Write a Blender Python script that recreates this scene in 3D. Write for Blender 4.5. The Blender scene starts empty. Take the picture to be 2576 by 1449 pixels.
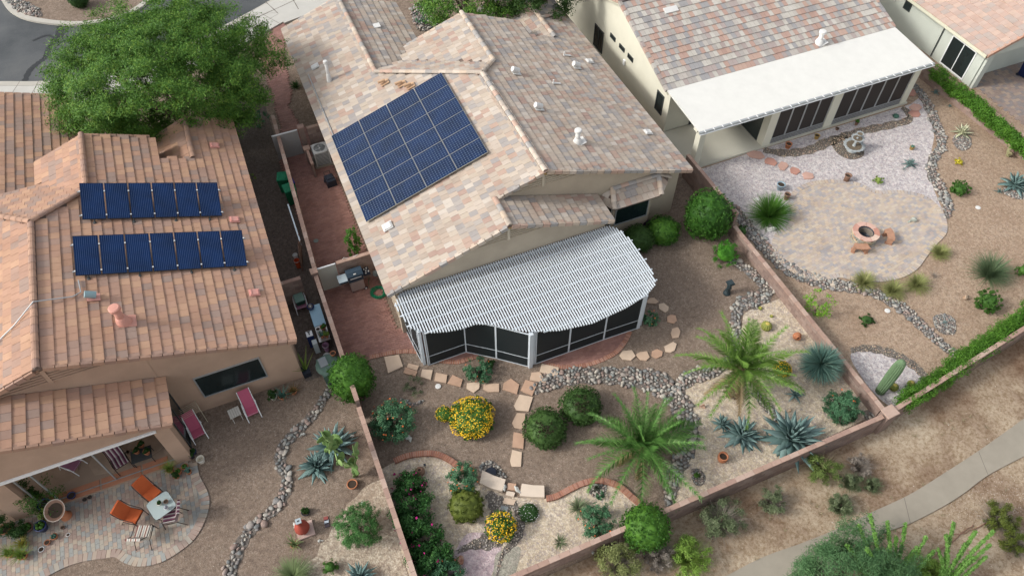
import bpy, math, random
import numpy as np
from mathutils import Matrix, Vector
random.seed(7); RN = np.random.RandomState(11)
S = bpy.context.scene
# ---------------------------------------------------------------- camera
CAM_H = 27.0; F_D = 1892.8; CX, CY = 1288.0, 724.3
PT, RO, YA = math.radians(52.05), math.radians(-0.108), math.radians(22.605)
Fw = np.array([math.sin(YA)*math.cos(PT), math.cos(YA)*math.cos(PT), -math.sin(PT)])
_R = np.array([math.cos(YA), -math.sin(YA), 0.0]); _U = np.cross(_R, Fw)
Rt = _R*math.cos(RO)+_U*math.sin(RO); Up = -_R*math.sin(RO)+_U*math.cos(RO)
CAM = np.array([0, 0, CAM_H])
cd = bpy.data.cameras.new('camera'); cam = bpy.data.objects.new('camera', cd)
S.collection.objects.link(cam); S.camera = cam
cd.sensor_width = 36; cd.sensor_fit = 'HORIZONTAL'; cd.lens = 36*F_D/2576.0
cd.clip_start = 0.5; cd.clip_end = 2000
m = Matrix.Identity(4)
for i in range(3): m[i][0] = Rt[i]; m[i][1] = Up[i]; m[i][2] = -Fw[i]; m[i][3] = CAM[i]
cam.matrix_world = m
# ---------------------------------------------------------------- light
SUN_EL, SUN_AZ = math.radians(36), math.atan2(0.2, -0.97)   # azimuth of the sun in the XY plane
world = bpy.data.worlds.new('World'); S.world = world; world.use_nodes = True
wn = world.node_tree; sky = wn.nodes.new('ShaderNodeTexSky'); sky.sky_type = 'NISHITA'; sky.sun_disc = False
sky.sun_elevation = SUN_EL; sky.sun_rotation = math.pi/2-SUN_AZ; sky.dust_density = 3.0; sky.air_density = 1.0; sky.ozone_density = 1.0
hs = wn.nodes.new('ShaderNodeHueSaturation'); hs.inputs['Saturation'].default_value = 0.30
wn.links.new(sky.outputs[0], hs.inputs['Color']); wn.links.new(hs.outputs[0], wn.nodes['Background'].inputs[0])
wn.nodes['Background'].inputs[1].default_value = 0.15
sl = bpy.data.lights.new('sun', 'SUN'); so = bpy.data.objects.new('sun', sl); S.collection.objects.link(so)
sl.energy = 1.35; sl.angle = math.radians(8.0); sl.color = (1.0, 0.97, 0.92)
so.rotation_euler = Vector((math.cos(SUN_AZ)*math.cos(SUN_EL), math.sin(SUN_AZ)*math.cos(SUN_EL), math.sin(SUN_EL))).to_track_quat('Z', 'Y').to_euler()
S.view_settings.view_transform = 'Standard'; S.view_settings.look = 'None'; S.view_settings.exposure = 0.72; S.view_settings.gamma = 1.0
S.render.engine = 'CYCLES'
# ---------------------------------------------------------------- picture coordinates -> places in the world
def ray(x, y): return Fw + Rt*(x-CX)/F_D - Up*(y-CY)/F_D
def W(x, y, z=0.0):
    d = ray(x, y); t = (z-CAM_H)/d[2]; p = CAM+t*d
    return (float(p[0]), float(p[1]), z)
def T(n, x, y):
    ox, oy = [(0,0),(858.66,0),(1717.3,0),(0,482.57),(858.66,482.57),(1717.3,482.57),(0,965.1),(858.66,965.1),(1717.3,965.1)][n-1]
    return (ox+x/3.0, oy+y/3.0)
def WT(n, x, y, z=0.0): return W(*T(n, x, y), z)
def mpp(p):
    return float((np.array(p)-CAM)@Fw)/F_D
def in_view(P, pad=60):
    q = P-CAM; w = q@Fw; x = CX+F_D*(q@Rt)/w; y = CY-F_D*(q@Up)/w
    return (x > -pad) & (x < 2576+pad) & (y > -pad) & (y < 1449+pad)
# ---------------------------------------------------------------- materials
MATS = {}
def newmat(name):
    m = bpy.data.materials.new(name); m.use_nodes = True
    nt = m.node_tree; b = nt.nodes['Principled BSDF']; b.inputs['Specular IOR Level'].default_value = 0.25
    return m, nt, b
def node(nt, t, **kw):
    n = nt.nodes.new(t)
    for k, v in kw.items():
        if k in n.inputs: n.inputs[k].default_value = v
        else: setattr(n, k, v)
    return n
def c4(c): return (c[0], c[1], c[2], 1)
def ramp(nt, cols, interp='LINEAR', pos=None):
    r = nt.nodes.new('ShaderNodeValToRGB'); e = r.color_ramp; e.interpolation = interp
    n = len(cols)
    while len(e.elements) < n: e.elements.new(0.5)
    for i, c in enumerate(cols):
        e.elements[i].position = pos[i] if pos else (i/n if interp == 'CONSTANT' else i/max(1, n-1))
        e.elements[i].color = c4(c)
    return r
def coords(nt, scale=None):
    g = nt.nodes.new('ShaderNodeNewGeometry'); return g.outputs['Position']
def mixc(nt, a, b, fac, mode='MIX'):
    mx = nt.nodes.new('ShaderNodeMix'); mx.data_type = 'RGBA'; mx.blend_type = mode
    for sk, v in ((mx.inputs[0], fac), (mx.inputs[6], a), (mx.inputs[7], b)):
        if isinstance(v, bpy.types.NodeSocket): nt.links.new(v, sk)
        elif isinstance(v, (int, float)): sk.default_value = v
        else: sk.default_value = c4(v)
    return mx.outputs[2]
def noise(nt, scale, detail=4, rough=0.6, vec=None):
    n = node(nt, 'ShaderNodeTexNoise', Scale=scale, Detail=detail, Roughness=rough)
    nt.links.new(vec or coords(nt), n.inputs['Vector']); return n.outputs['Fac']
def rng(nt, v, a, b, c, d):
    r = node(nt, 'ShaderNodeMapRange'); nt.links.new(v, r.inputs[0])
    for i, q in enumerate((a, b, c, d)): r.inputs[i+1].default_value = q
    return r.outputs[0]
def bump(nt, b, h, strength=0.4, dist=0.02):
    n = node(nt, 'ShaderNodeBump', Strength=strength, Distance=dist); nt.links.new(h, n.inputs['Height']); nt.links.new(n.outputs[0], b.inputs['Normal'])
def piece_rand(nt):
    g = nt.nodes.new('ShaderNodeNewGeometry'); o = nt.nodes.new('ShaderNodeObjectInfo')
    a = node(nt, 'ShaderNodeMath', operation='ADD'); nt.links.new(g.outputs['Random Per Island'], a.inputs[0]); nt.links.new(o.outputs['Random'], a.inputs[1])
    f = node(nt, 'ShaderNodeMath', operation='FRACT'); nt.links.new(a.outputs[0], f.inputs[0]); return f.outputs[0]
def plain(name, col, rough=0.7, var=0.12, scale=3.0, metal=0.0, bmp=0.0, fine=60.0, spec=None):
    """one-material surface: base colour with soft large and fine variation"""
    if name in MATS: return MATS[name]
    m, nt, b = newmat(name)
    v = noise(nt, scale, 5); v2 = noise(nt, fine, 2)
    dark = [c*(1-var) for c in col]; light = [min(1, c*(1+var)) for c in col]
    c = mixc(nt, dark, light, rng(nt, v, 0.3, 0.7, 0, 1)); c = mixc(nt, c, (1, 1, 1), 1.0, 'MULTIPLY') if False else c
    c = mixc(nt, c, mixc(nt, [q*0.8 for q in col], [min(1, q*1.2) for q in col], v2), 0.35)
    nt.links.new(c, b.inputs['Base Color']); b.inputs['Roughness'].default_value = rough; b.inputs['Metallic'].default_value = metal
    if spec is not None: b.inputs['Specular IOR Level'].default_value = spec
    if bmp: bump(nt, b, v2, bmp, 0.01)
    MATS[name] = m; return m
def pieces_mat(name, cols, rough=0.8, wear=0.25, fine=18.0, bmp=0.2, big=0.0):
    """colour per piece (tile, brick, stone) drawn from a palette, with wear inside each piece"""
    if name in MATS: return MATS[name]
    m, nt, b = newmat(name)
    r = ramp(nt, cols, 'CONSTANT'); nt.links.new(piece_rand(nt), r.inputs[0])
    v = noise(nt, fine, 4); c = mixc(nt, (0, 0, 0), r.outputs[0], rng(nt, v, 0.2, 0.8, 1-wear, 1+wear*0.6), 'MIX')
    v0 = noise(nt, 0.9, 4); c = mixc(nt, c, mixc(nt, c, [0.62, 0.55, 0.5], 1.0, 'MULTIPLY'), rng(nt, v0, 0.5, 0.78, 0, 0.45+big))
    nt.links.new(c, b.inputs['Base Color']); b.inputs['Roughness'].default_value = rough
    if bmp: bump(nt, b, noise(nt, 60, 3), bmp, 0.006)
    MATS[name] = m; return m
def leafy(name, cols, trans=0.25, rough=0.55):
    if name in MATS: return MATS[name]
    m, nt, b = newmat(name)
    r = ramp(nt, cols); 
    v = noise(nt, 1.6, 3); s = node(nt, 'ShaderNodeMath', operation='MULTIPLY_ADD'); nt.links.new(piece_rand(nt), s.inputs[0]); s.inputs[1].default_value = 0.65
    nt.links.new(rng(nt, v, 0.3, 0.7, 0.0, 0.35), s.inputs[2]); nt.links.new(s.outputs[0], r.inputs[0])
    nt.links.new(r.outputs[0], b.inputs['Base Color']); b.inputs['Roughness'].default_value = rough; b.inputs['Specular IOR Level'].default_value = 0.2
    t = nt.nodes.new('ShaderNodeBsdfTranslucent'); nt.links.new(r.outputs[0], t.inputs[0])
    mx = nt.nodes.new('ShaderNodeMixShader'); mx.inputs[0].default_value = trans
    nt.links.new(b.outputs[0], mx.inputs[1]); nt.links.new(t.outputs[0], mx.inputs[2]); nt.links.new(mx.outputs[0], nt.nodes['Material Output'].inputs[0])
    MATS[name] = m; return m
def gravel(name, cols, size=0.035, patch=0.25, patchcol=None, bmp=0.6):
    if name in MATS: return MATS[name]
    m, nt, b = newmat(name); P = coords(nt)
    vo = node(nt, 'ShaderNodeTexVoronoi', Scale=1/size); nt.links.new(P, vo.inputs['Vector'])
    sep = nt.nodes.new('ShaderNodeSeparateColor'); nt.links.new(vo.outputs['Color'], sep.inputs[0])
    r = ramp(nt, cols, 'CONSTANT'); nt.links.new(sep.outputs[0], r.inputs[0])
    vo2 = node(nt, 'ShaderNodeTexVoronoi', Scale=0.43/size); nt.links.new(P, vo2.inputs['Vector'])
    sep2 = nt.nodes.new('ShaderNodeSeparateColor'); nt.links.new(vo2.outputs['Color'], sep2.inputs[0])
    r2 = ramp(nt, cols, 'CONSTANT'); nt.links.new(sep2.outputs[1], r2.inputs[0])
    c = mixc(nt, r.outputs[0], r2.outputs[0], 0.4)
    pc = patchcol or [q*0.72 for q in cols[len(cols)//2]]
    v = noise(nt, 0.55, 6, 0.65); c = mixc(nt, c, pc, rng(nt, v, 0.42, 0.75, 0, patch*2))
    v3 = noise(nt, 5, 4); c = mixc(nt, mixc(nt, c, (0.78, 0.78, 0.78), 1.0, 'MULTIPLY'), c, rng(nt, v3, 0.35, 0.6, 0, 1))
    nt.links.new(c, b.inputs['Base Color']); b.inputs['Roughness'].default_value = 0.95; b.inputs['Specular IOR Level'].default_value = 0.1
    bump(nt, b, vo.outputs['Distance'], bmp, 0.02)
    MATS[name] = m; return m
# ---------------------------------------------------------------- objects
COL = S.collection; ORG = {}
def tag(o, label=None, cat=None, group=None, kind=None):
    if label: o['label'] = label
    if cat: o['category'] = cat
    if group: o['group'] = group
    if kind: o['kind'] = kind
    return o
def thing(name, label, cat, loc=(0, 0, 0), rz=0.0, group=None):
    o = bpy.data.objects.new(name, None); COL.objects.link(o); o.empty_display_size = 0.2
    o.location = loc; o.rotation_euler = (0, 0, rz); ORG[o.name] = tuple(loc)
    return tag(o, label, cat, group)
def link(name, me, parent=None, mat4=None, world_part=False):
    o = bpy.data.objects.new(name, me); COL.objects.link(o)
    if parent is not None:
        o.parent = parent
        if world_part: o.matrix_parent_inverse = Matrix.Translation([-c for c in ORG[parent.name]])
    if mat4 is not None: o.matrix_basis = mat4
    return o
class MB:
    def __init__(s): s.v = []; s.f = []; s.i = []; s.mats = []
    def mi(s, m):
        if m not in s.mats: s.mats.append(m)
        return s.mats.index(m)
    def poly(s, pts, m):
        n = len(s.v); s.v += [tuple(p) for p in pts]; s.f.append(tuple(range(n, n+len(pts)))); s.i.append(s.mi(m)); return s
    def raw(s, vs, fs, m):
        n = len(s.v); s.v += [tuple(p) for p in vs]; k = s.mi(m)
        for f in fs: s.f.append(tuple(n+q for q in f)); s.i.append(k)
        return s
    def box(s, c, d, m, rz=0.0, M=None, top=None):
        """box centred at c with size d; top scales the top face"""
        t = top or (1, 1); hx, hy, hz = d[0]/2, d[1]/2, d[2]/2; cs, sn = math.cos(rz), math.sin(rz); vs = []
        for z, kx, ky in ((-hz, 1, 1), (hz, t[0], t[1])):
            for x, y in ((-hx, -hy), (hx, -hy), (hx, hy), (-hx, hy)):
                x1, y1 = x*kx, y*ky; p = (c[0]+x1*cs-y1*sn, c[1]+x1*sn+y1*cs, c[2]+z)
                vs.append(tuple(M@Vector(p)) if M else p)
        return s.raw(vs, [(3,2,1,0),(4,5,6,7),(0,1,5,4),(1,2,6,5),(2,3,7,6),(3,0,4,7)], m)
    def prism(s, pts, z0, z1, m, mtop=None):
        """vertical prism over a ground polygon (x, y)"""
        n = len(pts); a = sum(pts[i][0]*pts[(i+1)%n][1]-pts[(i+1)%n][0]*pts[i][1] for i in range(n))
        if a < 0: pts = pts[::-1]
        s.poly([(p[0], p[1], z1) for p in pts], mtop or m); s.poly([(p[0], p[1], z0) for p in pts[::-1]], m)
        for i in range(n):
            p, q = pts[i], pts[(i+1)%n]; s.poly([(p[0],p[1],z0),(q[0],q[1],z0),(q[0],q[1],z1),(p[0],p[1],z1)], m)
        return s
    def yprism(s, pts, y0, y1, m):
        """prism along y over a profile (x, z)"""
        n = len(pts); a = sum(pts[i][0]*pts[(i+1)%n][1]-pts[(i+1)%n][0]*pts[i][1] for i in range(n))
        if a < 0: pts = pts[::-1]
        s.poly([(p[0], y0, p[1]) for p in pts], m); s.poly([(p[0], y1, p[1]) for p in pts[::-1]], m)
        for i in range(n):
            p, q = pts[i], pts[(i+1)%n]; s.poly([(p[0],y0,p[1]),(p[0],y1,p[1]),(q[0],y1,q[1]),(q[0],y0,q[1])], m)
        return s
    def xprism(s, pts, x0, x1, m):
        n = len(pts)
        s.poly([(x0, p[0], p[1]) for p in pts], m); s.poly([(x1, p[0], p[1]) for p in pts[::-1]], m)
        for i in range(n):
            p, q = pts[i], pts[(i+1)%n]; s.poly([(x0,p[0],p[1]),(x1,p[0],p[1]),(x1,q[0],q[1]),(x0,q[0],q[1])], m)
        return s
    def slab(s, pts3, th, m):
        """thick sheet hanging below a 3-D polygon"""
        s.poly(pts3, m); lo = [(p[0], p[1], p[2]-th) for p in pts3]; s.poly(lo[::-1], m); n = len(pts3)
        for i in range(n): s.poly([pts3[i], lo[i], lo[(i+1)%n], pts3[(i+1)%n]], m)
        return s
    def tube(s, pts, r, m, n=8, caps=True, rad=None):
        P = [Vector(p) for p in pts]; rings = []; k = len(P)
        up = Vector((0, 0, 1)) if abs((P[-1]-P[0]).normalized().z) < 0.9 else Vector((1, 0, 0))
        for i, p in enumerate(P):
            t = (P[min(i+1, k-1)]-P[max(i-1, 0)]).normalized(); a = t.cross(up)
            a = a.normalized() if a.length > 1e-6 else Vector((1, 0, 0)); b = t.cross(a).normalized(); rr = rad[i] if rad else r
            rings.append([p+a*math.cos(2*math.pi*j/n)*rr+b*math.sin(2*math.pi*j/n)*rr for j in range(n)])
        vs = [v for rg in rings for v in rg]; fs = [(i*n+j, i*n+(j+1)%n, (i+1)*n+(j+1)%n, (i+1)*n+j) for i in range(k-1) for j in range(n)]
        if caps: fs += [tuple(range(n))[::-1], tuple(range((k-1)*n, k*n))]
        return s.raw(vs, fs, m)
    def lathe(s, prof, m, n=20, c=(0, 0, 0), M=None, wob=0.0, caps=True):
        vs = []; k = len(prof)
        for r, z in prof:
            for j in range(n):
                a = 2*math.pi*j/n; q = r*(1+wob*math.cos(j*math.pi)); p = (c[0]+q*math.cos(a), c[1]+q*math.sin(a), c[2]+z); vs.append(tuple(M@Vector(p)) if M else p)
        fs = [(i*n+j, i*n+(j+1)%n, (i+1)*n+(j+1)%n, (i+1)*n+j) for i in range(k-1) for j in range(n)]
        if caps and prof[0][0] > 1e-4: fs.append(tuple(range(n))[::-1])
        if caps and prof[-1][0] > 1e-4: fs.append(tuple(range((k-1)*n, k*n)))
        return s.raw(vs, fs, m)
    def mesh(s, name, smooth=False):
        me = bpy.data.meshes.new(name); me.from_pydata(s.v, [], s.f)
        for m in s.mats: me.materials.append(m)
        me.polygons.foreach_set('material_index', s.i)
        if smooth: me.polygons.foreach_set('use_smooth', [True]*len(s.f))
        me.update(); return me
    def build(s, name, parent=None, world_part=False, smooth=False, **kw):
        o = link(name, s.mesh(name, smooth), parent, None, world_part)
        if kw: tag(o, **kw)
        return o
def np_mesh(name, V, Q, mat, smooth=False):
    """mesh from numpy vertices and equal-sided faces"""
    me = bpy.data.meshes.new(name); k = Q.shape[1]
    me.vertices.add(len(V)); me.vertices.foreach_set('co', V.astype(np.float32).ravel())
    me.loops.add(Q.size); me.loops.foreach_set('vertex_index', Q.astype(np.int32).ravel())
    me.polygons.add(len(Q)); me.polygons.foreach_set('loop_start', np.arange(0, Q.size, k, dtype=np.int32)); me.polygons.foreach_set('loop_total', np.full(len(Q), k, dtype=np.int32))
    me.materials.append(mat); 
    me.polygons.foreach_set('use_smooth', np.full(len(Q), bool(smooth)))
    me.update(calc_edges=True); me.validate(); return me
def replicate(bv, bf, M):
    """bv (n,3) base vertices, bf (k,s) faces, M (N,4,4) -> all copies in one array"""
    V = np.einsum('nij,kj->nki', M[:, :3, :3], bv)+M[:, None, :3, 3]
    Q = bf[None]+(np.arange(len(M))*len(bv))[:, None, None]
    return V.reshape(-1, 3), Q.reshape(-1, bf.shape[1])
def frame(o, x, y, z, sc=(1, 1, 1)):
    M = np.eye(4); M[:3, 0] = np.array(x)*sc[0]; M[:3, 1] = np.array(y)*sc[1]; M[:3, 2] = np.array(z)*sc[2]; M[:3, 3] = o; return M
def rotz(a, o=(0, 0, 0), sc=(1, 1, 1)):
    c, s_ = math.cos(a), math.sin(a); return frame(o, (c, s_, 0), (-s_, c, 0), (0, 0, 1), sc)
BV = np.array([(x, y, z) for z in (-.5, .5) for x, y in ((-.5, -.5), (.5, -.5), (.5, .5), (-.5, .5))], float)
BF = np.array([(4,5,6,7),(0,1,5,4),(1,2,6,5),(2,3,7,6),(3,0,4,7)])
def scatter_pieces(parent, name, bases, mats, idx, mat, limit=300, stuff=None, world_part=False, smooth=False):
    """bases: [(verts, faces)], mats: (N,4,4), idx: which base. The nearest in view become objects, the rest one stuff part."""
    M = np.array(mats); idx = np.array(idx) if idx is not None else np.zeros(len(M), int)
    if len(M) == 0: return
    P = M[:, :3, 3]; d = np.linalg.norm(P-CAM, axis=1)+np.where(in_view(P, 10), 0, 1e4); order = np.argsort(d)
    near = [i for i in order[:limit] if d[i] < 1e4]; ns = set(near); far = np.array([i for i in range(len(M)) if i not in ns], int)
    mes = [np_mesh(name, bv, bf, mat, smooth) for bv, bf in bases]
    for i in near: link(name, mes[idx[i]], parent, Matrix(M[i].tolist()), world_part)
    Vs, Qs, n = [], [], 0
    for b, (bv, bf) in enumerate(bases):
        k = far[idx[far] == b] if len(far) else []
        if len(k):
            V, Q = replicate(bv, bf, M[k]); Vs.append(V); Qs.append(Q+n); n += len(V)
    if Vs:
        tag(link(stuff or name+'s', np_mesh(name+'s', np.concatenate(Vs), np.concatenate(Qs), mat, smooth), parent, None, world_part), kind='stuff')
def inside(poly, x, y):
    P = np.array([(p[0], p[1]) for p in poly]); r = np.zeros(np.shape(x), bool); j = len(P)-1
    for i in range(len(P)):
        with np.errstate(divide='ignore', invalid='ignore'):
            c = ((P[i,1] > y) != (P[j,1] > y)) & (x < (P[j,0]-P[i,0])*(y-P[i,1])/(P[j,1]-P[i,1])+P[i,0])
        r ^= c; j = i
    return r
def smooth_line(pts, n=8, closed=False):
    P = [np.array(p, float) for p in pts]; out = []; k = len(P); rngk = range(k if closed else k-1)
    for i in rngk:
        if closed: p0, p1, p2, p3 = P[(i-1)%k], P[i], P[(i+1)%k], P[(i+2)%k]
        else: p0, p1, p2, p3 = P[max(i-1,0)], P[i], P[i+1], P[min(i+2,k-1)]
        for j in range(n):
            t = j/n; out.append(tuple(0.5*((2*p1)+(-p0+p2)*t+(2*p0-5*p1+4*p2-p3)*t*t+(-p0+3*p1-3*p2+p3)*t**3)))
    if not closed: out.append(tuple(P[-1]))
    return out
def sheet(name, pts, z, mat, th=0.0, parent=None, **kw):
    b = MB()
    if th: b.prism([(p[0], p[1]) for p in pts], z-th, z, mat)
    else:
        a = sum(pts[i][0]*pts[(i+1)%len(pts)][1]-pts[(i+1)%len(pts)][0]*pts[i][1] for i in range(len(pts)))
        if a < 0: pts = pts[::-1]
        b.poly([(p[0], p[1], z) for p in pts], mat)
    o = b.build(name, parent)
    return tag(o, kind='structure', **kw) if parent is None else o
# ================================================================ ground, street, yards
G_YARD = gravel('yard_gravel', [(.23,.172,.13),(.285,.217,.168),(.195,.145,.11),(.26,.198,.152),(.33,.265,.21),(.16,.122,.095)], 0.03, 0.3, (.165,.12,.09))
G_TAN = gravel('tan_gravel', [(.33,.235,.165),(.40,.30,.21),(.27,.19,.13),(.36,.26,.19),(.46,.36,.27)], 0.035, 0.25, (.25,.165,.11))
G_LILAC = gravel('lilac_gravel', [(.50,.455,.44),(.60,.56,.535),(.38,.345,.35),(.54,.46,.435),(.66,.62,.59),(.32,.29,.31)], 0.05, 0.15, (.42,.375,.37))
G_CREAM = gravel('cream_gravel', [(.60,.51,.38),(.48,.39,.28),(.70,.61,.48),(.40,.33,.27),(.54,.45,.33),(.36,.31,.29)], 0.05, 0.2, (.42,.32,.22))
G_PINK = gravel('pink_gravel', [(.56,.44,.44),(.48,.36,.37),(.62,.52,.51),(.40,.32,.34)], 0.045, 0.1, (.42,.33,.34))
G_GREY = gravel('grey_gravel', [(.32,.31,.25),(.42,.40,.33),(.24,.23,.19),(.36,.32,.27)], 0.045, 0.1, (.27,.25,.2))
G_SHADE = gravel('side_gravel_shade', [(.15,.12,.10),(.19,.155,.13),(.11,.09,.08)], 0.035, 0.2, (.1,.08,.065))  # darkened yard gravel: the side strip's shade is put into the colour
def desert():
    m, nt, b = newmat('desert_soil'); P = coords(nt)
    v = noise(nt, 0.35, 7, 0.62); r = ramp(nt, [(.20,.13,.085),(.275,.20,.14),(.38,.30,.215),(.50,.42,.315)], pos=[.32,.43,.54,.68]); nt.links.new(v, r.inputs[0])
    v2 = noise(nt, 9, 6, 0.7); c = mixc(nt, mixc(nt, r.outputs[0], (.62,.55,.47), 1.0, 'MULTIPLY'), r.outputs[0], rng(nt, v2, .38, .58, 0, 1))
    vo = node(nt, 'ShaderNodeTexVoronoi', Scale=22.0); nt.links.new(P, vo.inputs['Vector'])
    c = mixc(nt, c, (.5,.42,.34), rng(nt, vo.outputs['Distance'], .05, .16, .4, 0))
    nt.links.new(c, b.inputs['Base Color']); b.inputs['Roughness'].default_value = 1; bump(nt, b, v2, .7, .05); return m
SOIL = desert()
YC = [W(1310,1449,.8), W(2240,1042,.8), W(2576,832,.8)]
yA = YC[0][1]; sl2 = (YC[2][1]-YC[1][1])/(YC[2][0]-YC[1][0]); xe = 75.0; yE = YC[1][1]+sl2*(xe-YC[1][0])
REAR = [(-60, yA), (YC[0][0], yA), (YC[1][0], YC[1][1]), (xe, yE)]
sheet('ground', [(-400,-300),(400,-300),(400,500),(-400,500)], -0.56, SOIL)
sheet('desert_ground', [(-60,-20),(75,-20),(75,yE),REAR[2],REAR[1],REAR[0]], -0.5, SOIL)
sheet('yard_ground', REAR+[(75,90),(-60,90)], 0.0, G_YARD, th=0.48)
xw = 18.95
sheet('gravel_yard', [(xw+.1,REAR[2][1]+.1),(xe,yE),(xe,90),(xw+.1,90)], 0.004, G_TAN)
def cl(pts, n=6): return smooth_line([W(*p)[:2] for p in pts], n, True)
def ct(k, pts, n=6): return smooth_line([WT(k, *p)[:2] for p in pts], n, True)
sheet('gravel_bed', [W(*p)[:2] for p in [(1745,432),(1915,376),(2110,318),(2292,262),(2326,236),(2342,300),(2350,345),(2337,410),(2350,480),(2378,545),(2330,600),(2100,640),(1985,640),(1930,610),(1880,565),(1845,520),(1800,470)]], 0.008, G_LILAC)
sheet('gravel_bed', cl([(2142,888),(2230,884),(2300,920),(2330,965),(2300,1000),(2258,1028),(2210,1000),(2165,945)]), 0.008, G_LILAC)
sheet('gravel_bed', [WT(8,*p)[:2] for p in [(290,650),(400,590),(520,545),(640,520),(740,535),(830,590),(930,660),(1040,760),(1220,830),(1350,860),(1530,868),(1640,845),(1760,780),(1900,740),(2030,760),(2150,840),(2250,910),(2390,960),(2100,1125),(1340,1449),(1200,1520),(535,1520),(430,1200)]], 0.008, G_CREAM)
sheet('gravel_bed', [W(*p)[:2] for p in [(2215,1035),(1980,1150),(1800,1230),(1690,1288),(1672,1262),(1700,1220),(1748,1130),(1745,1060),(1705,985),(1740,955),(1835,920),(1862,850),(1870,790),(1905,770),(1960,752),(2010,800),(2060,862),(2120,935)]], 0.008, G_CREAM)
sheet('gravel_bed', [W(*p)[:2] for p in [(962,1205),(940,1212),(915,1226),(896,1250),(872,1268),(862,1300),(838,1322),(826,1352),(806,1368),(798,1398),(772,1415),(752,1440),(745,1475),(700,1520),(1050,1520),(1012,1400),(982,1290)]], 0.008, gravel('sandy_gravel', [(.50,.43,.33),(.40,.33,.25),(.60,.53,.42),(.34,.28,.225),(.30,.235,.18)], .05, .35, (.28,.20,.145)))
sheet('gravel_bed', ct(8,[(1000,1120),(1180,1150),(1205,1260),(1130,1449),(1100,1560),(800,1560),(850,1300),(920,1160)]), 0.012, G_PINK)
sheet('gravel_bed', ct(8,[(1180,1275),(1350,1235),(1310,1449),(1290,1560),(1130,1560),(1150,1400)]), 0.013, G_GREY)
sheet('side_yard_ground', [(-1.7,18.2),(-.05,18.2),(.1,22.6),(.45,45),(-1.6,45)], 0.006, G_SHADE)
# path outside the rear wall
PATH_M = plain('path_concrete', (.285,.255,.205), .9, .14, 1.2, bmp=.3, fine=90)
pu = [W(*p,-.5)[:2] for p in [(1760,1480),(1827,1448),(1917,1402),(2017,1366),(2110,1328),(2184,1292),(2284,1246),(2375,1190),(2467,1130),(2575,1053),(2700,960)]]
plw = [W(*p,-.5)[:2] for p in [(2760,1050),(2660,1105),(2575,1148),(2484,1196),(2425,1240),(2370,1275),(2290,1316),(2215,1345),(2140,1400),(2077,1452),(1980,1530)]]
pathp = smooth_line(pu, 6)+smooth_line(plw, 6)
sheet('concrete_path', pathp, -0.44, PATH_M, th=.06)
for a, b_ in (((2412,1158+72),(2430,1255+22)),((2372,1262),(2388,1310)),((2180,1330),(2205,1390))):
    pass
JOINT = plain('joint_dark', (.13,.11,.09), .95, .1)
for p, q in (((2462,1135),(2486,1195)),((2275,1252),(2290,1315))):
    a, c = W(*p,-.436), W(*q,-.436); d = Vector(c)-Vector(a); n = Vector((-d.y, d.x, 0)).normalized()*.008
    b = MB(); b.poly([Vector(a)+n, Vector(a)-n, Vector(c)-n, Vector(c)+n], JOINT); b.build('path_joint', None, kind='structure')
# street
ASPH, nt, bb = newmat('asphalt'); v = noise(nt, .25, 6, .6); r = ramp(nt, [(.050,.056,.060),(.085,.09,.093),(.12,.122,.12)], pos=[.35,.55,.75]); nt.links.new(v, r.inputs[0])
nt.links.new(mixc(nt, r.outputs[0], (.17,.17,.165), rng(nt, noise(nt, 40, 2), .55, .7, 0, .4)), bb.inputs['Base Color']); bb.inputs['Roughness'].default_value = .85; bump(nt, bb, noise(nt, 90, 2), .3, .01)
CURB = plain('curb_concrete', (.42,.395,.345), .85, .08, 2, bmp=.15)
SIDE = plain('sidewalk_concrete', (.46,.445,.405), .85, .07, 1.5, bmp=.15)
edge = [W(*p)[:2] for p in [(-200,210),(0,209),(150,205),(330,172),(500,100),(640,28),(720,-20),(860,-110)]]; edge = smooth_line(edge, 6)
sheet('asphalt_road', edge+[(30,75),(30,95),(-60,95),(-60,44)], 0.006, ASPH)
b = MB()
def ribbon(line, w0, w1, z0, z1, mat, mb, z0b=None):
    P = [Vector((p[0], p[1], 0)) for p in line]; L = []
    for i, p in enumerate(P):
        t = (P[min(i+1, len(P)-1)]-P[max(i-1, 0)]).normalized(); n = Vector((-t.y, t.x, 0)); L.append((p+n*w0, p+n*w1))
    for i in range(len(L)-1):
        a0, a1 = L[i]; c0, c1 = L[i+1]
        mb.poly([(a0.x,a0.y,z1),(a1.x,a1.y,z1),(c1.x,c1.y,z1),(c0.x,c0.y,z1)][::-1], mat)
        mb.poly([(a0.x,a0.y,z0),(c0.x,c0.y,z0),(c0.x,c0.y,z1),(a0.x,a0.y,z1)], mat); mb.poly([(a1.x,a1.y,z0),(c1.x,c1.y,z0),(c1.x,c1.y,z1),(a1.x,a1.y,z1)][::-1], mat)
    return L
ribbon(edge, -.38, 0, 0, .11, CURB, b); b.build('street_kerb', kind='structure')
b = MB(); ribbon(edge, -2.5, -.4, .0, .105, SIDE, b); sw = b.build('sidewalk', kind='structure')
b = MB(); JL = []
for i in range(2, len(edge)-1, 2):
    p = Vector(edge[i]); t = (Vector(edge[i+1])-Vector(edge[i-1])).normalized(); n = Vector((t.y, -t.x)); q0 = p+n*.02; q1 = p+n*2.48; t = t*.012
    b.poly([(q0.x-t.x,q0.y-t.y,.113),(q0.x+t.x,q0.y+t.y,.113),(q1.x+t.x,q1.y+t.y,.109),(q1.x-t.x,q1.y-t.y,.109)][::-1], JOINT)
ribbon(edge, -1.62, -1.6, .108, .109, JOINT, b); b.build('sidewalk_joint', kind='structure')
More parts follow.
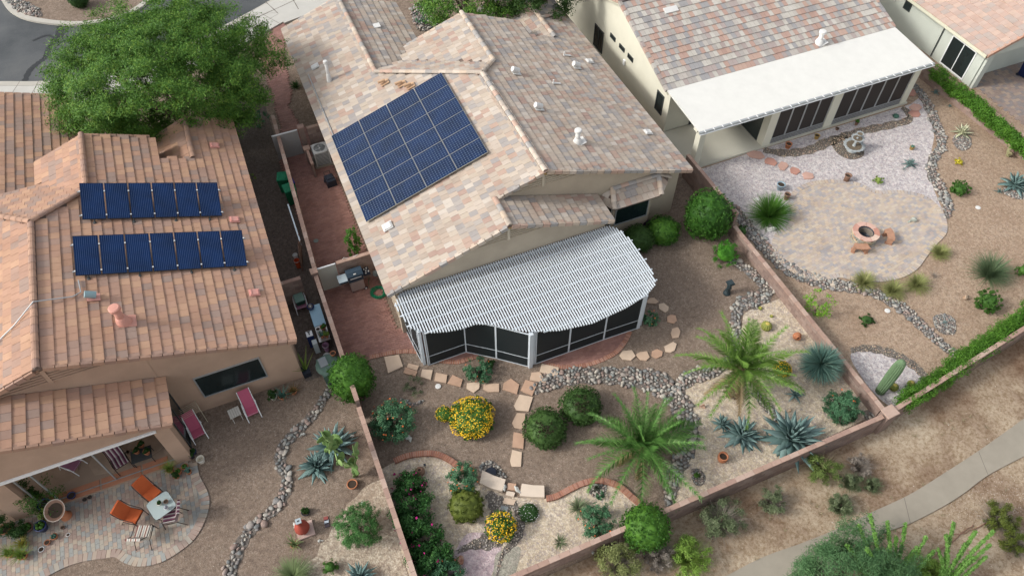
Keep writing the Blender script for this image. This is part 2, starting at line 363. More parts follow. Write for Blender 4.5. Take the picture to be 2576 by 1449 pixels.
isl = smooth_line([W(*p)[:2] for p in [(3,-30),(14,15),(50,45),(110,60),(190,66),(265,58),(330,38),(385,-5),(400,-60),(330,-110),(180,-130),(40,-100)]], 6, True)
sheet('traffic_island', isl, .10, G_YARD, th=.1)
b = MB(); ribbon(isl+[isl[0]], -.05, .32, 0, .13, CURB, b); b.build('island_kerb', kind='structure')
CRK = plain('tar_seal', (.028,.03,.032), .6, .1)
def strip(name, pts, w, z, mat, **kw):
    b = MB(); L = [Vector((*W(*p)[:2], 0)) for p in pts]; L = [Vector(p) for p in smooth_line(L, 5)]
    for i in range(len(L)-1):
        t = (L[i+1]-L[i]).normalized(); n = Vector((-t.y, t.x, 0)); wa, wb = w*(.6+.7*abs(math.sin(i*1.7))), w*(.6+.7*abs(math.sin((i+1)*1.7)))
        a, c, d, e = L[i]+n*wa, L[i]-n*wa, L[i+1]-n*wb, L[i+1]+n*wb
        b.poly([(q.x,q.y,z) for q in (a,c,d,e)], mat)
    return b.build(name, **kw)
strip('road_crack_seal', [(62,206),(75,178),(98,158),(115,145),(122,125),(135,105),(146,90),(150,65)], .16, .012, CRK, kind='structure')
strip('road_crack_seal', [(152,66),(158,85),(146,98),(118,90),(82,104)], .09, .014, CRK, kind='structure')
sheet('driveway', [W(*p)[:2] for p in [(622,40),(702,-2),(900,-90),(1020,-60),(880,0),(716,62),(700,36)]], .115, SIDE, th=.11)
strip('driveway_joint', [(640,52),(715,18),(800,-22)], .02, .12, JOINT, kind='structure')
strip('driveway_joint', [(668,8),(700,38)], .02, .12, JOINT, kind='structure')
strip('driveway_joint', [(735,-2),(752,28)], .02, .12, JOINT, kind='structure')
# ================================================================ paving laid piece by piece
def pave(name, poly, z, pl, pw, mat, base, ang=0.0, piece='paver', limit=300, gap=.006, th=.03, herring=False, **kw):
    root = sheet(name, poly, z, base, th=0.02, **kw)
    P = np.array([(p[0], p[1]) for p in poly]); c = P.mean(0); ca, sa = math.cos(ang), math.sin(ang)
    Q = (P-c)@np.array([[ca, -sa], [sa, ca]]); x0, y0 = Q.min(0); x1, y1 = Q.max(0); mats = []
    ys = np.arange(y0, y1, pw+gap)
    for r, y in enumerate(ys):
        xs = np.arange(x0-(r % 2)*(pl+gap)/2, x1+pl, pl+gap); X = c[0]+xs*ca-y*sa; Y = c[1]+xs*sa+y*ca
        for k in np.nonzero(inside(poly, X, Y))[0]:
            mats.append(rotz(ang+RN.normal(0, .008), (X[k], Y[k], z+th/2-.008+RN.uniform(-.003, .003)), (pl, pw, th)))
    scatter_pieces(root, piece, [(BV, BF)], mats, None, mat, limit); return root
BRICK = pieces_mat('red_paver', [(.275,.145,.118),(.30,.16,.13),(.255,.135,.112),(.285,.155,.13),(.315,.172,.14)], .7, .12, 10, big=.35)
MORT = plain('sand_joint', (.21,.13,.10), .95, .1)
pave('brick_patio', [(.15,32.0),(.05,22.6),(-.05,15.9)]+smooth_line([WT(5,*p)[:2] for p in [(215,1240),(400,1205),(560,1198),(640,1240),(760,1272),(870,1278),(960,1255),(1060,1225)]],5)+[(5.6,16.9),(7.5,15.5)]+smooth_line([WT(5,*p)[:2] for p in [(1560,1298),(1650,1312),(1750,1315),(1900,1288),(2050,1218),(2130,1135),(2172,1060)]],5)+[(12.6,19.3),(2.6,19.3),(2.6,32)], .012, .2, .1, BRICK, MORT, 0, limit=300)
pave('brick_path', [(.62,32.3),(.9,38),(1.0,41.5)]+[W(*p)[:2] for p in [(703,38),(718,62)]]+[(2.2,40.6),(1.95,37.2),(1.5,36.2),(1.7,34.5),(2.5,33.2),(2.6,32.3)], .012, .2, .1, BRICK, MORT, 0, limit=120)
EDGE_B = pieces_mat('edging_brick', [(.33,.155,.10),(.38,.18,.12),(.29,.135,.095),(.40,.21,.15)], .8, .2, 20)
def edging(name, line, wid, ln, h, mat, label=None, cat=None, z=0.0, base=None, piece='brick', kind=None, **kw):
    """header course following a curve"""
    P = [Vector((p[0], p[1], 0)) for p in line]; mats = []; d = 0.0; nxt = ln/2
    for i in range(len(P)-1):
        seg = (P[i+1]-P[i]).length; t = (P[i+1]-P[i])/max(seg, 1e-6)
        while nxt <= d+seg:
            c = P[i]+t*(nxt-d); mats.append(frame((c.x, c.y, z+h/2+random.uniform(-.004,.004)), (t.x,t.y,0), (-t.y,t.x,0), (0,0,1), (ln-.012, wid, h))); nxt += ln
        d += seg
    b = MB(); ribbon(line, -wid*.46, wid*.46, z-.01, z+h*.86, base or plain('mortar', (.42,.36,.30), .95, .1), b)
    root = b.build(name, None); tag(root, label, cat, kind=kind)
    scatter_pieces(root, piece, [(BV, BF)], mats, None, mat, 300); return root
lp = [WT(8,*p)[:2] for p in [(400,590),(500,550),(620,532),(720,537),(800,570),(870,617),(935,670)]]
edging('brick_edging', smooth_line(lp, 8), .22, .085, .12, EDGE_B, 'curved red brick edging left of the cream stone slabs', 'edging')
lp = [WT(8,*p)[:2] for p in [(1545,872),(1620,855),(1720,803),(1820,757),(1930,735),(2040,753),(2120,797),(2190,860),(2252,908)]]
edging('brick_edging', smooth_line(lp, 8), .22, .085, .12, EDGE_B, 'curved red brick edging from the stone slabs towards the rear wall topiary', 'edging')
for pts in ([(215,1250),(400,1213),(560,1207),(640,1248)],[(740,1275),(870,1286),(960,1262),(1040,1235)],[(1545,1302),(1650,1320),(1750,1323),(1900,1294),(2058,1222),(2136,1137),(2176,1060)]):
    edging('brick_border', smooth_line([WT(5,*p)[:2] for p in pts], 8), .2, .095, .03, EDGE_B, kind='structure', z=.008)
PV_M = [(.34,.265,.22),(.385,.31,.25),(.27,.265,.25),(.33,.25,.21),(.37,.335,.28),(.30,.305,.285),(.42,.345,.27)]
PAV = pieces_mat('multi_paver', PV_M, .8, .06, 10); PAV2 = pieces_mat('tan_paver', [(.43,.355,.29),(.47,.39,.31),(.38,.335,.305),(.50,.40,.305),(.41,.365,.33),(.45,.375,.325),(.35,.33,.325),(.50,.425,.34)], .8, .05, 10)
plp = [WT(7,*p)[:2] for p in [(1455,600),(1472,700),(1530,820),(1548,900),(1520,1020),(1440,1160),(1300,1270),(1180,1330),(1050,1348),(950,1320),(880,1280),(780,1290),(640,1310),(480,1360),(310,1449),(200,1520)]]
plps = smooth_line(plp, 6)
pave('paver_patio', plps+[(-16.5,10.5),(-17,16.62),(-7.3,16.62)], .012, .185, .14, PAV, plain('paver_sand', (.15,.125,.11), .95, .1), math.radians(90), limit=300, gap=.007)
edging('paver_border', [(p[0]+.02, p[1]) for p in plps], .30, .16, .03, PAV, kind='structure', z=.016, piece='paver', base=MORT)
fp = smooth_line([W(*p)[:2] for p in [(1990,500),(2022,470),(2080,458),(2150,463),(2205,484),(2270,485),(2330,500),(2368,540),(2375,582),(2350,612),(2327,640),(2300,675),(2258,697),(2200,706),(2150,702),(2110,694),(2060,702),(2010,690),(1965,657),(1948,620),(1958,588),(1985,570),(1995,538)]], 5, True)
pave('round_paver_patio', fp, .014, .2, .13, PAV2, plain('patio_sand', (.30,.26,.22), .95, .1), 0.15, limit=300, gap=.006)
edging('paver_border', fp+[fp[0]], .24, .16, .03, PAV2, kind='structure', z=.018, piece='paver', base=MORT)
# ================================================================ block walls
BLOCK = pieces_mat('wall_block', [(.25,.175,.145),(.28,.20,.165),(.225,.16,.135),(.30,.225,.19),(.26,.19,.16)], .9, .18, 6)
CAPB = pieces_mat('wall_cap', [(.37,.25,.195),(.41,.28,.22),(.34,.225,.18),(.44,.32,.26)], .9, .15, 8)
WMORT = plain('block_mortar', (.30,.21,.17), .95, .12)
def wall(name, p, q, z0, z1, label, th=.16, blocks=True, limit=300, cap=True, step=None):
    p, q = Vector((*p[:2], 0)), Vector((*q[:2], 0)); d = q-p; L = d.length; t = d/L; n = Vector((-t.y, t.x, 0)); ang = math.atan2(t.y, t.x); c = (p+q)/2
    b = MB(); b.box((c.x, c.y, (z0+z1)/2-.03), (L-.02, th-.03, z1-z0-.05), WMORT, ang)
    root = b.build(name, None); tag(root, label, 'wall')
    mats = []; rows = int(round((z1-z0-.05)/.2)); h = (z1-z0-.05)/rows
    for r in range(rows):
        k = max(1, int(round(L/.4))); w = L/k
        for i in range(k+(r % 2)):
            u0 = max(0, (i-.5*(r % 2))*w); u1 = min(L, (i+1-.5*(r % 2))*w); cc = p+t*((u0+u1)/2)
            mats.append(frame((cc.x, cc.y, z0+(r+.5)*h), t, n, (0,0,1), (u1-u0-.01, th, h-.01)))
    scatter_pieces(root, 'block', [(BV, BF)], mats, None, BLOCK, limit if blocks else 0)
    k = max(1, int(round(L/.4))); w = L/k
    mats = [frame((p+t*((i+.5)*w)).to_tuple()[:2]+(z1-.025+random.uniform(-.003,.003),), t, n, (0,0,1), (w-.008, th+.02, .05)) for i in range(k)]
    scatter_pieces(root, 'cap_block', [(BV, BF)], mats, None, CAPB, 300); return root
C0 = REAR[2]
wall('block_wall', (.05, yA+.08), (C0[0]-.3, C0[1]+.05), -.5, .8, 'long pinkish block wall between the main back yard and the desert path', limit=240)
wall('block_wall', (C0[0]+.35, C0[1]+.12), (40, C0[1]+sl2*(40-C0[0])+.1), -.5, .8, 'pinkish block wall angled behind the green hedge, right of the square wall pillar')
b = MB(); b.box((C0[0]+.02, C0[1]+.08, .17), (.5,.4,1.34), BLOCK, .05); r_ = b.build('wall_pillar'); tag(r_, 'square block pillar where the rear walls meet the wall between the yards', 'pillar')
b = MB(); b.box((C0[0]+.02, C0[1]+.08, .87), (.56,.46,.06), CAPB, .05); b.build('pillar_cap', r_)
wall('block_wall', (xw+.08, C0[1]+.35), (xw+.08, 18.3), 0, .72, 'pink capped block wall between the middle yard and the yard with the fire pit')
wall('block_wall', (xw+.08, 18.36), (xw+.08, 22.8), 0, 1.45, 'tall brown block wall running up between the middle house and the white patio roof')
wall('block_wall', (0, yA+.2), (0, 15.4), 0, 1.35, 'narrow brown block wall left of the bird of paradise and bougainvillea')
wall('block_wall', (0.02, 15.6), (.02, 22.3), 0, 1.5, 'brown block wall beside the barbecue patio, clutter leaning on its left side')
wall('block_wall', (.06, 22.62), (.5, 33.8), 0, 1.5, 'long brown block wall beside the green bins in the shaded side yard')
wall('block_wall', (-1.75, 22.5), (-.62, 22.5), 0, 1.45, 'short brown cross wall behind the pink lounge chair in the narrow side yard')
wall('block_wall', (1.02, 22.62), (2.75, 22.62), 0, 1.55, 'short brown cross wall behind the barbecue grill')
wall('block_wall', (1.9, 32.0), (2.75, 32.0), 0, 1.6, 'short brown cross wall behind the air conditioner')
wall('block_wall', (35.95, 24.6), (36.3, 9.95), 0, 1.1, 'pink block wall on the far right with green vines trailing over it', limit=200)
# ================================================================ houses
TV = np.array([(-.161,-.01,-.01),(.161,-.01,-.01),(.161,.40,-.005),(-.161,.40,-.005),(-.161,-.01,.05),(.161,-.01,.05),(.161,.40,.012),(-.161,.40,.012)], float)
RAKE_V = BV*np.array([.372,.17,.17]); 
def capbase(r=.135, ln=.43, n=6):
    vs = []; fs = []
    for x in (-ln/2, ln/2):
        rr = r*(1.0 if x < 0 else .86)
        for j in range(n+1):
            a = math.pi*j/n; vs.append((x, -rr*math.cos(a), rr*.75*math.sin(a)))
    for j in range(n): fs.append((j, j+1, n+2+j, n+1+j)[::-1])
    return np.array(vs), np.array(fs)
RIDGE_B = capbase()
class Roof:
    def __init__(s, root, tile_mat, deck_mat, cap_mat, tw=.33, tl=.365, limit=300):
        s.root, s.tm, s.dm, s.cm, s.tw, s.tl, s.limit = root, tile_mat, deck_mat, cap_mat, tw, tl, limit; s.b = MB(); s.t = []; s.r = []; s.k = []
    def plane(s, pts, a=(1, 0, 0), th=.12, off=0.0):
        P = np.array(pts, float); n = np.zeros(3)
        for i in range(len(P)): n += np.cross(P[i], P[(i+1)%len(P)])
        n /= np.linalg.norm(n)
        if n[2] < 0: n = -n; pts = pts[::-1]
        s.b.slab([tuple(p) for p in pts], th, s.dm)
        a = np.array(a, float); sv = np.cross(n, a); 
        if sv[2] < 0: a = -a; sv = -sv
        sv /= np.linalg.norm(sv); O = P[0]; u = (P-O)@a; v = (P-O)@sv; uv = list(zip(u, v))
        u0, u1, v0, v1 = u.min(), u.max(), v.min(), v.max(); k = max(1, round((u1-u0)/s.tw)); w = (u1-u0)/k; r = 0; y = v0+off
        while y < v1:
            us = u0+(np.arange(-1, k+1)+.5+(.5 if r % 2 else 0))*w; ins = inside(uv, us, np.full(len(us), y+.22))
            ins2 = inside(uv, np.clip(us, u0+.02, u1-.02), np.full(len(us), y+.22))
            for i in np.nonzero(ins | (ins2 & (np.abs(us-np.clip(us, u0, u1)) < .3)))[0]:
                x = us[i]; wl, wr = max(x-w/2, u0), min(x+w/2, u1)
                if wr-wl < .05: continue
                c = O+a*((wl+wr)/2)+sv*y+n*(.004+RN.uniform(-.002,.003)); j = RN.normal(0, .004)
                aa = a*math.cos(j)+sv*math.sin(j); ss = sv*math.cos(j)-a*math.sin(j)
                s.t.append(frame(c, aa, ss, n, ((wr-wl)/.332, s.tl/.365, 1)))
            y += s.tl; r += 1
    def ridge(s, p, q):
        p, q = np.array(p, float), np.array(q, float); L = np.linalg.norm(q-p); t = (q-p)/L; k = max(1, round(L/.38)); y = np.cross((0,0,1), t); y /= np.linalg.norm(y); z = np.cross(t, y)
        for i in range(k): s.r.append(frame(p+t*(i+.5)*L/k+z*.03, t, y, z, (L/k/.38, 1, 1)))
    def rake(s, p, q, drop=.05):
        p, q = np.array(p, float), np.array(q, float); L = np.linalg.norm(q-p); t = (q-p)/L; k = max(1, round(L/.36)); y = np.cross((0,0,1), t); y /= np.linalg.norm(y); z = np.cross(t, y)
        for i in range(k): s.k.append(frame(p+t*(i+.5)*L/k-z*drop+z*RN.uniform(-.004,.004), t, y, z, (L/k/.40, 1, 1)))
    def finish(s):
        o = s.b.build('roof', s.root, True)
        scatter_pieces(o, 'roof_tile', [(TV, BF)], s.t, None, s.tm, s.limit, 'roof_tiles')
        scatter_pieces(o, 'ridge_cap', [RIDGE_B], s.r, None, s.cm, 200, 'ridge_caps'); scatter_pieces(o, 'rake_tile', [(RAKE_V, BF)], s.k, None, s.cm, 200, 'rake_tiles')
        return o
MAINPAL = [(.46,.40,.315),(.41,.35,.28),(.43,.32,.25),(.50,.44,.36),(.35,.33,.30),(.45,.36,.28),(.52,.475,.40),(.39,.36,.315),(.46,.385,.305),(.39,.285,.23),(.49,.43,.345),(.42,.37,.305),(.335,.32,.295),(.44,.38,.305)]
ROOF_MAIN = pieces_mat('tan_tile', [(a*.94, b*.905, c*.92) for a, b, c in MAINPAL], .85, .04, 5, .1)
ROOF_C = pieces_mat('grey_pink_tile', [(.40,.27,.22),(.42,.38,.34),(.30,.29,.285),(.45,.42,.37),(.36,.33,.30),(.43,.30,.24),(.48,.45,.40),(.36,.30,.275)], .85, .04, 5, .1)
ROOF_L = pieces_mat('terracotta_tile', [(.43,.255,.175),(.39,.24,.175),(.46,.28,.185),(.36,.235,.18),(.33,.235,.19),(.44,.265,.185),(.48,.295,.195),(.415,.25,.17),(.385,.25,.19)], .85, .07, 5, .1)
ROOF_D = pieces_mat('blush_tile', [(.46,.33,.27),(.50,.37,.30),(.43,.32,.27),(.48,.36,.30),(.40,.33,.29)], .85, .05, 5, .1)
UNDER = plain('underlay', (.16,.12,.10), .95, .1); 
CAPM = pieces_mat('tan_cap', [(.50,.40,.31),(.42,.36,.30),(.47,.33,.26),(.34,.32,.30),(.54,.46,.38)], .85, .12, 9); CAPL = pieces_mat('terracotta_cap', [(.37,.23,.165),(.41,.255,.18),(.34,.22,.17)], .85, .15, 9)
CAPD = pieces_mat('blush_cap', [(.48,.27,.19),(.44,.28,.21)], .85, .12, 9)
ST_MAIN = plain('tan_stucco', (.42,.355,.27), .95, .15, .8, bmp=.35, fine=45)
ST_L = plain('clay_stucco', (.42,.29,.21), .95, .17, .8, bmp=.35, fine=45)
ST_C = plain('cream_stucco', (.62,.60,.49), .95, .06, 1.0, bmp=.3, fine=45)
ST_D = plain('grey_green_stucco', (.50,.53,.47), .95, .06, 1.0, bmp=.3, fine=45)
FASC = plain('ochre_fascia', (.46,.31,.13), .7, .1); FASC_C = plain('cream_fascia', (.55,.54,.42), .7, .08); TRIM = plain('trim_stucco', (.50,.44,.34), .9, .06, bmp=.2)
WHITE = plain('white_paint', (.78,.79,.78), .45, .04, spec=.4); ALU = plain('grey_aluminium', (.42,.44,.44), .4, .05, metal=.5); DGREY = plain('dark_frame', (.05,.055,.055), .5, .05)
def glassy(name, col, rough=.18, spec=.6, lines=0):
    m, nt, b = newmat(name); b.inputs['Roughness'].default_value = rough; b.inputs['Specular IOR Level'].default_value = spec
    v = noise(nt, .7, 3); nt.links.new(mixc(nt, col, [c*1.7 for c in col], rng(nt, v, .35, .7, 0, 1)), b.inputs['Base Color']); return m
GLASS = glassy('dark_glass', (.012,.018,.018)); GL2 = glassy('dark_window', (.008,.015,.016), .15, .45)
def screenmat(name, col, tr):
    m, nt, b = newmat(name); b.inputs['Base Color'].default_value = c4(col); b.inputs['Roughness'].default_value = .55
    t = nt.nodes.new('ShaderNodeBsdfTransparent'); mx = nt.nodes.new('ShaderNodeMixShader'); mx.inputs[0].default_value = tr
    nt.links.new(b.outputs[0], mx.inputs[1]); nt.links.new(t.outputs[0], mx.inputs[2]); nt.links.new(mx.outputs[0], nt.nodes['Material Output'].inputs[0]); return m
SCREEN = screenmat('sun_screen', (.018,.024,.026), .12); SCREEN_B = screenmat('brown_screen', (.045,.038,.035), .1)
def zL(x): return 5.42-.352*(10.09-x)
def zR(x): return 5.42-.352*(x-10.09)
def zG(x): return zL(7.85)-.352*(x-7.85)
# ---- middle house
H = thing('tan_house', 'middle house with mottled tan tile roof, big blue solar array and white slatted pergola', 'house', (10, 27, 0))
b = MB()
b.yprism([(2.85,0),(12.45,0),(12.45,zG(12.45)-.13),(7.85,zL(7.85)-.13),(2.85,zL(2.85)-.13)], 19.25, 20.9, ST_MAIN)
b.yprism([(2.86,0),(17.15,0),(17.15,zR(17.15)-.13),(10.09,5.29),(2.86,zL(2.86)-.13)], 20.84, 27.6, ST_MAIN)
b.yprism([(2.87,0),(17.14,0),(17.14,zR(17.14)-.14),(11.1,4.93),(8.2,3.9),(5.87,3.78),(2.87,zL(2.87)-.14)], 27.59, 31.47, ST_MAIN)
b.yprism([(2.88,0),(8.5,0),(8.5,2.7),(5.87,3.77),(2.88,zL(2.88)-.15)], 31.49, 39.0, ST_MAIN)
b.yprism([(9.2,0),(17.12,0),(17.12,2.4),(14.32,2.6),(14.28,zR(14.3)-.15),(11.1,4.9),(9.2,4.1)], 31.48, 33.1, ST_MAIN)
b.build('wall', H, True)
b = MB()   # bay window box under the little tile roof
bay = [(13.2,20.83),(13.55,20.25),(15.35,20.25),(15.7,20.83)]
bx = [W(*p)[:2] for p in []]
b.prism([(13.15,20.83),(13.5,20.35),(15.5,20.35),(15.85,20.83)], 0.0, 2.5, ST_MAIN); b.build('bay', H, True)
bayw = b
def win(root, name, p, q, z0, z1, nrm, frame_m, pane_m, fw=.06, mull=0, dep=.05, world=True, rail=None, label=None):
    """flat framed window between ground points p and q; nrm points outward"""
    p, q = Vector((*p[:2], 0)), Vector((*q[:2], 0)); n = Vector((*nrm, 0)).normalized(); t = (q-p).normalized(); L = (q-p).length; b = MB()
    M = Matrix(((t.x, n.x, 0, p.x), (t.y, n.y, 0, p.y), (0, 0, 1, 0), (0, 0, 0, 1)))
    b.box((L/2, dep/2, z0+fw/2), (L, dep, fw), frame_m, M=M); b.box((L/2, dep/2, z1-fw/2), (L, dep, fw), frame_m, M=M)
    for x in [fw/2, L-fw/2]: b.box((x, dep/2, (z0+z1)/2), (fw, dep-.004, z1-z0-2*fw), frame_m, M=M)
    for i in range(mull): b.box((L*(i+1)/(mull+1), dep/2, (z0+z1)/2), (fw*.7, dep-.008, z1-z0-2*fw), frame_m, M=M)
    if rail: b.box((L/2, dep/2, rail), (L-2*fw, dep-.01, fw*.7), frame_m, M=M)
    w = b.build(name, root, world)
    if label: tag(w, label)
    b = MB(); b.box((L/2, dep*.3, (z0+z1)/2), (L-fw*1.2, .02, z1-z0-fw*1.2), pane_m, M=M); b.build('pane', w); return w
win(H, 'window', (13.62,20.35), (15.38,20.35), .95, 2.38, (0,-1), ALU, GL2, .05)
win(H, 'window', (13.17,20.8), (13.48,20.38), .95, 2.38, (-.81,-.59), ALU, GL2, .04)
# gable louvre vents
for cx, y0, zz in ((7.85, 19.24, zL(7.85)), (10.09, 20.83, 5.42)):
    b = MB(); hw = 1.55; zb = zz-.9; 
    for sx in (-1, 1):
        b.yprism([(cx+sx*.06, zb), (cx+sx*hw, zb), (cx+sx*.06, zb+hw*.33)], y0-.02, y0+.01, TRIM)
    b.box((cx, y0-.03, zb+.3), (.12,.06,.75), TRIM)
    for i in range(4):
        w_ = hw*(1-(i*.12+.04)/(hw*.33))
        for sx in (-1, 1): b.box((cx+sx*(.06+w_/2), y0-.04, zb+.03+i*.12), (w_, .05, .035), ST_MAIN)
    b.build('gable_vent', H, True)
# fascias under the rakes
b = MB()
def fascia(p, q, m, bb, h=.17, th=.05):
    p, q = Vector(p), Vector(q); bb.raw([p+Vector((0,-th/2,-h)), q+Vector((0,-th/2,-h)), q+Vector((0,-th/2,0)), p+Vector((0,-th/2,0)), p+Vector((0,th/2,-h)), q+Vector((0,th/2,-h)), q+Vector((0,th/2,0)), p+Vector((0,th/2,0))], [(0,1,2,3),(7,6,5,4),(4,5,1,0),(3,2,6,7)], m)
for p, q in (((2.5,19.2,zL(2.5)-.12),(7.85,19.2,zL(7.85)-.12)),((7.85,19.2,zG(7.85)-.12),(12.75,19.2,zG(12.75)-.12)),((7.9,21.08-.3,zL(7.9)-.12),(10.09,20.78,5.3)),((10.09,20.78,5.3),(17.65,20.78,zR(17.65)-.12))): fascia(p, q, FASC, b)
b.build('fascia', H, True)
R1 = Roof(H, ROOF_MAIN, UNDER, CAPM, .265, .375)
Y_ = (0, 1, 0)
R1.plane([(2.44,19.1,zL(2.44)),(7.85,19.1,zL(7.85)),(7.85,20.68,zL(7.85)),(10.09,20.68,5.42),(10.09,27.8,5.42),(5.87,31.84,zL(5.87)),(5.87,39.3,zL(5.87)),(2.44,39.3,zL(2.44))], Y_)
R1.plane([(7.85,19.1,zG(7.85)),(12.8,19.1,zG(12.8)),(12.8,20.8,zG(12.8)),(7.85,20.8,zG(7.85))], Y_)
R1.plane([(10.09,20.68,5.42),(17.73,20.68,zR(17.73)),(17.73,34.6,zR(17.73)),(15.74,33.7,zR(15.74)),(15.74,31.8,zR(15.74)),(14.3,31.8,zR(14.3)),(14.3,33.1,zR(14.3)),(11.1,33.4,zR(11.1)),(11.1,28.95,zR(11.1)),(10.09,27.8,5.42)], Y_)
R1.plane([(10.09,27.8,5.42),(11.1,28.95,5.06),(7.5,32.4,3.75),(5.87,31.84,3.94)], (1,0,0))
R1.plane([(11.1,28.95,5.06),(11.1,33.4,5.06),(8.0,33.4,3.97),(7.5,32.4,3.79)], Y_)
R1.plane([(5.87,31.84,3.93),(5.87,39.3,3.93),(9.1,39.3,2.79),(9.0,34.3,2.83),(7.6,32.5,3.33)], Y_)
z2 = zR(15.74)
R1.plane([(15.74,31.8,z2),(15.74,33.7,z2),(14.3,33.7,z2-.5),(14.3,31.8,z2-.5)], Y_)
R1.plane([(15.74,33.7,z2),(17.73,34.6,2.73),(17.6,37.2,2.7),(15.7,37.2,z2)], Y_)
R1.plane([(15.74,33.7,z2),(15.7,37.2,z2),(13.2,37.2,2.6),(14.3,33.7,z2-.5)], Y_)
R1.ridge((7.85,19.05,zL(7.85)+.02),(7.85,20.7,zL(7.85)+.02)); R1.ridge((10.09,20.62,5.44),(10.09,27.8,5.44)); R1.ridge((5.87,31.84,3.98),(10.09,27.8,5.46)); R1.ridge((10.09,27.8,5.46),(11.1,28.95,5.12))
R1.ridge((11.1,28.95,5.12),(11.1,33.4,5.12)); R1.ridge((5.87,31.84,3.98),(5.87,39.3,3.98)); R1.ridge((15.74,31.75,z2+.03),(15.74,33.7,z2+.03)); R1.ridge((15.74,33.7,z2+.05),(17.73,34.6,2.8)); R1.ridge((15.74,33.7,z2+.05),(15.7,37.2,z2+.05))
for p, q in (((2.44,19.1,zL(2.44)),(7.75,19.1,zL(7.75))),((7.95,19.1,zG(7.95)),(12.8,19.1,zG(12.8))),((7.9,20.68,zL(7.9)),(10.0,20.68,5.38)),((10.2,20.68,5.38),(17.73,20.68,zR(17.73))),((11.0,33.4,5.02),(8.0,33.4,3.97)),((11.2,33.4,5.0),(14.3,33.15,3.92)),((2.44,39.3,2.72),(5.87,39.3,3.93)),((9.1,39.3,2.79),(5.87,39.3,3.93)),((14.3,31.75,z2-.5),(15.7,31.75,z2-.02))): R1.rake(p, q)
R1.finish()
# little tile roof over the bay window
RB = Roof(H, ROOF_MAIN, UNDER, CAPM, .30, .34)
RB.plane([(13.3,19.95,2.5),(15.7,19.95,2.5),(15.95,20.83,2.92),(13.6,20.83,2.92)], (1,0,0), .06)
RB.plane([(13.3,19.95,2.5),(13.6,20.83,2.92),(12.75,20.83,2.5)], (.53,-.85,0), .06); RB.plane([(15.7,19.95,2.5),(16.6,20.83,2.5),(15.95,20.83,2.92)], (.71,.70,0), .06)
RB.ridge((13.3,19.95,2.54),(13.6,20.83,2.96)); RB.ridge((15.7,19.95,2.54),(15.95,20.83,2.96)); RB.ridge((13.6,20.78,2.95),(15.95,20.78,2.95)); RB.ridge((15.95,20.78,2.95),(16.6,20.78,2.56)); o = RB.finish(); o.name = 'bay_roof'
# ---- left house
k_ = .3664
def zA(x): return 2.8+k_*(-1.42-x)
HL = thing('terracotta_house', 'left house with terracotta tile roof and two rows of tilted blue solar panels', 'house', (-8, 24, 0))
b = MB(); 
b.yprism([(-1.72,0),(-6.5,0),(-6.5,zA(-6.5)-.14),(-1.72,zA(-1.72)-.14)], 18.45, 29.2, ST_L)
b.yprism([(-6.49,2.72),(-19,2.72),(-19,2.3),(-9.45,5.6),(-6.49,zA(-6.49)-.14)], 18.45, 20.0, ST_L) if False else b.yprism([(-6.49,2.72),(-17.5,2.72),(-9.45,zA(-9.45)-.14),(-6.49,zA(-6.49)-.14)], 18.45, 21.0, ST_L)
b.box((-12.5, 21.1, 1.4), (12, .2, 2.8), ST_L)
b.yprism([(-1.73,0),(-5.0,0),(-5.0,2.7),(-3.45,3.4),(-1.73,2.75)], 29.19, 32.4, ST_L); b.yprism([(-5.0,0),(-9.4,0),(-9.4,4.2),(-7.6,4.85),(-5.0,3.95)], 29.18, 31.0, ST_L)
b.box((-12.5, 32.5, 1.3), (7.6, 10.5, 2.6), ST_L)
def zP(x): return 2.95+.36*(-6.28-x)
zpk = zP(-13.3)
# front wall of the covered patio with its wide opening
b.yprism([(-6.52,0),(-7.08,0),(-7.08,2.72),(-12.05,2.72),(-12.05,0),(-12.85,0),(-12.85,2.72),(-17.5,2.72),(-19,2.9),(-13.3,zpk-.14),(-6.52,zP(-6.52)-.14)], 16.48, 16.9, ST_L)
b.box((-6.62, 17.7, 2.6), (.2, 1.5, .35), ST_L)
b.build('wall', HL, True)
b = MB(); fascia((-1.5,18.42,zA(-1.5)-.12),(-9.45,18.42,zA(-9.45)-.12), ST_L, b, .14); fascia((-9.45,18.42,zA(-9.45)-.12),(-17.5,18.42,2.75), ST_L, b, .14); fascia((-6.4,16.45,zP(-6.4)-.12),(-13.3,16.45,zpk-.12), ST_L, b, .14); b.build('fascia', HL, True)
for cx, y0, zz in ((-9.45, 18.44, zA(-9.45)), (-13.3, 16.47, zpk)):
    b = MB(); hw = 1.7; zb = zz-1.0
    for sx in (-1, 1): b.yprism([(cx+sx*.08, zb), (cx+sx*hw, zb), (cx+sx*.08, zb+hw*.33)], y0-.02, y0+.01, ST_L)
    b.box((cx, y0-.04, zb+.3), (.14,.08,.8), ST_L)
    for i in range(4):
        w_ = hw*(1-(i*.13+.05)/(hw*.33))
        for sx in (-1, 1): b.box((cx+sx*(.08+w_/2), y0-.05, zb+.03+i*.13), (w_, .07, .04), ST_L)
    b.build('gable_vent', HL, True)
win(HL, 'window', (-5.5,18.45), (-2.98,18.45), .92, 2.32, (0,-1), ALU, GL2, .05, label='wide dark shaded window with thin pale frame')
w = win(HL, 'patio_screen', (-6.52,16.95), (-6.52,18.4), .05, 2.45, (1,0), DGREY, GL2, .05, mull=1)
b = MB(); b.box((-9.55, 16.46, 2.66), (5.2,.1,.10), WHITE); 
for x in (-11.9,-11.35,-9.3): b.box((x, 16.7, 1.33), (.05,.05,2.6), ALU)
b.box((-9.55, 16.7, .06), (4.95,.05,.04), ALU); b.build('screen_frame', HL, True)
RL = Roof(HL, ROOF_L, UNDER, CAPL, .33, .365)
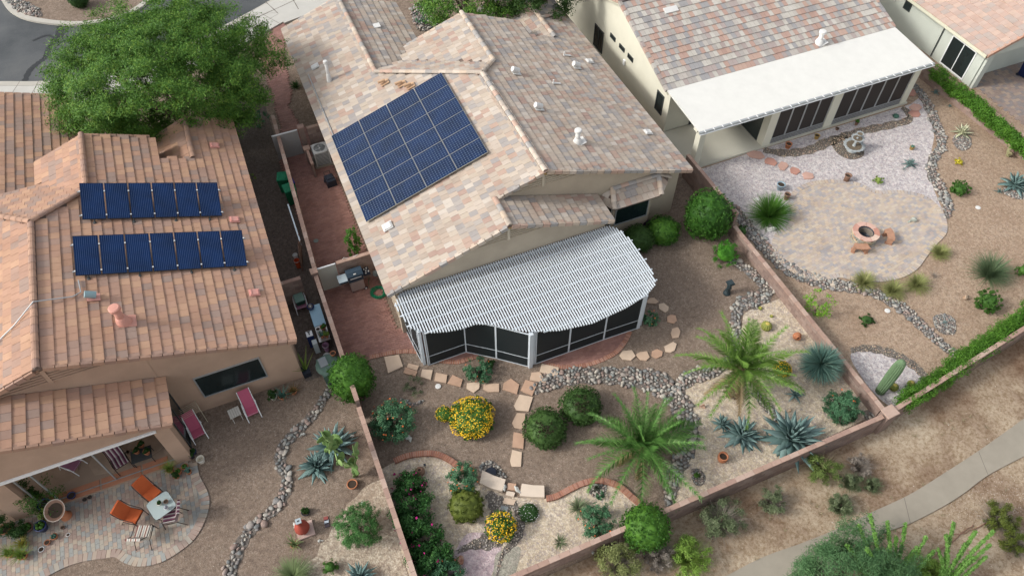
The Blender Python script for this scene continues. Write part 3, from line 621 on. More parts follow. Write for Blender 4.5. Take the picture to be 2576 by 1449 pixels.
RL.plane([(-9.45,18.3,zA(-9.45)),(-1.42,18.3,zA(-1.42)),(-1.42,32.5,zA(-1.42)),(-3.5,32.5,zA(-3.5)),(-3.5,29.4,zA(-3.5)),(-5.05,29.4,zA(-5.05)),(-5.05,31.0,zA(-5.05)),(-7.6,31.0,zA(-7.6)),(-7.6,27.2,zA(-7.6)),(-9.45,25.4,zA(-9.45))], Y_)
RL.plane([(-9.45,18.3,zA(-9.45)),(-17.5,18.3,2.8),(-17.5,30,2.8),(-13.4,29.4,4.29),(-9.45,25.4,zA(-9.45))], Y_)
RL.plane([(-9.45,25.4,zA(-9.45)),(-7.6,27.2,zA(-7.6)),(-9.75,29.35,4.27),(-13.4,29.35,4.27)], (1,0,0))
RL.plane([(-7.6,27.2,zA(-7.6)),(-7.6,31.0,zA(-7.6)),(-9.9,31.0,4.22),(-9.75,29.35,4.28)], Y_)
RL.plane([(-3.5,29.4,zA(-3.5)),(-3.5,32.5,zA(-3.5)),(-5.05,32.3,2.98),(-5.05,29.4,2.98)], Y_)
RL.plane([(-8.6,29.9,2.8),(-8.6,37.5,2.8),(-16.5,37.5,5.6),(-16.5,29.9,5.6)], Y_)
RL.ridge((-9.45,18.25,zA(-9.45)+.02),(-9.45,25.4,zA(-9.45)+.02)); RL.ridge((-9.45,25.4,5.79),(-7.6,27.2,5.13)); RL.ridge((-7.6,27.2,5.13),(-7.6,31.0,5.1)); RL.ridge((-9.45,25.4,5.79),(-13.4,29.4,4.35)); RL.ridge((-3.5,29.4,3.6),(-3.5,32.5,3.6))
for p, q in (((-1.42,18.3,zA(-1.42)),(-9.3,18.3,zA(-9.3))),((-9.6,18.3,zA(-9.3)-.05),(-17.5,18.3,2.8)),((-7.6,31,5.05),(-5.05,31,4.1)),((-7.6,31,5.03),(-9.9,31,4.2)),((-3.5,32.5,3.55),(-1.42,32.5,2.8)),((-3.5,32.5,3.55),(-5.05,32.4,2.98)),((-3.5,29.35,3.55),(-5.05,29.35,3.0)),((-8.6,37.5,2.8),(-16.5,37.5,5.6))): RL.rake(p, q)
RL.finish()
RP = Roof(HL, ROOF_L, UNDER, CAPL, .33, .40)
RP.plane([(-6.28,16.35,zP(-6.28)),(-13.3,16.35,zpk),(-13.3,18.43,zpk),(-6.28,18.43,zP(-6.28))], Y_); RP.plane([(-13.3,16.35,zpk),(-19,16.35,3.4),(-19,18.43,3.4),(-13.3,18.43,zpk)], Y_)
RP.rake((-6.28,16.35,zP(-6.28)),(-13.2,16.35,zpk-.04)); o = RP.finish(); o.name = 'patio_roof'
FLAG = pieces_mat('flagstone', [(.45,.34,.25),(.40,.27,.19),(.48,.36,.27),(.38,.28,.20)], .8, .2, 3)
PORCH = plain('porch_floor', (.36,.27,.20), .85, .12, 1.2); RED = plain('red_sandstone', (.42,.19,.11), .85, .22, 1.6)
b = MB(); b.box((-12.2, 18.75, .03), (11.2, 4.6, .06), PORCH); pf = b.build('porch_floor', kind='structure')
# irregular flagstones and the red border stones of the porch
def blob(cx, cy, rx, ry, n=7, jag=.16, rot=0.0, seed=None):
    rr = random.Random(seed if seed is not None else int(cx*91+cy*17)); o = []
    for i in range(n):
        a = 2*math.pi*(i+rr.uniform(-.25,.25))/n; k = 1+rr.uniform(-jag, jag); x, y = rx*k*math.cos(a), ry*k*math.sin(a); o.append((cx+x*math.cos(rot)-y*math.sin(rot), cy+x*math.sin(rot)+y*math.cos(rot)))
    return o
b = None
for i, (x0, x1) in enumerate(((-7.4,-8.35),(-8.4,-9.85),(-9.9,-11.9))):
    q = MB(); q.prism([(x0,16.5),(x1+.02,16.5),(x1+.02,16.95),(x0,16.95)], .06, .078, RED); q.build('stone', pf)
for cx, cy, rx, ry in ((-8.1,17.75,.75,.62),(-9.5,17.7,.72,.6),(-8.2,19.1,.8,.65),(-9.9,19.1,.8,.6),(-11.3,17.8,.8,.6),(-7.2,17.2,.3,.22),(-11.5,19.2,.7,.6)):
    q = MB(); q.prism(blob(cx, cy, rx, ry, 8, .12), .06, .074, FLAG); q.build('stone', pf)
# ---- right-hand neighbour with the white patio roof
HC = thing('cream_house', 'cream house with flat white patio roof and grey pink tiles behind the fire pit yard', 'house', (27, 28, 0))
KC = .327
def zC(y): return 2.9+KC*(y-26.05)
b = MB(); b.xprism([(26.1,0),(48,0),(48,2.6),(37.5,2.7),(31.7,zC(31.7)-.14),(26.1,zC(26.1)-.14)], 19.78, 33.5, ST_C)
b.build('wall', HC, True)
b = MB()
for x0, x1, y0, y1 in ((19.72,20.05,23.02,23.4),(23.95,24.44,23.02,23.5),(27.87,28.41,23.02,23.5),(33.1,33.52,23.02,23.5)): b.box(((x0+x1)/2,(y0+y1)/2,1.3), (x1-x0,y1-y0,2.6), ST_C)
b.box((26.6, 23.25, 2.52), (14.2,.3,.16), ST_C); b.box((33.4,24.7,1.3),(.2,2.7,2.6),ST_C); cb = b.build('patio_post', HC, True); tag(cb, kind='structure') if False else None
PATW = plain('white_roof_panel', (.64,.63,.585), .6, .025, .4, fine=2)
b = MB(); b.slab([(19.45,22.85,2.72),(33.9,22.85,2.72),(33.9,26.12,2.94),(19.45,26.12,2.94)], .09, PATW); pr = b.build('patio_roof', HC, True)
b = MB(); b.box((26.67,22.79,2.66), (14.5,.1,.13), ALU); b.box((26.67,22.72,2.60),(14.5,.05,.02),WHITE); b.build('gutter', pr)
for i in range(29): q = MB(); q.box((19.7+i*.5, 22.75, 2.735), (.03,.16,.02), WHITE); q.build('gutter_strap', pr)
b = MB(); b.box((26.6,24.5,.05), (14.0,3.1,.1), plain('patio_slab', (.50,.48,.40), .8, .08, .8)); b.build('patio_slab', None, kind='structure')
for (a, c, n) in ((24.46,27.85,4),(28.43,33.08,5)):
    w = (c-a)/n
    for i in range(n):
        win(HC, 'screen_panel', (a+i*w,23.1), (a+(i+1)*w,23.1), .40, 2.42, (0,-1), ALU, SCREEN_B, .045)
        q = MB(); q.box((a+(i+.5)*w, 23.07, .22), (w-.02,.05,.34), plain('kick_panel', (.17,.165,.165), .5, .1));
        for j in range(9): q.box((a+i*w+(j+.5)*w/9, 23.04, .22), (.02,.02,.32), ALU)
        q.build('kick_panel', HC, True)
win(HC, 'side_screen', (24.0,23.5), (24.0,26.0), .1, 2.45, (-1,0), DGREY, GLASS, .05, mull=1); win(HC, 'window', (21.3,26.08), (23.4,26.08), .1, 2.2, (0,-1), DGREY, GLASS, .06, mull=1)
win(HC, 'window', (19.78,33.5), (19.78,34.62), .2, 1.62, (-1,0), DGREY, GLASS, .06, mull=1, label='tall two pane window in the side wall')
for y in (32.2,31.1,30.1): win(HC, 'window', (19.78,y-.05), (19.78,y+.55), 1.86, 2.12, (-1,0), DGREY, GLASS, .03, label='small high slot window in the side wall')
win(HC, 'window', (19.78,26.6), (19.78,27.3), .8, 2.0, (-1,0), DGREY, GLASS, .05)
b = MB(); b.box((19.74, 30.9, 1.35), (.08,.2,.3), WHITE); b.build('meter_box', HC, True)
RC = Roof(HC, ROOF_C, UNDER, ROOF_C, .25, .385)
RC.plane([(19.5,26.05,2.9),(33.85,26.05,2.9),(33.85,31.7,zC(31.7)),(19.5,31.7,zC(31.7))], (1,0,0)); RC.plane([(19.5,31.7,zC(31.7)),(33.85,31.7,zC(31.7)),(33.85,37.5,2.9),(19.5,37.5,2.9)], (1,0,0))
RC.rake((19.45,26.05,2.92),(19.45,31.7,zC(31.7)+.02)); RC.rake((33.9,26.05,2.92),(33.9,31.7,zC(31.7)+.02)); RC.rake((19.45,37.5,2.92),(19.45,31.7,zC(31.7)+.02)); RC.ridge((19.4,31.7,zC(31.7)+.03),(33.9,31.7,zC(31.7)+.03)); RC.finish()
b = MB(); 
for p, q in (((26.05,2.78),(31.7,zC(31.7)-.12)),((31.7,zC(31.7)-.12),(37.5,2.78))): b.xprism([(p[0],p[1]-.18),(q[0],q[1]-.18),(q[0],q[1]),(p[0],p[1])], 19.5, 19.56, FASC_C)
b.build('fascia', HC, True)
# ---- far right house
HD = thing('pink_roof_house', 'grey green house with blush pink tiles at the top right corner', 'house', (42, 28, 0))
b = MB(); b.prism([(37.9,23.4),(44,23.4),(44,48),(37.9,48)], 0, 2.45, ST_D)
b.yprism([(37.9,0),(38.3,0),(38.3,2.15),(46,2.15),(46,5.0),(37.9,2.45)], 22.6, 22.8, ST_D); b.box((37.98,23.1,1.2),(.16,.7,2.4),ST_D); b.build('wall', HD, True)
RD = Roof(HD, ROOF_D, UNDER, CAPD, .33, .40)
RD.plane([(37.45,22.5,2.42),(46,22.5,5.24),(46,40,5.24),(37.45,40,2.42)], Y_); RD.rake((37.45,22.5,2.42),(46,22.5,5.24)); RD.finish()
b = MB(); b.box((37.42,31.2,2.33),(.06,17.4,.16),FASC_C); b.build('fascia', HD, True); b = MB(); b.yprism([(37.5,2.2),(46,5.0),(46,5.14),(37.5,2.36)],22.5,22.56,plain('rust_fascia',(.36,.17,.09),.8,.1)); b.build('rake_board', HD, True)
win(HD, 'window', (37.9,23.35), (37.9,25.2), .1, 1.95, (-1,0), WHITE, GLASS, .07, mull=1); win(HD, 'window', (37.9,28.6), (37.9,29.15), 1.4, 1.9, (-1,0), DGREY, GLASS, .04, label='small dark square window near the eave')
b = MB(); b.tube([(37.8,25.9,2.1),(37.84,25.9,1.9),(37.84,25.9,.1)], .035, DGREY, 6); b.build('downpipe', HD, True)
b = MB(); b.box((37.86,30.0,1.6),(.06,.25,.3),WHITE); b.build('meter_box', HD, True)
pave('brown_paver_patio', [(38.3,10.5),(50,10.5),(50,23.4),(38.3,23.4)], .012, .25, .2, pieces_mat('brown_paver', [(.27,.21,.18),(.32,.25,.20),(.23,.20,.19)], .85, .2, 8), MORT, 0, limit=60)
# ================================================================ pergola and its sun screens
PG = thing('pergola', 'white slatted pergola with curved edge and dark mesh screens behind the tan house', 'pergola', (8, 17.5, 0))
PWH = plain('pergola_white', (.56,.605,.635), .5, .04, 2, spec=.35)
fx = [2.66,2.84,3.2,3.54,4.14,4.7,5.29,5.8,6.2,6.7,7.14,8.25,9.63,11.2,12.28,12.91,13.06,13.16]; fy = [18.3,17.33,17.0,16.79,16.60,16.50,16.50,16.30,15.95,15.58,15.33,14.93,14.74,14.9,15.15,15.5,15.85,16.9]
tx = [2.66,2.95,3.1,12.6,12.9,13.05,13.16]; ty = [18.75,19.15,19.2,19.2,18.9,18.5,17.6]
x = 2.66; i = 0; ZP = 2.5
while x < 13.17:
    y0, y1 = float(np.interp(x, fx, fy)), float(np.interp(x, tx, ty)); q = MB(); q.box((x, (y0+y1)/2, ZP), (.05, y1-y0, .055), PWH); q.build('slat', PG, True); x += .112
for i, y in enumerate(np.arange(15.15, 19.2, .585)):
    xa = max([fx[j] for j in range(10) if fy[j] < y] and [float(np.interp(-y, [-v for v in fy[:5]], fx[:5]))] or [2.7]) if y > 16.62 else float(np.interp(-y, [-16.5,-16.09,-15.68,-15.38,-15.0], [5.7,6.2,6.7,7.14,8.1]))
    xb = float(np.interp(y, [15.1,15.5,15.85,16.9,17.6,18.5,19.2], [12.2,12.95,13.1,13.2,13.2,13.1,12.7]))
    q = MB(); q.box(((xa+xb)/2, y, ZP-.055), (xb-xa+.12, .055, .05), PWH); q.build('rafter', PG, True)
q = MB(); q.box((7.75,19.12,ZP-.1),(9.6,.06,.16),PWH); q.build('ledger', PG, True)
for x0, y0, w_ in ((3.12,17.12,.12),(3.26,17.0,.05),(7.18,15.28,.16),(7.36,15.36,.10),(12.3,15.3,.14),(12.48,15.38,.08)):
    q = MB(); q.box((x0, y0, 1.22), (w_,w_,2.44), PWH); q.build('post', PG, True)
def screens(pts, zr=.66):
    for a, c in zip(pts[:-1], pts[1:]):
        nrm = (c[1]-a[1], -(c[0]-a[0])); o = win(PG, 'screen_panel', a, c, .03, 2.42, nrm, PWH, SCREEN, .035, dep=.04, rail=zr)
screens([(3.3,17.0),(4.96,17.0),(6.03,16.2),(7.12,15.3)]); screens([(7.42,15.32),(8.96,15.31),(10.63,15.31),(12.25,15.27)]); screens([(12.5,15.4),(12.6,17.3),(12.5,19.15)]); screens([(2.95,19.15),(3.0,18.1),(3.07,17.2)])
b = MB(); b.box((2.86,19.1,1.2),(.16,.3,2.4),ST_MAIN); b.build('stucco_pier', H, True)
# ================================================================ solar panels
def solar_mat(name, cell, nx, ny, gap, col, linec, dot=True):
    m, nt, b = newmat(name); tc = nt.nodes.new('ShaderNodeTexCoord'); sp = nt.nodes.new('ShaderNodeSeparateXYZ'); nt.links.new(tc.outputs['Object'], sp.inputs[0])
    outs = []
    for ax, n in ((0, nx), (1, ny)):
        a = node(nt, 'ShaderNodeMath', operation='MULTIPLY_ADD'); nt.links.new(sp.outputs[ax], a.inputs[0]); a.inputs[1].default_value = n/cell[ax]; a.inputs[2].default_value = 100.0+ (n/2.0)
        f = node(nt, 'ShaderNodeMath', operation='PINGPONG'); nt.links.new(a.outputs[0], f.inputs[0]); f.inputs[1].default_value = .5; outs.append(f.outputs[0])
    v = noise(nt, 1.3, 3); base = mixc(nt, [c*.75 for c in col], [c*1.25 for c in col], rng(nt, v, .35, .65, 0, 1))
    lines = base
    if dot:
        s = node(nt, 'ShaderNodeMath', operation='ADD'); nt.links.new(outs[0], s.inputs[0]); nt.links.new(outs[1], s.inputs[1])
        lines = mixc(nt, base, linec, rng(nt, s.outputs[0], .12, .17, 1, 0))
        for o_ in outs: lines = mixc(nt, lines, [c*.35 for c in linec], rng(nt, o_, .015, .04, .8, 0))
    else: lines = mixc(nt, base, linec, rng(nt, outs[0], .035, .07, .75, 0))
    nt.links.new(lines, b.inputs['Base Color']); b.inputs['Roughness'].default_value = .28; b.inputs['Specular IOR Level'].default_value = .16; return m
FRAME_S = plain('array_frame', (.42,.42,.36), .4, .05, metal=.4); BLK = plain('black_frame', (.02,.024,.035), .4, .05)
SOL1 = solar_mat('solar_cells', (1.5,.99), 12, 8, .1, (.004,.017,.058), (.36,.43,.52)); SOL2 = solar_mat('solar_cells_striped', (.80,1.6), 12, 9, .1, (.004,.020,.075), (.15,.22,.36), False)
def tilted(o, x, y, z): return frame(o, x, y, z)
def panel(root, M, sx, sy, mcell, mframe, fw=.012, name='solar_panel'):
    q = MB(); q.box((0,0,0),(sx,sy,.035),mframe); q.box((0,0,.019),(sx-2*fw,sy-2*fw,.004),mcell); o = q.build(name, root); o.matrix_basis = Matrix(M.tolist())
    o.matrix_parent_inverse = Matrix.Translation([-c for c in ORG[root.name]]); return o
ang = math.atan(.352); xs = np.array((math.cos(ang), 0, math.sin(ang))); nn = np.array((-math.sin(ang), 0, math.cos(ang))); ys = np.array((0,1,0))
SA = thing('solar_array', 'large blue solar array of four by six gridded panels on the tan tile roof', 'solar array', (5.6, 26, 4))
o0 = np.array((2.80, 0, zL(2.80)))+nn*.17
me1 = None
for i in range(4):
    for j in range(6):
        c = o0+xs*((i+.5)*1.525)+np.array((0, 23.04+(j+.5)*1.012, 0))
        if me1 is None: o = panel(SA, tilted(c, xs, ys, nn), 1.505, 1.0, SOL1, FRAME_S, .01); me1 = o.data
        else: o = link('solar_panel', me1, SA, Matrix(tilted(c, xs, ys, nn).tolist()), True)
q = MB()
for i in range(8):
    c = o0+xs*(.4+i*.77)+np.array((0,26.07,0))-nn*.07; q.box((0,0,0),(.04,6.0,.05),DGREY,M=Matrix(tilted(c, xs, ys, nn).tolist()))
q.build('mounting_rail', SA, True)
q = MB(); pts = [W(*p, 0) for p in []]
yy = np.linspace(29.1, 34.4, 6); q.tube([(2.86, float(y), zL(2.86)+.09) for y in yy], .02, ALU, 6); q.build('conduit', SA, True)
def tiltrow(y_front, xL, n, w_, label):
    R = thing('solar_array', label, 'solar array', (xL+3, y_front+.7, 4)); a = math.atan(k_); X = np.array((math.cos(a),0,-math.sin(a))); N = np.array((math.sin(a),0,math.cos(a))); th = math.radians(21)
    Yv = np.array((0,1,0))*math.cos(th)+N*math.sin(th); Z = np.cross(X, Yv); me = None
    for i in range(n):
        c = np.array((xL, y_front, zA(xL)))+N*.14+X*((i+.5)*w_)+Yv*.81
        M = tilted(c, X, Yv, Z)
        if me is None: o = panel(R, M, w_-.035, 1.62, SOL2, BLK, .02); me = o.data
        else: link('solar_panel', me, R, Matrix(M.tolist()), True)
    for u, vv in [(k, v) for k in range(n+1) for v in (.18, 1.25)]:
        q = MB(); c = np.array((xL, y_front, zA(xL)))+N*.14+X*(u*w_)+Yv*vv+Z*.03; q.box((0,0,0),(.05,.05,.03),WHITE,M=Matrix(tilted(c,X,Yv,Z).tolist())); q.build('clamp', R, True)
    q = MB()
    for v in (.18, 1.25):
        c = np.array((xL, y_front, zA(xL)))+N*.14+X*(n*w_/2)+Yv*v-Z*.04; q.box((0,0,0),(n*w_+.16,.045,.045),ALU,M=Matrix(tilted(c,X,Yv,Z).tolist()))
    for u in (.5, n*.35, n*.65, n-.6):
        p0 = np.array((xL, y_front, zA(xL)))+X*(u*w_)
        q.tube([p0+Yv*.05+N*.12-np.array((0,.07,0)), p0-np.array((0,.07,0))], .03, DGREY, 6); q.tube([p0+N*.02+np.array((0,1.2,0)), p0+N*.14+Yv*1.25], .025, ALU, 6)
        q.lathe([(.07,0),(.07,.03),(.03,.05)], DGREY, 8, tuple(p0+N*.02-np.array((0,.09,0))))
    q.build('support_leg', R, True)
tiltrow(22.28, -8.22, 7, .875, 'front row of seven tilted blue panels on the terracotta roof')
tiltrow(25.33, -7.86, 6, .875, 'back row of six tilted blue panels on the terracotta roof')
# ================================================================ fittings on the roofs
VW = plain('vent_white', (.62,.61,.58), .5, .05); VP = plain('vent_pink', (.55,.27,.21), .6, .08); VO = plain('vent_orange', (.48,.31,.19), .7, .1); VB = plain('vent_grey_blue', (.25,.36,.38), .5, .08); PKF = plain('pink_flashing', (.62,.31,.26), .7, .08)
def roofz(kind, x): return {'L': zL, 'R': zR, 'A': zA}[kind](x)
def roofM(kind, x, y, lift=.09):
    s_ = {'L': .352, 'R': -.352, 'A': -k_}[kind]; a = math.atan(s_); X = (math.cos(a),0,math.sin(a)); N = (-math.sin(a),0,math.cos(a)); return Matrix(frame((x, y, roofz(kind, x)+lift), X, (0,1,0), N).tolist())
def flat_vent(kind, x, y, mat, label, w=.42, l=.36, cat='roof vent'):
    R = thing('roof_vent', label, cat, (x, y, roofz(kind, x))); M = roofM(kind, x, y); q = MB(); q.box((0,0,.0),(w,l,.03),mat,M=M); q.build('flashing', R, True)
    q = MB(); q.box((0,0,.035),(w*.8,l*.8,.04),mat,M=M); q.box((w*.3,0,.06),(.03,l*.7,.02),mat,M=M); q.box((-w*.3,0,.06),(.03,l*.7,.02),mat,M=M); q.build('hood', R, True)
flat_vent('R', 16.71, 29.5, VW, 'flat white vent high on the right slope of the tan roof, near its far side'); flat_vent('R', 16.82, 23.4, VW, 'flat white vent on the right slope of the tan roof, near the right eave')
flat_vent('L', 3.32, 34.7, VW, 'flat white vent beside the tall white pipe'); flat_vent('L', 3.5, 22.3, VW, 'bright white flat vent below the big solar array', .46, .42)
flat_vent('A', -2.47, 25.15, PKF, 'pink flat vent right of the back solar row'); flat_vent('A', -2.44, 20.85, PKF, 'pink flat vent nearest the rear rake of the terracotta roof'); flat_vent('A', -2.49, 30.3, PKF, 'pink flat vent beside the small dormer of the terracotta roof')
q = thing('roof_vent', 'flat white vent on the lower tan roof wing near the trees', 'roof vent', (7.2,36.4,3.4)); b = MB(); b.box((7.2,36.4,3.93-.352*1.33+.07),(.4,.4,.05),VW); b.build('hood', q, True)
q = thing('roof_vent', 'flat white vent on the grey pink roof of the cream house', 'roof vent', (21.9,31,4.6)); b = MB(); b.box((0,0,0),(.8,.36,.06),VW,M=Matrix(frame((21.9,30.4,zC(30.4)+.07),(1,0,0),(0,.95,.31),(0,-.31,.95)).tolist())); b.build('hood', q, True)
def pipe_vent(x, y, z, h, r, mat, label, cap=True, base=.5):
    R = thing('vent_pipe', label, 'vent pipe', (x, y, z)); q = MB(); q.lathe([(r*2.1,-.06),(r*1.9,.04),(r*1.3,h*.35),(r*1.02,h*.4)], mat, 16, (x,y,z)); q.build('flashing', R, True, smooth=True)
    q = MB(); q.lathe([(r,-.05),(r,h)], mat, 16, (x,y,z)); q.build('pipe', R, True, smooth=True)
    if cap: q = MB(); q.lathe([(r*1.05,h-.1),(r*1.5,h-.08),(r*1.5,h+.03),(r*1.2,h+.06),(0.001,h+.07)], mat, 16, (x,y,z)); q.build('cap', R, True)
    q = MB(); q.box((0,0,0),(base,base*.9,.02),mat,M=Matrix.Translation((x+.12,y,z+.02))@Matrix.Rotation(-.34 if x > 0 else .35,4,'Y')); q.build('base_plate', R, True)
pipe_vent(12.56,22.58,zR(12.56),.72,.11,VW,'stout white flue pipe near the rear of the tan roof'); pipe_vent(3.71,33.1,zL(3.71)+.02,1.15,.075,VW,'tall thin white pipe left of the tan roof ridge',base=.3)
pipe_vent(-6.89,19.95,zA(-6.89),.85,.14,VP,'pink flue pipe on the terracotta roof below the solar rows',base=.6); pipe_vent(29.0,26.35,zC(26.3),.72,.13,VW,'white flue pipe where the grey pink tiles meet the white patio roof',base=.6)
def scoop(kind, x, y, mat, label, r=.13, l=.34, plate=None):
    R = thing('scoop_vent', label, 'roof vent', (x,y,roofz(kind,x))); M = roofM(kind, x, y); q = MB(); q.box((.06,0,.01),(.44,.34,.02),plate or mat,M=M); q.build('base_plate', R, True)
    q = MB(); s_ = 1 if kind == 'R' else -1; P = [M@Vector(p) for p in ((-.22,0,.20),(.14,0,.13))]
    q.tube(P, r, mat, 14, True); q.build('hood', R, True, smooth=False); q = MB(); d = (P[1]-P[0]).normalized(); q.tube([P[1]-d*.01, P[1]+d*.004], r*.75, BLK, 12); q.build('opening', R, True)
scoop('R',11.8,27.9,VW,'white drum vent on the right slope nearest the ridge corner'); scoop('R',15.55,28.8,VW,'white drum vent beside the flat white vent on the right slope'); scoop('R',11.71,25.0,VW,'white drum vent half way down the main tan ridge')
scoop('A',-7.75,21.2,VB,'grey blue drum vent below the front solar row',plate=PKF)
for x, y, lb in ((5.97,30.7,'orange flashing vent, left of the three by the solar array'),(6.64,29.95,'orange flashing vent, middle of the three by the solar array'),(6.95,29.5,'orange flashing vent touching the top corner of the solar array')): scoop('L',x,y,VO,lb,.07,.2)
for x, y, lb in ((15.47,29.9,'thin white plumbing stub above the drum vent on the right slope'),(13.59,27.2,'thin white plumbing stub in the middle of the right slope')):
    R = thing('plumbing_vent', lb, 'vent pipe', (x,y,zR(x))); M = roofM('R', x, y); q = MB(); q.box((.12,0,0),(.45,.12,.03),VW,M=M); q.build('base_plate', R, True); q = MB(); q.tube([(x-.06,y,zR(x)),(x-.06,y,zR(x)+.3)],.035,VW,8); q.build('pipe', R, True)
b = MB(); b.tube([(-8.1,22.1,zA(-8.1)+.1),(-8.05,21.5,zA(-8.05)+.1),(-8.3,21.3,zA(-8.3)+.1),(-9.4,21.1,zA(-9.4)+.2),(-10.2,20.6,zA(-8.7)+.1),(-12.5,19.6,4.7)],.022,ALU,6); tag(b.build('conduit'), 'thin grey conduit running left from the front solar row', 'conduit')
# ================================================================ rocks
def icos():
    t = (1+5**.5)/2; v = [(-1,t,0),(1,t,0),(-1,-t,0),(1,-t,0),(0,-1,t),(0,1,t),(0,-1,-t),(0,1,-t),(t,0,-1),(t,0,1),(-t,0,-1),(-t,0,1)]
    f = [(0,11,5),(0,5,1),(0,1,7),(0,7,10),(0,10,11),(1,5,9),(5,11,4),(11,10,2),(10,7,6),(7,1,8),(3,9,4),(3,4,2),(3,2,6),(3,6,8),(3,8,9),(4,9,5),(2,4,11),(6,2,10),(8,6,7),(9,8,1)]
    return [Vector(p).normalized() for p in v], f
def ico(sub=1):
    v, f = icos()
    for _ in range(sub):
        c = {}; nf = []
        def mid(a, b):
            k = (min(a,b), max(a,b))
            if k not in c: v.append(((v[a]+v[b])/2).normalized()); c[k] = len(v)-1
            return c[k]
        for a, b, d in f: x, y, z = mid(a,b), mid(b,d), mid(d,a); nf += [(a,x,z),(b,y,x),(d,z,y),(x,y,z)]
        f = nf
    return np.array([tuple(p) for p in v]), np.array(f)
IV, IF = ico(1); IV2, IF2 = ico(2); IV3, IF3 = ico(3)
def rockbase(seed, jag, flat=.6, V=IV, F=IF):
    r = np.random.RandomState(seed); d = np.ones(len(V))
    for _ in range(7):
        n = r.normal(size=3); n /= np.linalg.norm(n); h = V@n; d *= np.where(h > .45, 1-jag*(h-.45)*1.6, 1)
    d *= 1+r.uniform(-jag*.12, jag*.12, len(V)); P = V*d[:, None]*np.array((1, r.uniform(.65,.95), flat)); return P*.5, F
COBB = [rockbase(s, .35, .55) for s in range(5)]; ANG = [rockbase(s+20, .9, .6, *( (np.array([tuple(p) for p in icos()[0]]), np.array(icos()[1])) )) for s in range(5)]
RIVER = pieces_mat('river_rock', [(.22,.21,.20),(.29,.28,.255),(.18,.185,.18),(.33,.265,.23),(.38,.355,.31),(.27,.20,.17),(.24,.25,.235),(.42,.385,.33),(.20,.185,.175),(.34,.30,.265)], .75, .15, 20)
ANGR = pieces_mat('angular_rock', [(.38,.34,.28),(.46,.40,.33),(.30,.27,.23),(.42,.33,.26),(.34,.31,.29),(.52,.47,.40)], .85, .2, 20)
TANR = pieces_mat('tan_rock', [(.34,.28,.20),(.42,.33,.24),(.26,.22,.17),(.38,.27,.2),(.30,.27,.22)], .85, .2, 20)
BEDM = gravel('bed_soil', [(.17,.15,.13),(.22,.19,.17),(.13,.115,.10)], .04, .2, (.12,.1,.085))
def rock_bed(name, poly, size, mat, label, density=.9, bases=COBB, limit=260, cat='rock bed', bed=True, z=0.0, big=.12):
    P = np.array([(p[0], p[1]) for p in poly]); x0, y0 = P.min(0); x1, y1 = P.max(0)
    o = sheet(name, poly, z+.016, BEDM); o['kind'] = 'structure'; tag(o, label)
    st = size*.86/math.sqrt(density); X, Y = np.meshgrid(np.arange(x0, x1, st), np.arange(y0, y1, st*.9)); X = X+(np.arange(X.shape[0]) % 2)[:, None]*st/2; X = X+RN.uniform(-.25,.25,X.shape)*st; Y = Y+RN.uniform(-.25,.25,Y.shape)*st
    X, Y = X.ravel(), Y.ravel(); k = inside(poly, X, Y); X, Y = X[k], Y[k]; M = []
    for x, y in zip(X, Y):
        s = size*RN.uniform(.6,1.4)*(1.5 if RN.rand() < big else 1); a = RN.uniform(0, 6.28); t = RN.normal(0, .18)
        m_ = Matrix.Translation((x, y, z+.02+s*.12))@Matrix.Rotation(a,4,'Z')@Matrix.Rotation(t,4,'X')@Matrix.Diagonal((s, s, s, 1)); M.append(np.array(m_))
    scatter_pieces(o, 'cobble', bases, M, RN.randint(0, len(bases), len(M)), mat, limit, 'cobbles', smooth=bases is COBB); return o
def band(pts, n=5):
    """(x, y, half width in picture units) centre line -> ground polygon"""
    P = smooth_line(pts, n); L, R_ = [], []
    for i, p in enumerate(P):
        a, c = P[max(i-1,0)], P[min(i+1,len(P)-1)]; t = np.array((c[0]-a[0], c[1]-a[1])); t = t/np.linalg.norm(t); w_ = p[2]*(1+.18*math.sin(i*1.9))
        L.append(W(p[0]-t[1]*w_, p[1]+t[0]*w_)[:2]); R_.append(W(p[0]+t[1]*w_, p[1]-t[0]*w_)[:2])
    return L+R_[::-1]
rock_bed('river_rock_bed', band([(838,955,6),(820,995,9),(790,1040,11),(748,1085,12),(715,1120,13),(705,1160,15),(722,1205,14),(714,1245,14),(690,1280,13),(645,1318,13),(612,1358,14),(590,1410,15),(565,1470,16)]), .185, RIVER, 'winding grey river rock line down the left yard', .9)
rock_bed('river_rock_bed', band([(1340,985,10),(1375,962,22),(1430,948,22),(1500,945,20),(1570,948,24),(1640,960,28),(1690,990,30),(1722,1040,26),(1738,1095,22),(1722,1145,20),(1695,1190,22),(1685,1240,16),(1680,1275,8)]), .185, RIVER, 'broad river rock bed curving from the stepping stones round the front palm', .95)
rock_bed('river_rock_bed', band([(1690,985,12),(1735,950,20),(1790,935,16),(1838,905,14),(1852,850,12),(1850,800,13),(1862,768,18),(1905,752,22),(1935,730,14),(1905,700,12),(1868,672,10),(1830,655,6)]), .18, RIVER, 'grey river rock bed from the back palm up to the pink wall', .95)
rock_bed('river_rock_bed', band([(1895,985,9),(1925,1015,12),(1950,1045,10),(1985,1068,6)]), .13, RIVER, 'short river rock strip below the back palm trunk', .9, limit=60)
rock_bed('river_rock_bed', band([(1838,518,7),(1862,548,14),(1890,585,15),(1920,620,15),(1955,655,14),(1995,685,15),(2040,702,15),(2085,714,15),(2135,722,14),(2185,732,12),(2235,755,12),(2275,780,13),(2310,812,13),(2345,845,11),(2380,875,10),(2410,900,8)]), .155, RIVER, 'long river rock line following the lower edge of the round patio', .95)
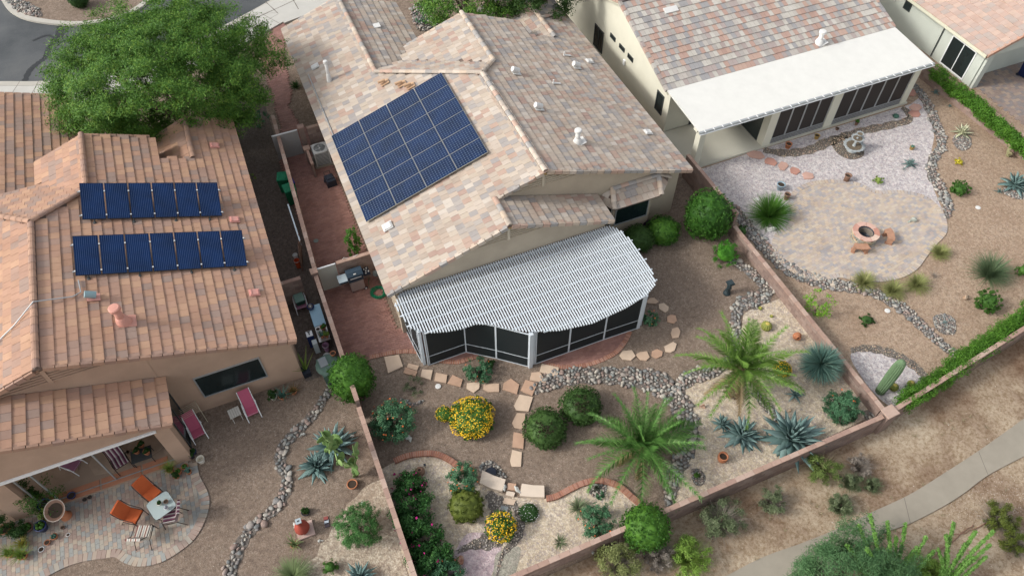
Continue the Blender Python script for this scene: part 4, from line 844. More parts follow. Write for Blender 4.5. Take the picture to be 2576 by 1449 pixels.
rock_bed('river_rock_bed', band([(2300,215,6),(2325,250,10),(2345,290,12),(2362,335,12),(2368,370,12),(2345,405,12),(2345,440,13),(2368,480,13),(2385,520,13),(2380,550,7)]), .165, RIVER, 'river rock line along the far side of the lilac gravel', .95, limit=200)
rock_bed('rock_border', band([(1920,378,6),(1975,386,9),(2030,380,10),(2075,362,12),(2120,345,9),(2170,330,9),(2230,318,9),(2290,300,8),(2270,270,6)]), .125, TANR, 'brown angular rock border in front of the dark patio screens', .9, ANG, 150)
rock_bed('rock_border', cl([(2090,350),(2130,342),(2165,360),(2172,392),(2140,402),(2105,385)]), .125, TANR, 'brown rock patch round the scalloped fountain', .9, ANG, 100)
rock_bed('rock_ring', cl([(2346,800),(2365,790),(2392,795),(2404,815),(2402,838),(2378,842),(2355,828)]), .10, RIVER, 'oval ring of river rock round a tiny plant near the rear hedge', .95, limit=120)
rock_bed('rock_border', band([(2140,882,6),(2180,876,9),(2230,885,10),(2275,905,10),(2310,930,9),(2332,958,8),(2325,985,6)]), .13, TANR, 'rough brown rock border round the saguaro gravel', .95, ANG, 120)
rock_bed('rock_border', band([(1228,1240,10),(1250,1268,22),(1262,1300,28),(1250,1340,30),(1225,1362,22),(1185,1372,10),(1150,1388,5)]), .13, ANGR, 'pale broken rock spilling below the stone waterfall', .95, ANG, 240)
rock_bed('rock_border', band([(1290,1265,8),(1308,1300,10),(1305,1340,12),(1285,1370,10),(1262,1400,5),(1250,1449,3)]), .12, ANGR, 'pale broken rock edge right of the yellow flowering shrub', .95, ANG, 120)
rock_bed('rock_border', cl([(1205,1180),(1225,1160),(1245,1162),(1262,1185),(1275,1200),(1250,1212),(1222,1212)]), .13, RIVER, 'small heap of river rock round the dark pond pump', .95, limit=60)
rock_bed('rock_ring', cl([(1482,1212),(1505,1205),(1525,1215),(1522,1245),(1500,1252),(1482,1238)]), .11, RIVER, 'rock ring round a small dark succulent inside the curved edging', .9, limit=60)
rock_bed('rock_ring', cl([(1008,1000),(1040,1012),(1065,1005),(1060,1016),(1035,1022),(1008,1012)]), .12, RIVER, 'few grey rocks below the grey green shrub', .8, limit=20)
rock_bed('rock_ring', cl([(1738,1182),(1760,1180),(1775,1200),(1765,1222),(1745,1215)]), .10, RIVER, 'rock ring round a small green plant near the rear wall', .9, limit=50)
rock_bed('rock_ring', cl([(2172,1035),(2195,1032),(2205,1052),(2180,1060)]), .18, RIVER, 'cluster of larger grey stones by the corner of the pink wall', .8, limit=30)
rock_bed('rock_bed', cl([(8,-10),(20,12),(40,30),(80,44),(108,46),(100,28),(60,5)]), .2, RIVER, 'grey rock patch on the traffic island', .9, limit=120, z=.1)
rock_bed('rock_bed', cl([(1035,20),(1060,8),(1078,30),(1100,65),(1060,80),(1042,60)]), .2, RIVER, 'dark rock patch under the trees behind the tan roof', .8, limit=60)
rock_bed('rock_ring', cl([(2398,345),(2420,340),(2442,348),(2440,372),(2418,380),(2400,366)]), .09, RIVER, 'rock ring round the variegated agave', .9, limit=60)
rock_bed('rock_ring', cl([(2520,480),(2555,470),(2590,480),(2590,500),(2550,500)]), .1, RIVER, 'rock ring below the blue agave at the right edge', .9, limit=60)
def litter(name, label, regions, n, mat, s0, s1, z=0.0):
    M = []
    for _ in range(n):
        x0, y0, x1, y1 = random.choice(regions); s = random.uniform(s0, s1); M.append(np.array(Matrix.Translation((random.uniform(x0,x1), random.uniform(y0,y1), z+.012))@Matrix.Rotation(random.uniform(0,6),4,'Z')@Matrix.Diagonal((s,s,s*.8,1))))
    V, Q = replicate(ANG[1][0], ANG[1][1], np.array(M)); tag(link(name, np_mesh(name, V, Q, mat)), label, kind='stuff')
litter('loose_pebbles', 'loose pale pebbles dotted over the brown gravel yards', [(-8,9,-.2,18),(.3,9,6.5,16.5),(6,9.5,18.6,15),(13.5,14,18.6,20)], 2600, pieces_mat('pebble', [(.42,.35,.28),(.34,.26,.20),(.50,.44,.37),(.15,.12,.10)], .9, .2), .025, .06)
litter('loose_pebbles', 'loose pale pebbles dotted over the tan gravel of the right yard', [(19.3,9.6,35.5,14.5),(28,12,35.5,22)], 1300, MATS['pebble'], .025, .06)
# scattered small stones on the desert strip
M = []; 
for _ in range(2600):
    px, py = random.uniform(1300, 2650), random.uniform(950, 1500); p = W(px, py, -.5)
    if p[1] > REAR[1][1]-.25+max(0, (p[0]-REAR[2][0])*sl2) or inside(pathp, np.array([p[0]]), np.array([p[1]]))[0]: continue
    s = random.uniform(.02,.075)*(1.7 if random.random() < .08 else 1); M.append(np.array(Matrix.Translation(p)@Matrix.Rotation(random.uniform(0,6),4,'Z')@Matrix.Diagonal((s,s,s,1))))
for _ in range(1500):
    p = W(random.gauss(2480, 90), random.gauss(1262, 45), -.5)
    if p[1] > 4.5 or inside(pathp, np.array([p[0]]), np.array([p[1]]))[0]: continue
    s = random.uniform(.02,.08); M.append(np.array(Matrix.Translation(p)@Matrix.Rotation(random.uniform(0,6),4,'Z')@Matrix.Diagonal((s,s,s,1))))
V, Q = replicate(ANG[0][0], ANG[0][1], np.array(M)); o = link('scattered_stones', np_mesh('scattered_stones', V, Q, pieces_mat('pale_stone', [(.52,.47,.40),(.36,.31,.26),(.62,.58,.52),(.42,.33,.26)], .9, .2))); tag(o, 'small pale stones scattered over the desert strip outside the rear wall', 'stones', kind='stuff')
def boulder(x, y, r, cols, label, jag=1.0, flat=.7, seed=0, z=0.0, rz=0.0, k=0):
    V, F = rockbase(seed or int(x+y), jag, flat, IV2, IF2); m = MATS.get('b'+str(cols)) 
    if m is None:
        m, nt, bb = newmat('boulder'); rr = ramp(nt, cols); nt.links.new(noise(nt, 5, 6, .65), rr.inputs[0]); rr.color_ramp.elements[0].position = .35; rr.color_ramp.elements[-1].position = .65
        nt.links.new(rr.outputs[0], bb.inputs['Base Color']); bb.inputs['Roughness'].default_value = .9; bump(nt, bb, noise(nt, 12, 6, .7), .7, .05); MATS['b'+str(cols)] = m
    p = W(x, y, z+r*.25); s = r*mpp(p)*2; me = np_mesh('boulder', V*s, F, m); o = link('boulder', me); o.location = (p[0], p[1], z+s*flat*.3); o.rotation_euler = (0, 0, rz); tag(o, label, 'boulder')
BR = [(.28,.17,.10),(.45,.34,.24),(.30,.24,.19)]; WH = [(.42,.42,.38),(.62,.62,.57)]; GN = [(.25,.30,.26),(.48,.49,.43)]; RD_ = [(.26,.12,.08),(.40,.22,.15),(.45,.35,.27)]
for a in [(971,1168,24,BR,'large tan and grey boulder at the left end of the brick edging'),(1139,1262,22,RD_,'rust brown boulder left of the olive shrub'),(1354,1402,25,BR,'pyramid shaped brown boulder on the cream gravel'),(1998,470-55,17,WH,'white boulder on the lilac gravel'),(2373,425,14,GN,'grey green boulder beside the far rock line'),(2543,612,15,BR,'tan and white rock on the tan gravel at right',),
          (690,1242,12,WH,'white rock beside the left river rock line'),(2020,955,17,BR,'brown rock beneath the spiky blue yucca'),(2034,955,10,BR,'smaller brown rock beneath the spiky blue yucca'),(1001,995,14,WH,'grey white rock above the bird of paradise'),(1933,778,9,RD_,'reddish rock near the golden barrel cactus, upper one'),(1980,820,11,RD_,'reddish rock right of the golden barrel cactus'),
          (1812,915,13,RD_,'red brown rock at the foot of the back palm'),(705,1030,0.1,WH,'x')][:-1]:
    boulder(*a)
boulder(1502,1345,7,WH,'upright pale stone on the cream gravel'); boulder(1640,1250,9,GN,'grey rock at the right end of the brick edging'); boulder(862,1030,9,WH,'white driftwood coloured rock beside the narrow wall')
boulder(2575,1425,9,WH,'white rock at the bottom right corner',z=-.5)
# ================================================================ stepping stones
STEP = [plain('step_a', (.50,.36,.26), .85, .14, 2.2, bmp=.3), plain('step_b', (.56,.43,.32), .85, .12, 2.2, bmp=.3), plain('step_c', (.45,.29,.20), .85, .2, 2.2, bmp=.3)]
def slab(name, poly, mat, label, cat='stepping stone', h=.045, z=0.0, group=None):
    b = MB(); P = np.array([(p[0], p[1]) for p in poly]); c = P.mean(0); b.prism([tuple(p) for p in (P-c)], 0, h, mat); o = b.build(name); o.location = (c[0], c[1], z+.018); tag(o, label, cat, group); return o
def pxstone(x, y, rx, ry, n=7, rot=0.0, seed=1, jag=.13):
    return [W(*p)[:2] for p in blob(x, y, rx, ry, n, jag, rot, seed)]
g1 = 'flagstone stepping stones through the middle yard'
ST1 = [[WT(5,*p)[:2] for p in [(325,1250),(435,1233),(467,1320),(355,1372)]],[WT(5,*p)[:2] for p in [(508,1298),(587,1318),(572,1352),(495,1328)]],[WT(5,*p)[:2] for p in [(485,1328),(575,1360),(560,1395),(470,1370)]],[WT(5,*p)[:2] for p in [(612,1343),(690,1350),(675,1422),(600,1397)]],[WT(5,*p)[:2] for p in [(715,1368),(800,1385),(790,1446),(702,1430)]],
 [WT(5,*p)[:2] for p in [(840,1385),(917,1420),(900,1475),(800,1450)]],[WT(8,*p)[:2] for p in [(948,0),(1045,-10),(1040,40),(1000,72),(945,40)]],[WT(8,*p)[:2] for p in [(1075,5),(1190,2),(1190,65),(1110,68),(1070,45)]],[WT(8,*p)[:2] for p in [(1225,0),(1280,-35),(1342,10),(1325,82),(1218,48)]],
 [WT(5,*p)[:2] for p in [(1512,1300),(1640,1330),(1630,1400),(1495,1362)]],[WT(5,*p)[:2] for p in [(1435,1368),(1500,1362),(1545,1445),(1420,1425)]],[WT(8,*p)[:2] for p in [(1390,-25),(1480,0),(1440,95),(1352,55)]],
 [WT(8,*p)[:2] for p in [(1345,85),(1445,105),(1412,213),(1320,205),(1303,170)]],[WT(8,*p)[:2] for p in [(1325,225),(1388,228),(1380,350),(1305,335),(1288,300)]],[WT(8,*p)[:2] for p in [(1300,368),(1382,385),(1372,492),(1290,482)]],[WT(8,*p)[:2] for p in [(1290,502),(1362,520),(1355,628),(1285,628),(1273,585)]]]
LB = ['large square stepping stone at the left corner of the screened pergola','upper half of the split stone near the pergola corner post','rusty lower half of the split stone near the pergola corner post','stepping stone left of the green shrub by the screens','stepping stone just above the grey green shrub','russet wedge shaped stepping stone below the small shrub by the screens','rounded stepping stone above the yellow flower mound','flat oblong stepping stone above the yellow flower mound',
 'pale stepping stone just left of where the two paths join','large stone touching the middle pergola post','broad stone below the middle pergola post','large pale stone where the two paths join','largest stone of the path between flowers and dark topiary','second cream stone left of the dark topiary','stepping stone left of the dark topiary, second from the path end','last stepping stone at the lower path end']
for i, (p, l) in enumerate(zip(ST1, LB)): slab('stepping_stone', p, STEP[(i*2+1) % 3] if i not in (2,5) else STEP[2], l, group=g1)
for i, (x, y, rx, ry, r, l) in enumerate([(1640,759,15,8,.1,'small stepping stone beside the right pergola post'),(1669,775,15,10,.6,'second stone of the curved path from the right pergola post'),(1690,804,15,12,.3,'third stone of the curved path, nearest the barrel cactus bed'),(1699,839,12,15,0,'tall stone at the outermost bend of the curved path'),(1686,876,18,13,-.5,'stone of the curved path beside the palm fronds'),(1652,892,16,12,-.3,'squarish stone of the curved path below its bend'),(1618,896,17,12,.1,'stone of the curved path, second from the brick edge'),(1578,895,21,14,.15,'broad stone ending the curved path near the brick edge')]):
    slab('stepping_stone', pxstone(x, y, rx, ry, 6, r, i+40), STEP[i % 3], l, group='curved flagstone path at the pergola right side')
for i, (x, y, rx, ry, r, l) in enumerate([(1902,392,24,11,.15,'largest red flagstone beside the open patio corner'),(1938,408,17,9,.3,'second red flagstone from the open patio corner'),(1970,420,13,11,.1,'square darker red flagstone in the lilac gravel'),(1999,431,14,10,.3,'pink flagstone, fourth from the patio corner'),(2032,444,16,10,.2,'last pink flagstone before the round patio'),(2290,235,14,9,.2,'red flagstone by the right patio post, farthest up'),(2302,272,15,11,.1,'pink flagstone by the right patio post, middle one'),(2300,288,16,8,.1,'dark pink flagstone by the right patio post, lowest')]):
    slab('stepping_stone', pxstone(x, y, rx, ry, 6, r, i+70), plain('red_step' if i % 2 else 'pink_step', (.42,.22,.17) if i % 2 else (.48,.30,.24), .85, .15, 2, bmp=.3), l, group='red flagstones in the lilac gravel')
TS = plain('tan_step', (.55,.46,.36), .85, .1, 2)
slab('stepping_stone', pxstone(1850,535,9,6,5,.4,3), TS, 'pale stone by the river rock near the big round shrub', 'stone'); slab('stepping_stone', [WT(6,*p)[:2] for p in [(1100,672),(1128,660),(1145,712),(1118,718)]], TS, 'upper pale slab crossing the river rock line', 'stone'); slab('stepping_stone', [WT(6,*p)[:2] for p in [(1118,720),(1145,716),(1152,750),(1128,754)]], TS, 'lower pale slab crossing the river rock line', 'stone')
CREAMS = plain('cream_slab', (.60,.50,.40), .85, .08, 1.6, bmp=.25)
slab('garden_slab', [WT(8,*p)[:2] for p in [(1065,665),(1150,705),(1240,735),(1215,822),(1130,800),(1045,760)]], CREAMS, 'left cream stone capping slab beside the little waterfall', 'stone slab', .16)
slab('garden_slab', [WT(8,*p)[:2] for p in [(1362,765),(1450,778),(1530,780),(1532,868),(1440,866),(1345,855)]], CREAMS, 'right cream stone capping slab beside the little waterfall', 'stone slab', .16)
slab('waterfall_ledge', [WT(8,*p)[:2] for p in [(1258,755),(1320,762),(1312,812),(1250,805)]], STEP[2], 'upper ledge stone of the little waterfall', 'ledge stone', .10)
slab('waterfall_ledge', [WT(8,*p)[:2] for p in [(1248,812),(1312,826),(1300,858),(1240,845)]], CREAMS, 'pale middle ledge stone of the little waterfall', 'ledge stone', .07)
slab('waterfall_ledge', [WT(8,*p)[:2] for p in [(1232,862),(1318,880),(1300,918),(1218,905)]], STEP[1], 'lowest tan ledge stone of the little waterfall', 'ledge stone', .04)
slab('waterfall_ledge', [WT(8,*p)[:2] for p in [(1205,920),(1260,930),(1250,965),(1200,955)]], plain('slate', (.22,.24,.24), .6, .1), 'grey slate stone at the foot of the waterfall', 'ledge stone', .03)
for i, (x, y) in enumerate(((1271,1226),(1302,1230))):
    V, F = rockbase(90+i, .9, .5, IV2, IF2); p = W(x, y, .1); o = link('waterfall_rock', np_mesh('waterfall_rock', V*np.array((.22,.62,.5)), F, MATS['b'+str(WH)])); o.location = (p[0], p[1], .14); o.rotation_euler = (0,0,-.1); tag(o, ('left','right')[i]+' long striped rock flanking the little waterfall', 'rock')
for i, (x, y) in enumerate(((1102,972),(2223-50,0),(2232-0,782),(2460,523),(1904,502))):
    if i == 1: continue
    q = MB(); q.lathe([(.001,0),(.12,0),(.12,.03),(.001,.04)], VW, 14); o = q.build('white_stone_disc'); o.location = W(x, y, .01); tag(o, ['pale round disc right of the grey green shrub','','pale round disc below the long river rock line','pale round disc on the tan gravel at right','pale round disc on the lilac gravel near the wall'][i], 'disc')
# ================================================================ pots, furniture, equipment
TER = plain('terracotta', (.42,.17,.085), .8, .15, 6); TER2 = plain('brown_clay', (.22,.13,.09), .7, .15, 6); SOILP = plain('pot_soil', (.05,.035,.025), .95, .2); BLUEG = plain('blue_glaze', (.02,.035,.12), .25, .1, spec=.6); LBLUE = plain('pale_blue_glaze', (.24,.33,.38), .35, .08, spec=.5); CREAMP = plain('cream_plastic', (.66,.62,.52), .5, .05); YEL = plain('mustard_glaze', (.38,.25,.08), .5, .12)
L_GR = leafy('leaf_green', [(.03,.085,.015),(.06,.15,.025),(.11,.22,.04)]); L_DK = leafy('leaf_dark', [(.018,.05,.012),(.035,.085,.02),(.06,.13,.03)]); L_BL = leafy('leaf_blue_green', [(.04,.10,.075),(.075,.16,.12),(.13,.24,.19)], .08, .5); L_YG = leafy('leaf_yellow_green', [(.10,.17,.03),(.18,.27,.05),(.28,.36,.09)])
def leaves(n, rad, size, seed=0, shape=(1,1,1), shell=.0, aspect=.5, up=.3, clump=0, cr=.2, half=False):
    """n leaf quads spread in (or near the shell of) an ellipsoid; clumped when clump>0"""
    r = np.random.RandomState(seed); d = r.normal(size=(n, 3)); d /= np.linalg.norm(d, axis=1)[:, None]
    if half: d[:, 2] = np.abs(d[:, 2])
    if clump:
        c = r.normal(size=(clump, 3)); c /= np.linalg.norm(c, axis=1)[:, None]
        if half: c[:, 2] = np.abs(c[:, 2])
        c *= (shell+(1-shell)*r.uniform(0, 1, (clump, 1))**.45)*(1+r.uniform(-.12,.1,(clump,1))); k = r.randint(0, clump, n); P = c[k]+d*cr*r.uniform(.2, 1, (n, 1)); out = P/np.maximum(np.linalg.norm(P, axis=1)[:, None], 1e-6)
    else:
        q = (shell+(1-shell)*r.uniform(0, 1, (n, 1))**.4); q = q*(1+.06*np.sin(d[:, :1]*9)*np.cos(d[:, 1:2]*8)); P = d*q; out = d
    u = P/np.maximum(np.linalg.norm(P, axis=1)[:, None], 1e-6); P = P*(1+.07*np.sin(u[:, :1]*3.1+seed)*np.cos(u[:, 1:2]*3.7+seed*.7)+.04*np.sin(u[:, 1:2]*6.3+seed*1.3)*np.cos(u[:, 2:]*5))
    P = P*np.array(shape)*rad
    N = out*.7+r.normal(size=(n, 3))*.55+np.array((0, 0, up)); N /= np.linalg.norm(N, axis=1)[:, None]
    A = np.cross(N, r.normal(size=(n, 3))); A /= np.linalg.norm(A, axis=1)[:, None]; B = np.cross(N, A); s = size*r.uniform(.6, 1.3, (n, 1))
    a, b = A*s*.5, B*s*.5*aspect
    V = np.stack([P-a, P+b*.9, P+a, P-b*.9], 1).reshape(-1, 3); return V, np.arange(n*4).reshape(-1, 4)
def foliage(name, n, rad, size, mat, parent=None, loc=(0,0,0), **kw):
    V, Q = leaves(n, rad, size, **kw); o = link(name, np_mesh(name, V, Q, mat), parent); o.location = loc; return o
def blades(n, ln, w, seed=0, el=(.3,1.3), curve=.35, base=.05, seg=3, tip=0.15):
    """thin arching blades from one root"""
    r = np.random.RandomState(seed); V = []; Q = []; k = 0
    for i in range(n):
        az = r.uniform(0, 6.283); e = r.uniform(*el); L = ln*r.uniform(.65, 1.1); p = np.array((math.cos(az)*base*r.uniform(0,1), math.sin(az)*base*r.uniform(0,1), 0.0)); sd = np.array((-math.sin(az), math.cos(az), 0)); 
        for j in range(seg+1):
            t = j/seg; ww = w*(1-t*(1-tip)); V += [p-sd*ww/2, p+sd*ww/2]
            ee = e-curve*t*1.6; p = p+np.array((math.cos(az)*math.cos(ee), math.sin(az)*math.cos(ee), math.sin(ee)))*L/seg
        Q += [(k+2*j, k+2*j+1, k+2*j+3, k+2*j+2) for j in range(seg)]; k += 2*(seg+1)
    return np.array(V), np.array(Q)
def pot(x, y, r, h, mat, label, plant=None, pm=None, z=0.0, pxr=True, prof=None, rz=0.0, tilt=0.0, name='flower_pot', cat='pot', ps=1.0, at=None):
    p = at or W(x, y, z); R = thing(name, label, cat, p, rz); M = Matrix.Rotation(tilt, 4, 'X')
    pr = prof or [(r*.68,0),(r*.72,.01),(r*.95,h*.85),(r*1.08,h*.86),(r*1.08,h),(r*.9,h),(r*.86,h*.84)]
    q = MB(); q.lathe(pr, mat, 18, M=M); q.build('pot_body', R, smooth=True); q = MB(); q.lathe([(.001,pr[-1][1]+.004),(pr[-1][0]*1.01,pr[-1][1]-.0)], SOILP, 14, M=M); q.build('soil', R)
    s = int(x*3+y)
    if plant == 'bush': foliage('foliage', int(900*ps), r*1.6*ps, .075, pm or L_GR, R, (0,0,h+r*.8*ps), seed=s, shape=(1,1,.85), clump=16, cr=.35)
    if plant == 'aloe': V, Q = blades(int(22*ps), r*2.3*ps, .05, s, (.4,1.35), .25); o = link('leaf', np_mesh('leaf', V, Q, pm or L_BL), R); o.location = (0,0,h*.85); tag(o, kind='stuff')
    if plant == 'grass': V, Q = blades(int(90*ps), r*2.4*ps, .018, s, (.5,1.5), .5); o = link('foliage', np_mesh('foliage', V, Q, pm or L_YG), R); o.location = (0,0,h*.85)
    if plant == 'cactus':
        for k in range(5):
            q = MB(); a = k*1.3; q.lathe([(.001,0),(r*.3,.02),(r*.34,r*.6),(.001,r*.95)], pm or L_GR, 9, (math.cos(a)*r*.5, math.sin(a)*r*.5, h*.82)); q.build('stem', R, smooth=True)
    return R
# --- fire-pit yard
pot(1981,372,.17,.30,TER,'terracotta pot beneath the dark screens, nearest the open patio'); pot(2053,349,.14,.24,YEL,'mustard glazed pot beneath the dark screens'); pot(2153,315,.10,.22,TER2,'small brown pot beneath the second screen bay','bush',ps=.7)
pot(1961,476,.20,.36,LBLUE,'pale blue glazed pot on the lilac gravel'); pot(1977,501,.15,.36,TER2,'dark brown pot beside the pale blue pot'); pot(2128,455,.17,.40,TER2,'tall brown crock with tan rim above the round patio',prof=[(.14,0),(.14,.3),(.17,.36),(.19,.40),(.15,.40),(.13,.33)])
pot(2292,376,.12,.2,YEL,'small mustard pot with blue green cactus on the lilac gravel','cactus',L_BL); pot(2105,327,.10,.12,TER2,'low brown bowl near the screens')
ROOFSH = plain('fountain_stone', (.33,.355,.355), .7, .3, 6)
p = W(2143,378); R = thing('fountain', 'three tier grey stone fountain with scalloped bowls', 'fountain', p)
for nm, r, z, dx in (('lower_bowl',.56,.36,0),('middle_bowl',.34,.84,.03),('upper_bowl',.19,1.12,.05)):
    n = 28; vs = []; prof = [(.12,z-.16),(.6,z-.10),(1.0,z),(.96,z+.02),(.55,z-.05),(.01,z-.08)]
    for rr, zz in prof:
        for j in range(n): a = 2*math.pi*j/n; k = 1+(.06*math.cos(a*14) if rr > .5 else 0); vs.append((dx+r*rr*k*math.cos(a), r*rr*k*math.sin(a), zz+(.015*math.cos(a*14) if rr > .9 else 0)))
    q = MB(); q.raw(vs, [(i*n+j, i*n+(j+1)%n, (i+1)*n+(j+1)%n, (i+1)*n+j) for i in range(len(prof)-1) for j in range(n)], ROOFSH); fb_ = q.build(nm, R, smooth=True); q = MB(); q.lathe([(.001,z-.045),(r*.72,z-.022)], plain('basin_dirt', (.15,.12,.085), .5, .3, 6), 24, (dx,0,0), caps=False); q.build('basin_water', fb_)
q = MB(); q.lathe([(.30,0),(.28,.06),(.14,.12),(.12,.26),(.1,.30),(.08,.4),(.05,.5),(.07,.56),(.04,.64),(.04,.8),(.05,.86),(.001,.9)], ROOFSH, 16); q.build('pedestal', R, smooth=True)
p = W(2169,602); R = thing('fire_pit', 'round stone fire pit with pink flagstone rim and black bowl', 'fire pit', p)
PINKST = pieces_mat('pink_flagstone', [(.50,.27,.21),(.56,.36,.29),(.46,.23,.17),(.60,.45,.36)], .8, .15, 5); LEDGE = pieces_mat('ledgestone', [(.42,.38,.28),(.30,.29,.25),(.50,.40,.26),(.24,.24,.22),(.36,.27,.18),(.52,.47,.37)], .85, .2, 12)
q = MB(); q.lathe([(.50,0),(.50,.47),(.33,.47),(.33,.1),(.001,.1)], plain('pit_core', (.2,.17,.14), .95, .1), 32); q.build('core', R)
for k in range(7):
    n = 16
    for i in range(n):
        a = 2*math.pi*(i+.5*(k%2)+random.uniform(-.1,.1))/n; q = MB(); q.box((0,0,0),(2*math.pi*.53/n-.008,.09+random.uniform(0,.03),.06),LEDGE,M=Matrix.Translation((.53*math.cos(a),.53*math.sin(a),.035+k*.067))@Matrix.Rotation(a+math.pi/2,4,'Z')); q.build('stone', R)
for i in range(7):
    a0, a1 = 2*math.pi*i/7+.012, 2*math.pi*(i+1)/7-.012; q = MB(); aa = [a0+(a1-a0)*j/4 for j in range(5)]; q.prism([(.62*math.cos(a),.62*math.sin(a)) for a in aa]+[(.37*math.cos(a),.37*math.sin(a)) for a in aa[::-1]], .50, .555, PINKST); q.build('rim_stone', R)
q = MB(); q.lathe([(.001,.12),(.33,.14),(.345,.53),(.36,.53)], BLK, 28, caps=False); q.build('fire_bowl', R, smooth=True)
CLAY = plain('orange_clay', (.38,.21,.135), .75, .2, 5)
def bench(x, y, rot, label):
    R = thing('garden_bench', label, 'bench', W(x, y), rot); n = 8; r0, r1 = .75, 1.08; A = [-.38+.76*i/n for i in range(n+1)]
    q = MB(); q.prism([(r1*math.sin(a), r1*math.cos(a)-.9) for a in A]+[(r0*math.sin(a), r0*math.cos(a)-.9) for a in A[::-1]], .36, .42, CLAY); q.build('seat', R)
    for s in (-1, 1):
        q = MB(); M = Matrix.Translation((s*.27,-.03,0))@Matrix.Rotation(-s*.28,4,'Z'); q.box((0,0,.18),(.12,.24,.36),CLAY,M=M,top=(1,1.15)); q.box((0,0,.03),(.18,.34,.06),CLAY,M=M); q.build('leg', R)
bench(2160,634,math.pi-.5,'curved orange clay bench below the fire pit'); bench(2232,603,-math.pi/2-.45,'curved orange clay bench right of the fire pit')
# --- middle yard
p = W(1828,738); R = thing('garden_pedestal', 'dark green twisted garden pedestal standing alone on the gravel', 'pedestal', p); GRNB = plain('dark_bronze', (.03,.045,.05), .5, .15)
q = MB(); q.lathe([(.17,0),(.17,.06),(.12,.1),(.13,.16)], GRNB, 12); q.build('base', R, smooth=True)
vs = []; n = 12; m_ = 14
for i in range(m_+1):
    z = .14+i*.042; tw = i*.35
    for j in range(n): a = 2*math.pi*j/n; rr = .10*(1+.28*math.cos(3*a+tw))*(1+.12*math.sin(i*1.1)); vs.append((rr*math.cos(a), rr*math.sin(a), z))
q = MB(); q.raw(vs, [(i*n+j, i*n+(j+1)%n, (i+1)*n+(j+1)%n, (i+1)*n+j) for i in range(m_) for j in range(n)], GRNB); q.build('column', R, smooth=True); q = MB(); q.box((0,0,.75),(.30,.30,.06),GRNB); q.box((0,0,.80),(.25,.25,.05),GRNB); q.build('top_plate', R)
pot(1815,1157,.20,.36,TER,'terracotta urn on the cream gravel beside the blue agaves',prof=[(.13,0),(.19,.14),(.2,.24),(.17,.31),(.2,.35),(.2,.37),(.15,.37),(.14,.3)],name='terracotta_urn')
pot(1057,1190,.19,.34,TER2,'round brown clay jar with narrow mouth on cream gravel',prof=[(.10,0),(.19,.10),(.2,.18),(.15,.27),(.08,.3),(.11,.34),(.07,.34),(.06,.28)],name='clay_jar',cat='jar')
pot(2005,845,.17,.3,TER,'round terracotta jar lying on its side by the pink wall',prof=[(.08,-.15),(.17,-.07),(.19,.02),(.14,.11),(.09,.13),(.11,.17),(.07,.17),(.06,.1)],tilt=1.35,name='clay_jar',cat='jar',rz=-.3,z=.18)
q = MB(); q.lathe([(.20,0),(.22,.10),(.18,.14),(.001,.15)], BLK, 16); o = q.build('pond_pump_lid', smooth=False); o.location = W(1236,1190,.03); tag(o, 'round black lid among river rocks above the waterfall', 'lid')
for i, (x, y) in enumerate(((1070,1175),(1153,1180),(1531,1300),(1478,1295))):
    R = thing('spotlight', ['small dark spotlight under the brick edging, left one','small dark spotlight under the brick edging, right one','small dark spotlight at the left end of the second brick edging','x'][i], 'garden light', W(x,y)); q = MB(); q.tube([(0,0,0),(0,0,.16)],.015,BLK,6); q.build('stake', R); q = MB(); q.tube([(0,-.02,.16),(0,.07,.2)],.045,BLK,8); q.build('lamp_head', R)
    if i == 2: break
# green garden hose coiled
R = thing('garden_hose', 'coiled green garden hose beside the grill', 'hose', W(953,738)); pts = []
for i in range(150): a = i*.36; rr = .30+.05*math.sin(i*.21)+.02*math.sin(i*1.3); pts.append((rr*math.cos(a)+.03*math.sin(i*.11), rr*math.sin(a)+.03*math.cos(i*.13), .03+i*.0008))
q = MB(); q.tube(pts, .016, plain('hose_green', (.01,.16,.075), .4, .1), 5); q.build('coil', R)
q = MB(); q.tube([(-.2,.2,.05),(-.3,.45,.03),(-.25,.8,.03),(-.15,1.0,.1)], .012, plain('hose_green', (.01,.16,.075)), 5); q.build('loose_end', R)
# barbecue grill
R = thing('barbecue_grill', 'stainless barbecue grill with dark blue hood and side shelf', 'grill', W(900,723), .02); STEEL = plain('steel', (.45,.44,.43), .35, .06, metal=.7); HOOD = plain('navy_enamel', (.02,.04,.06), .25, .08, spec=.6); STEELB = plain('warm_steel', (.36,.30,.28), .4, .08, metal=.4)
q = MB(); q.box((0,0,.42),(.62,.5,.62),STEELB); q.build('cabinet', R); q = MB(); q.box((-.155,-.26,.42),(.29,.02,.56),STEELB); q.build('door', R); q = MB(); q.box((.155,-.26,.42),(.29,.02,.56),STEELB); q.build('door', R)
q = MB(); q.yprism([(-.33,.78),(.33,.78),(.33,.98),(-.33,.98)],-.28,.25,HOOD); q.build('firebox', R)
q = MB(); q.xprism([(-.28,.98),(-.26,1.12),(-.1,1.24),(.12,1.24),(.26,1.1),(.26,.98)],-.36,.36,HOOD); ho = q.build('hood', R); q = MB(); q.tube([(-.25,-.33,1.06),(.25,-.33,1.06)],.018,STEEL,8); q.build('handle', ho); q = MB(); q.box((0,-.2,1.185),(.12,.03,.05),VW,M=Matrix.Identity(4)); q.build('badge', ho)
q = MB(); q.box((-.56,0,.92),(.40,.46,.04),plain('pale_steel', (.5,.58,.6), .3, .05)); q.box((-.56,-.25,.90),(.42,.03,.07),HOOD); q.build('side_shelf', R); q = MB(); q.box((.53,0,.9),(.30,.44,.06),BLK); sb = q.build('side_burner', R)
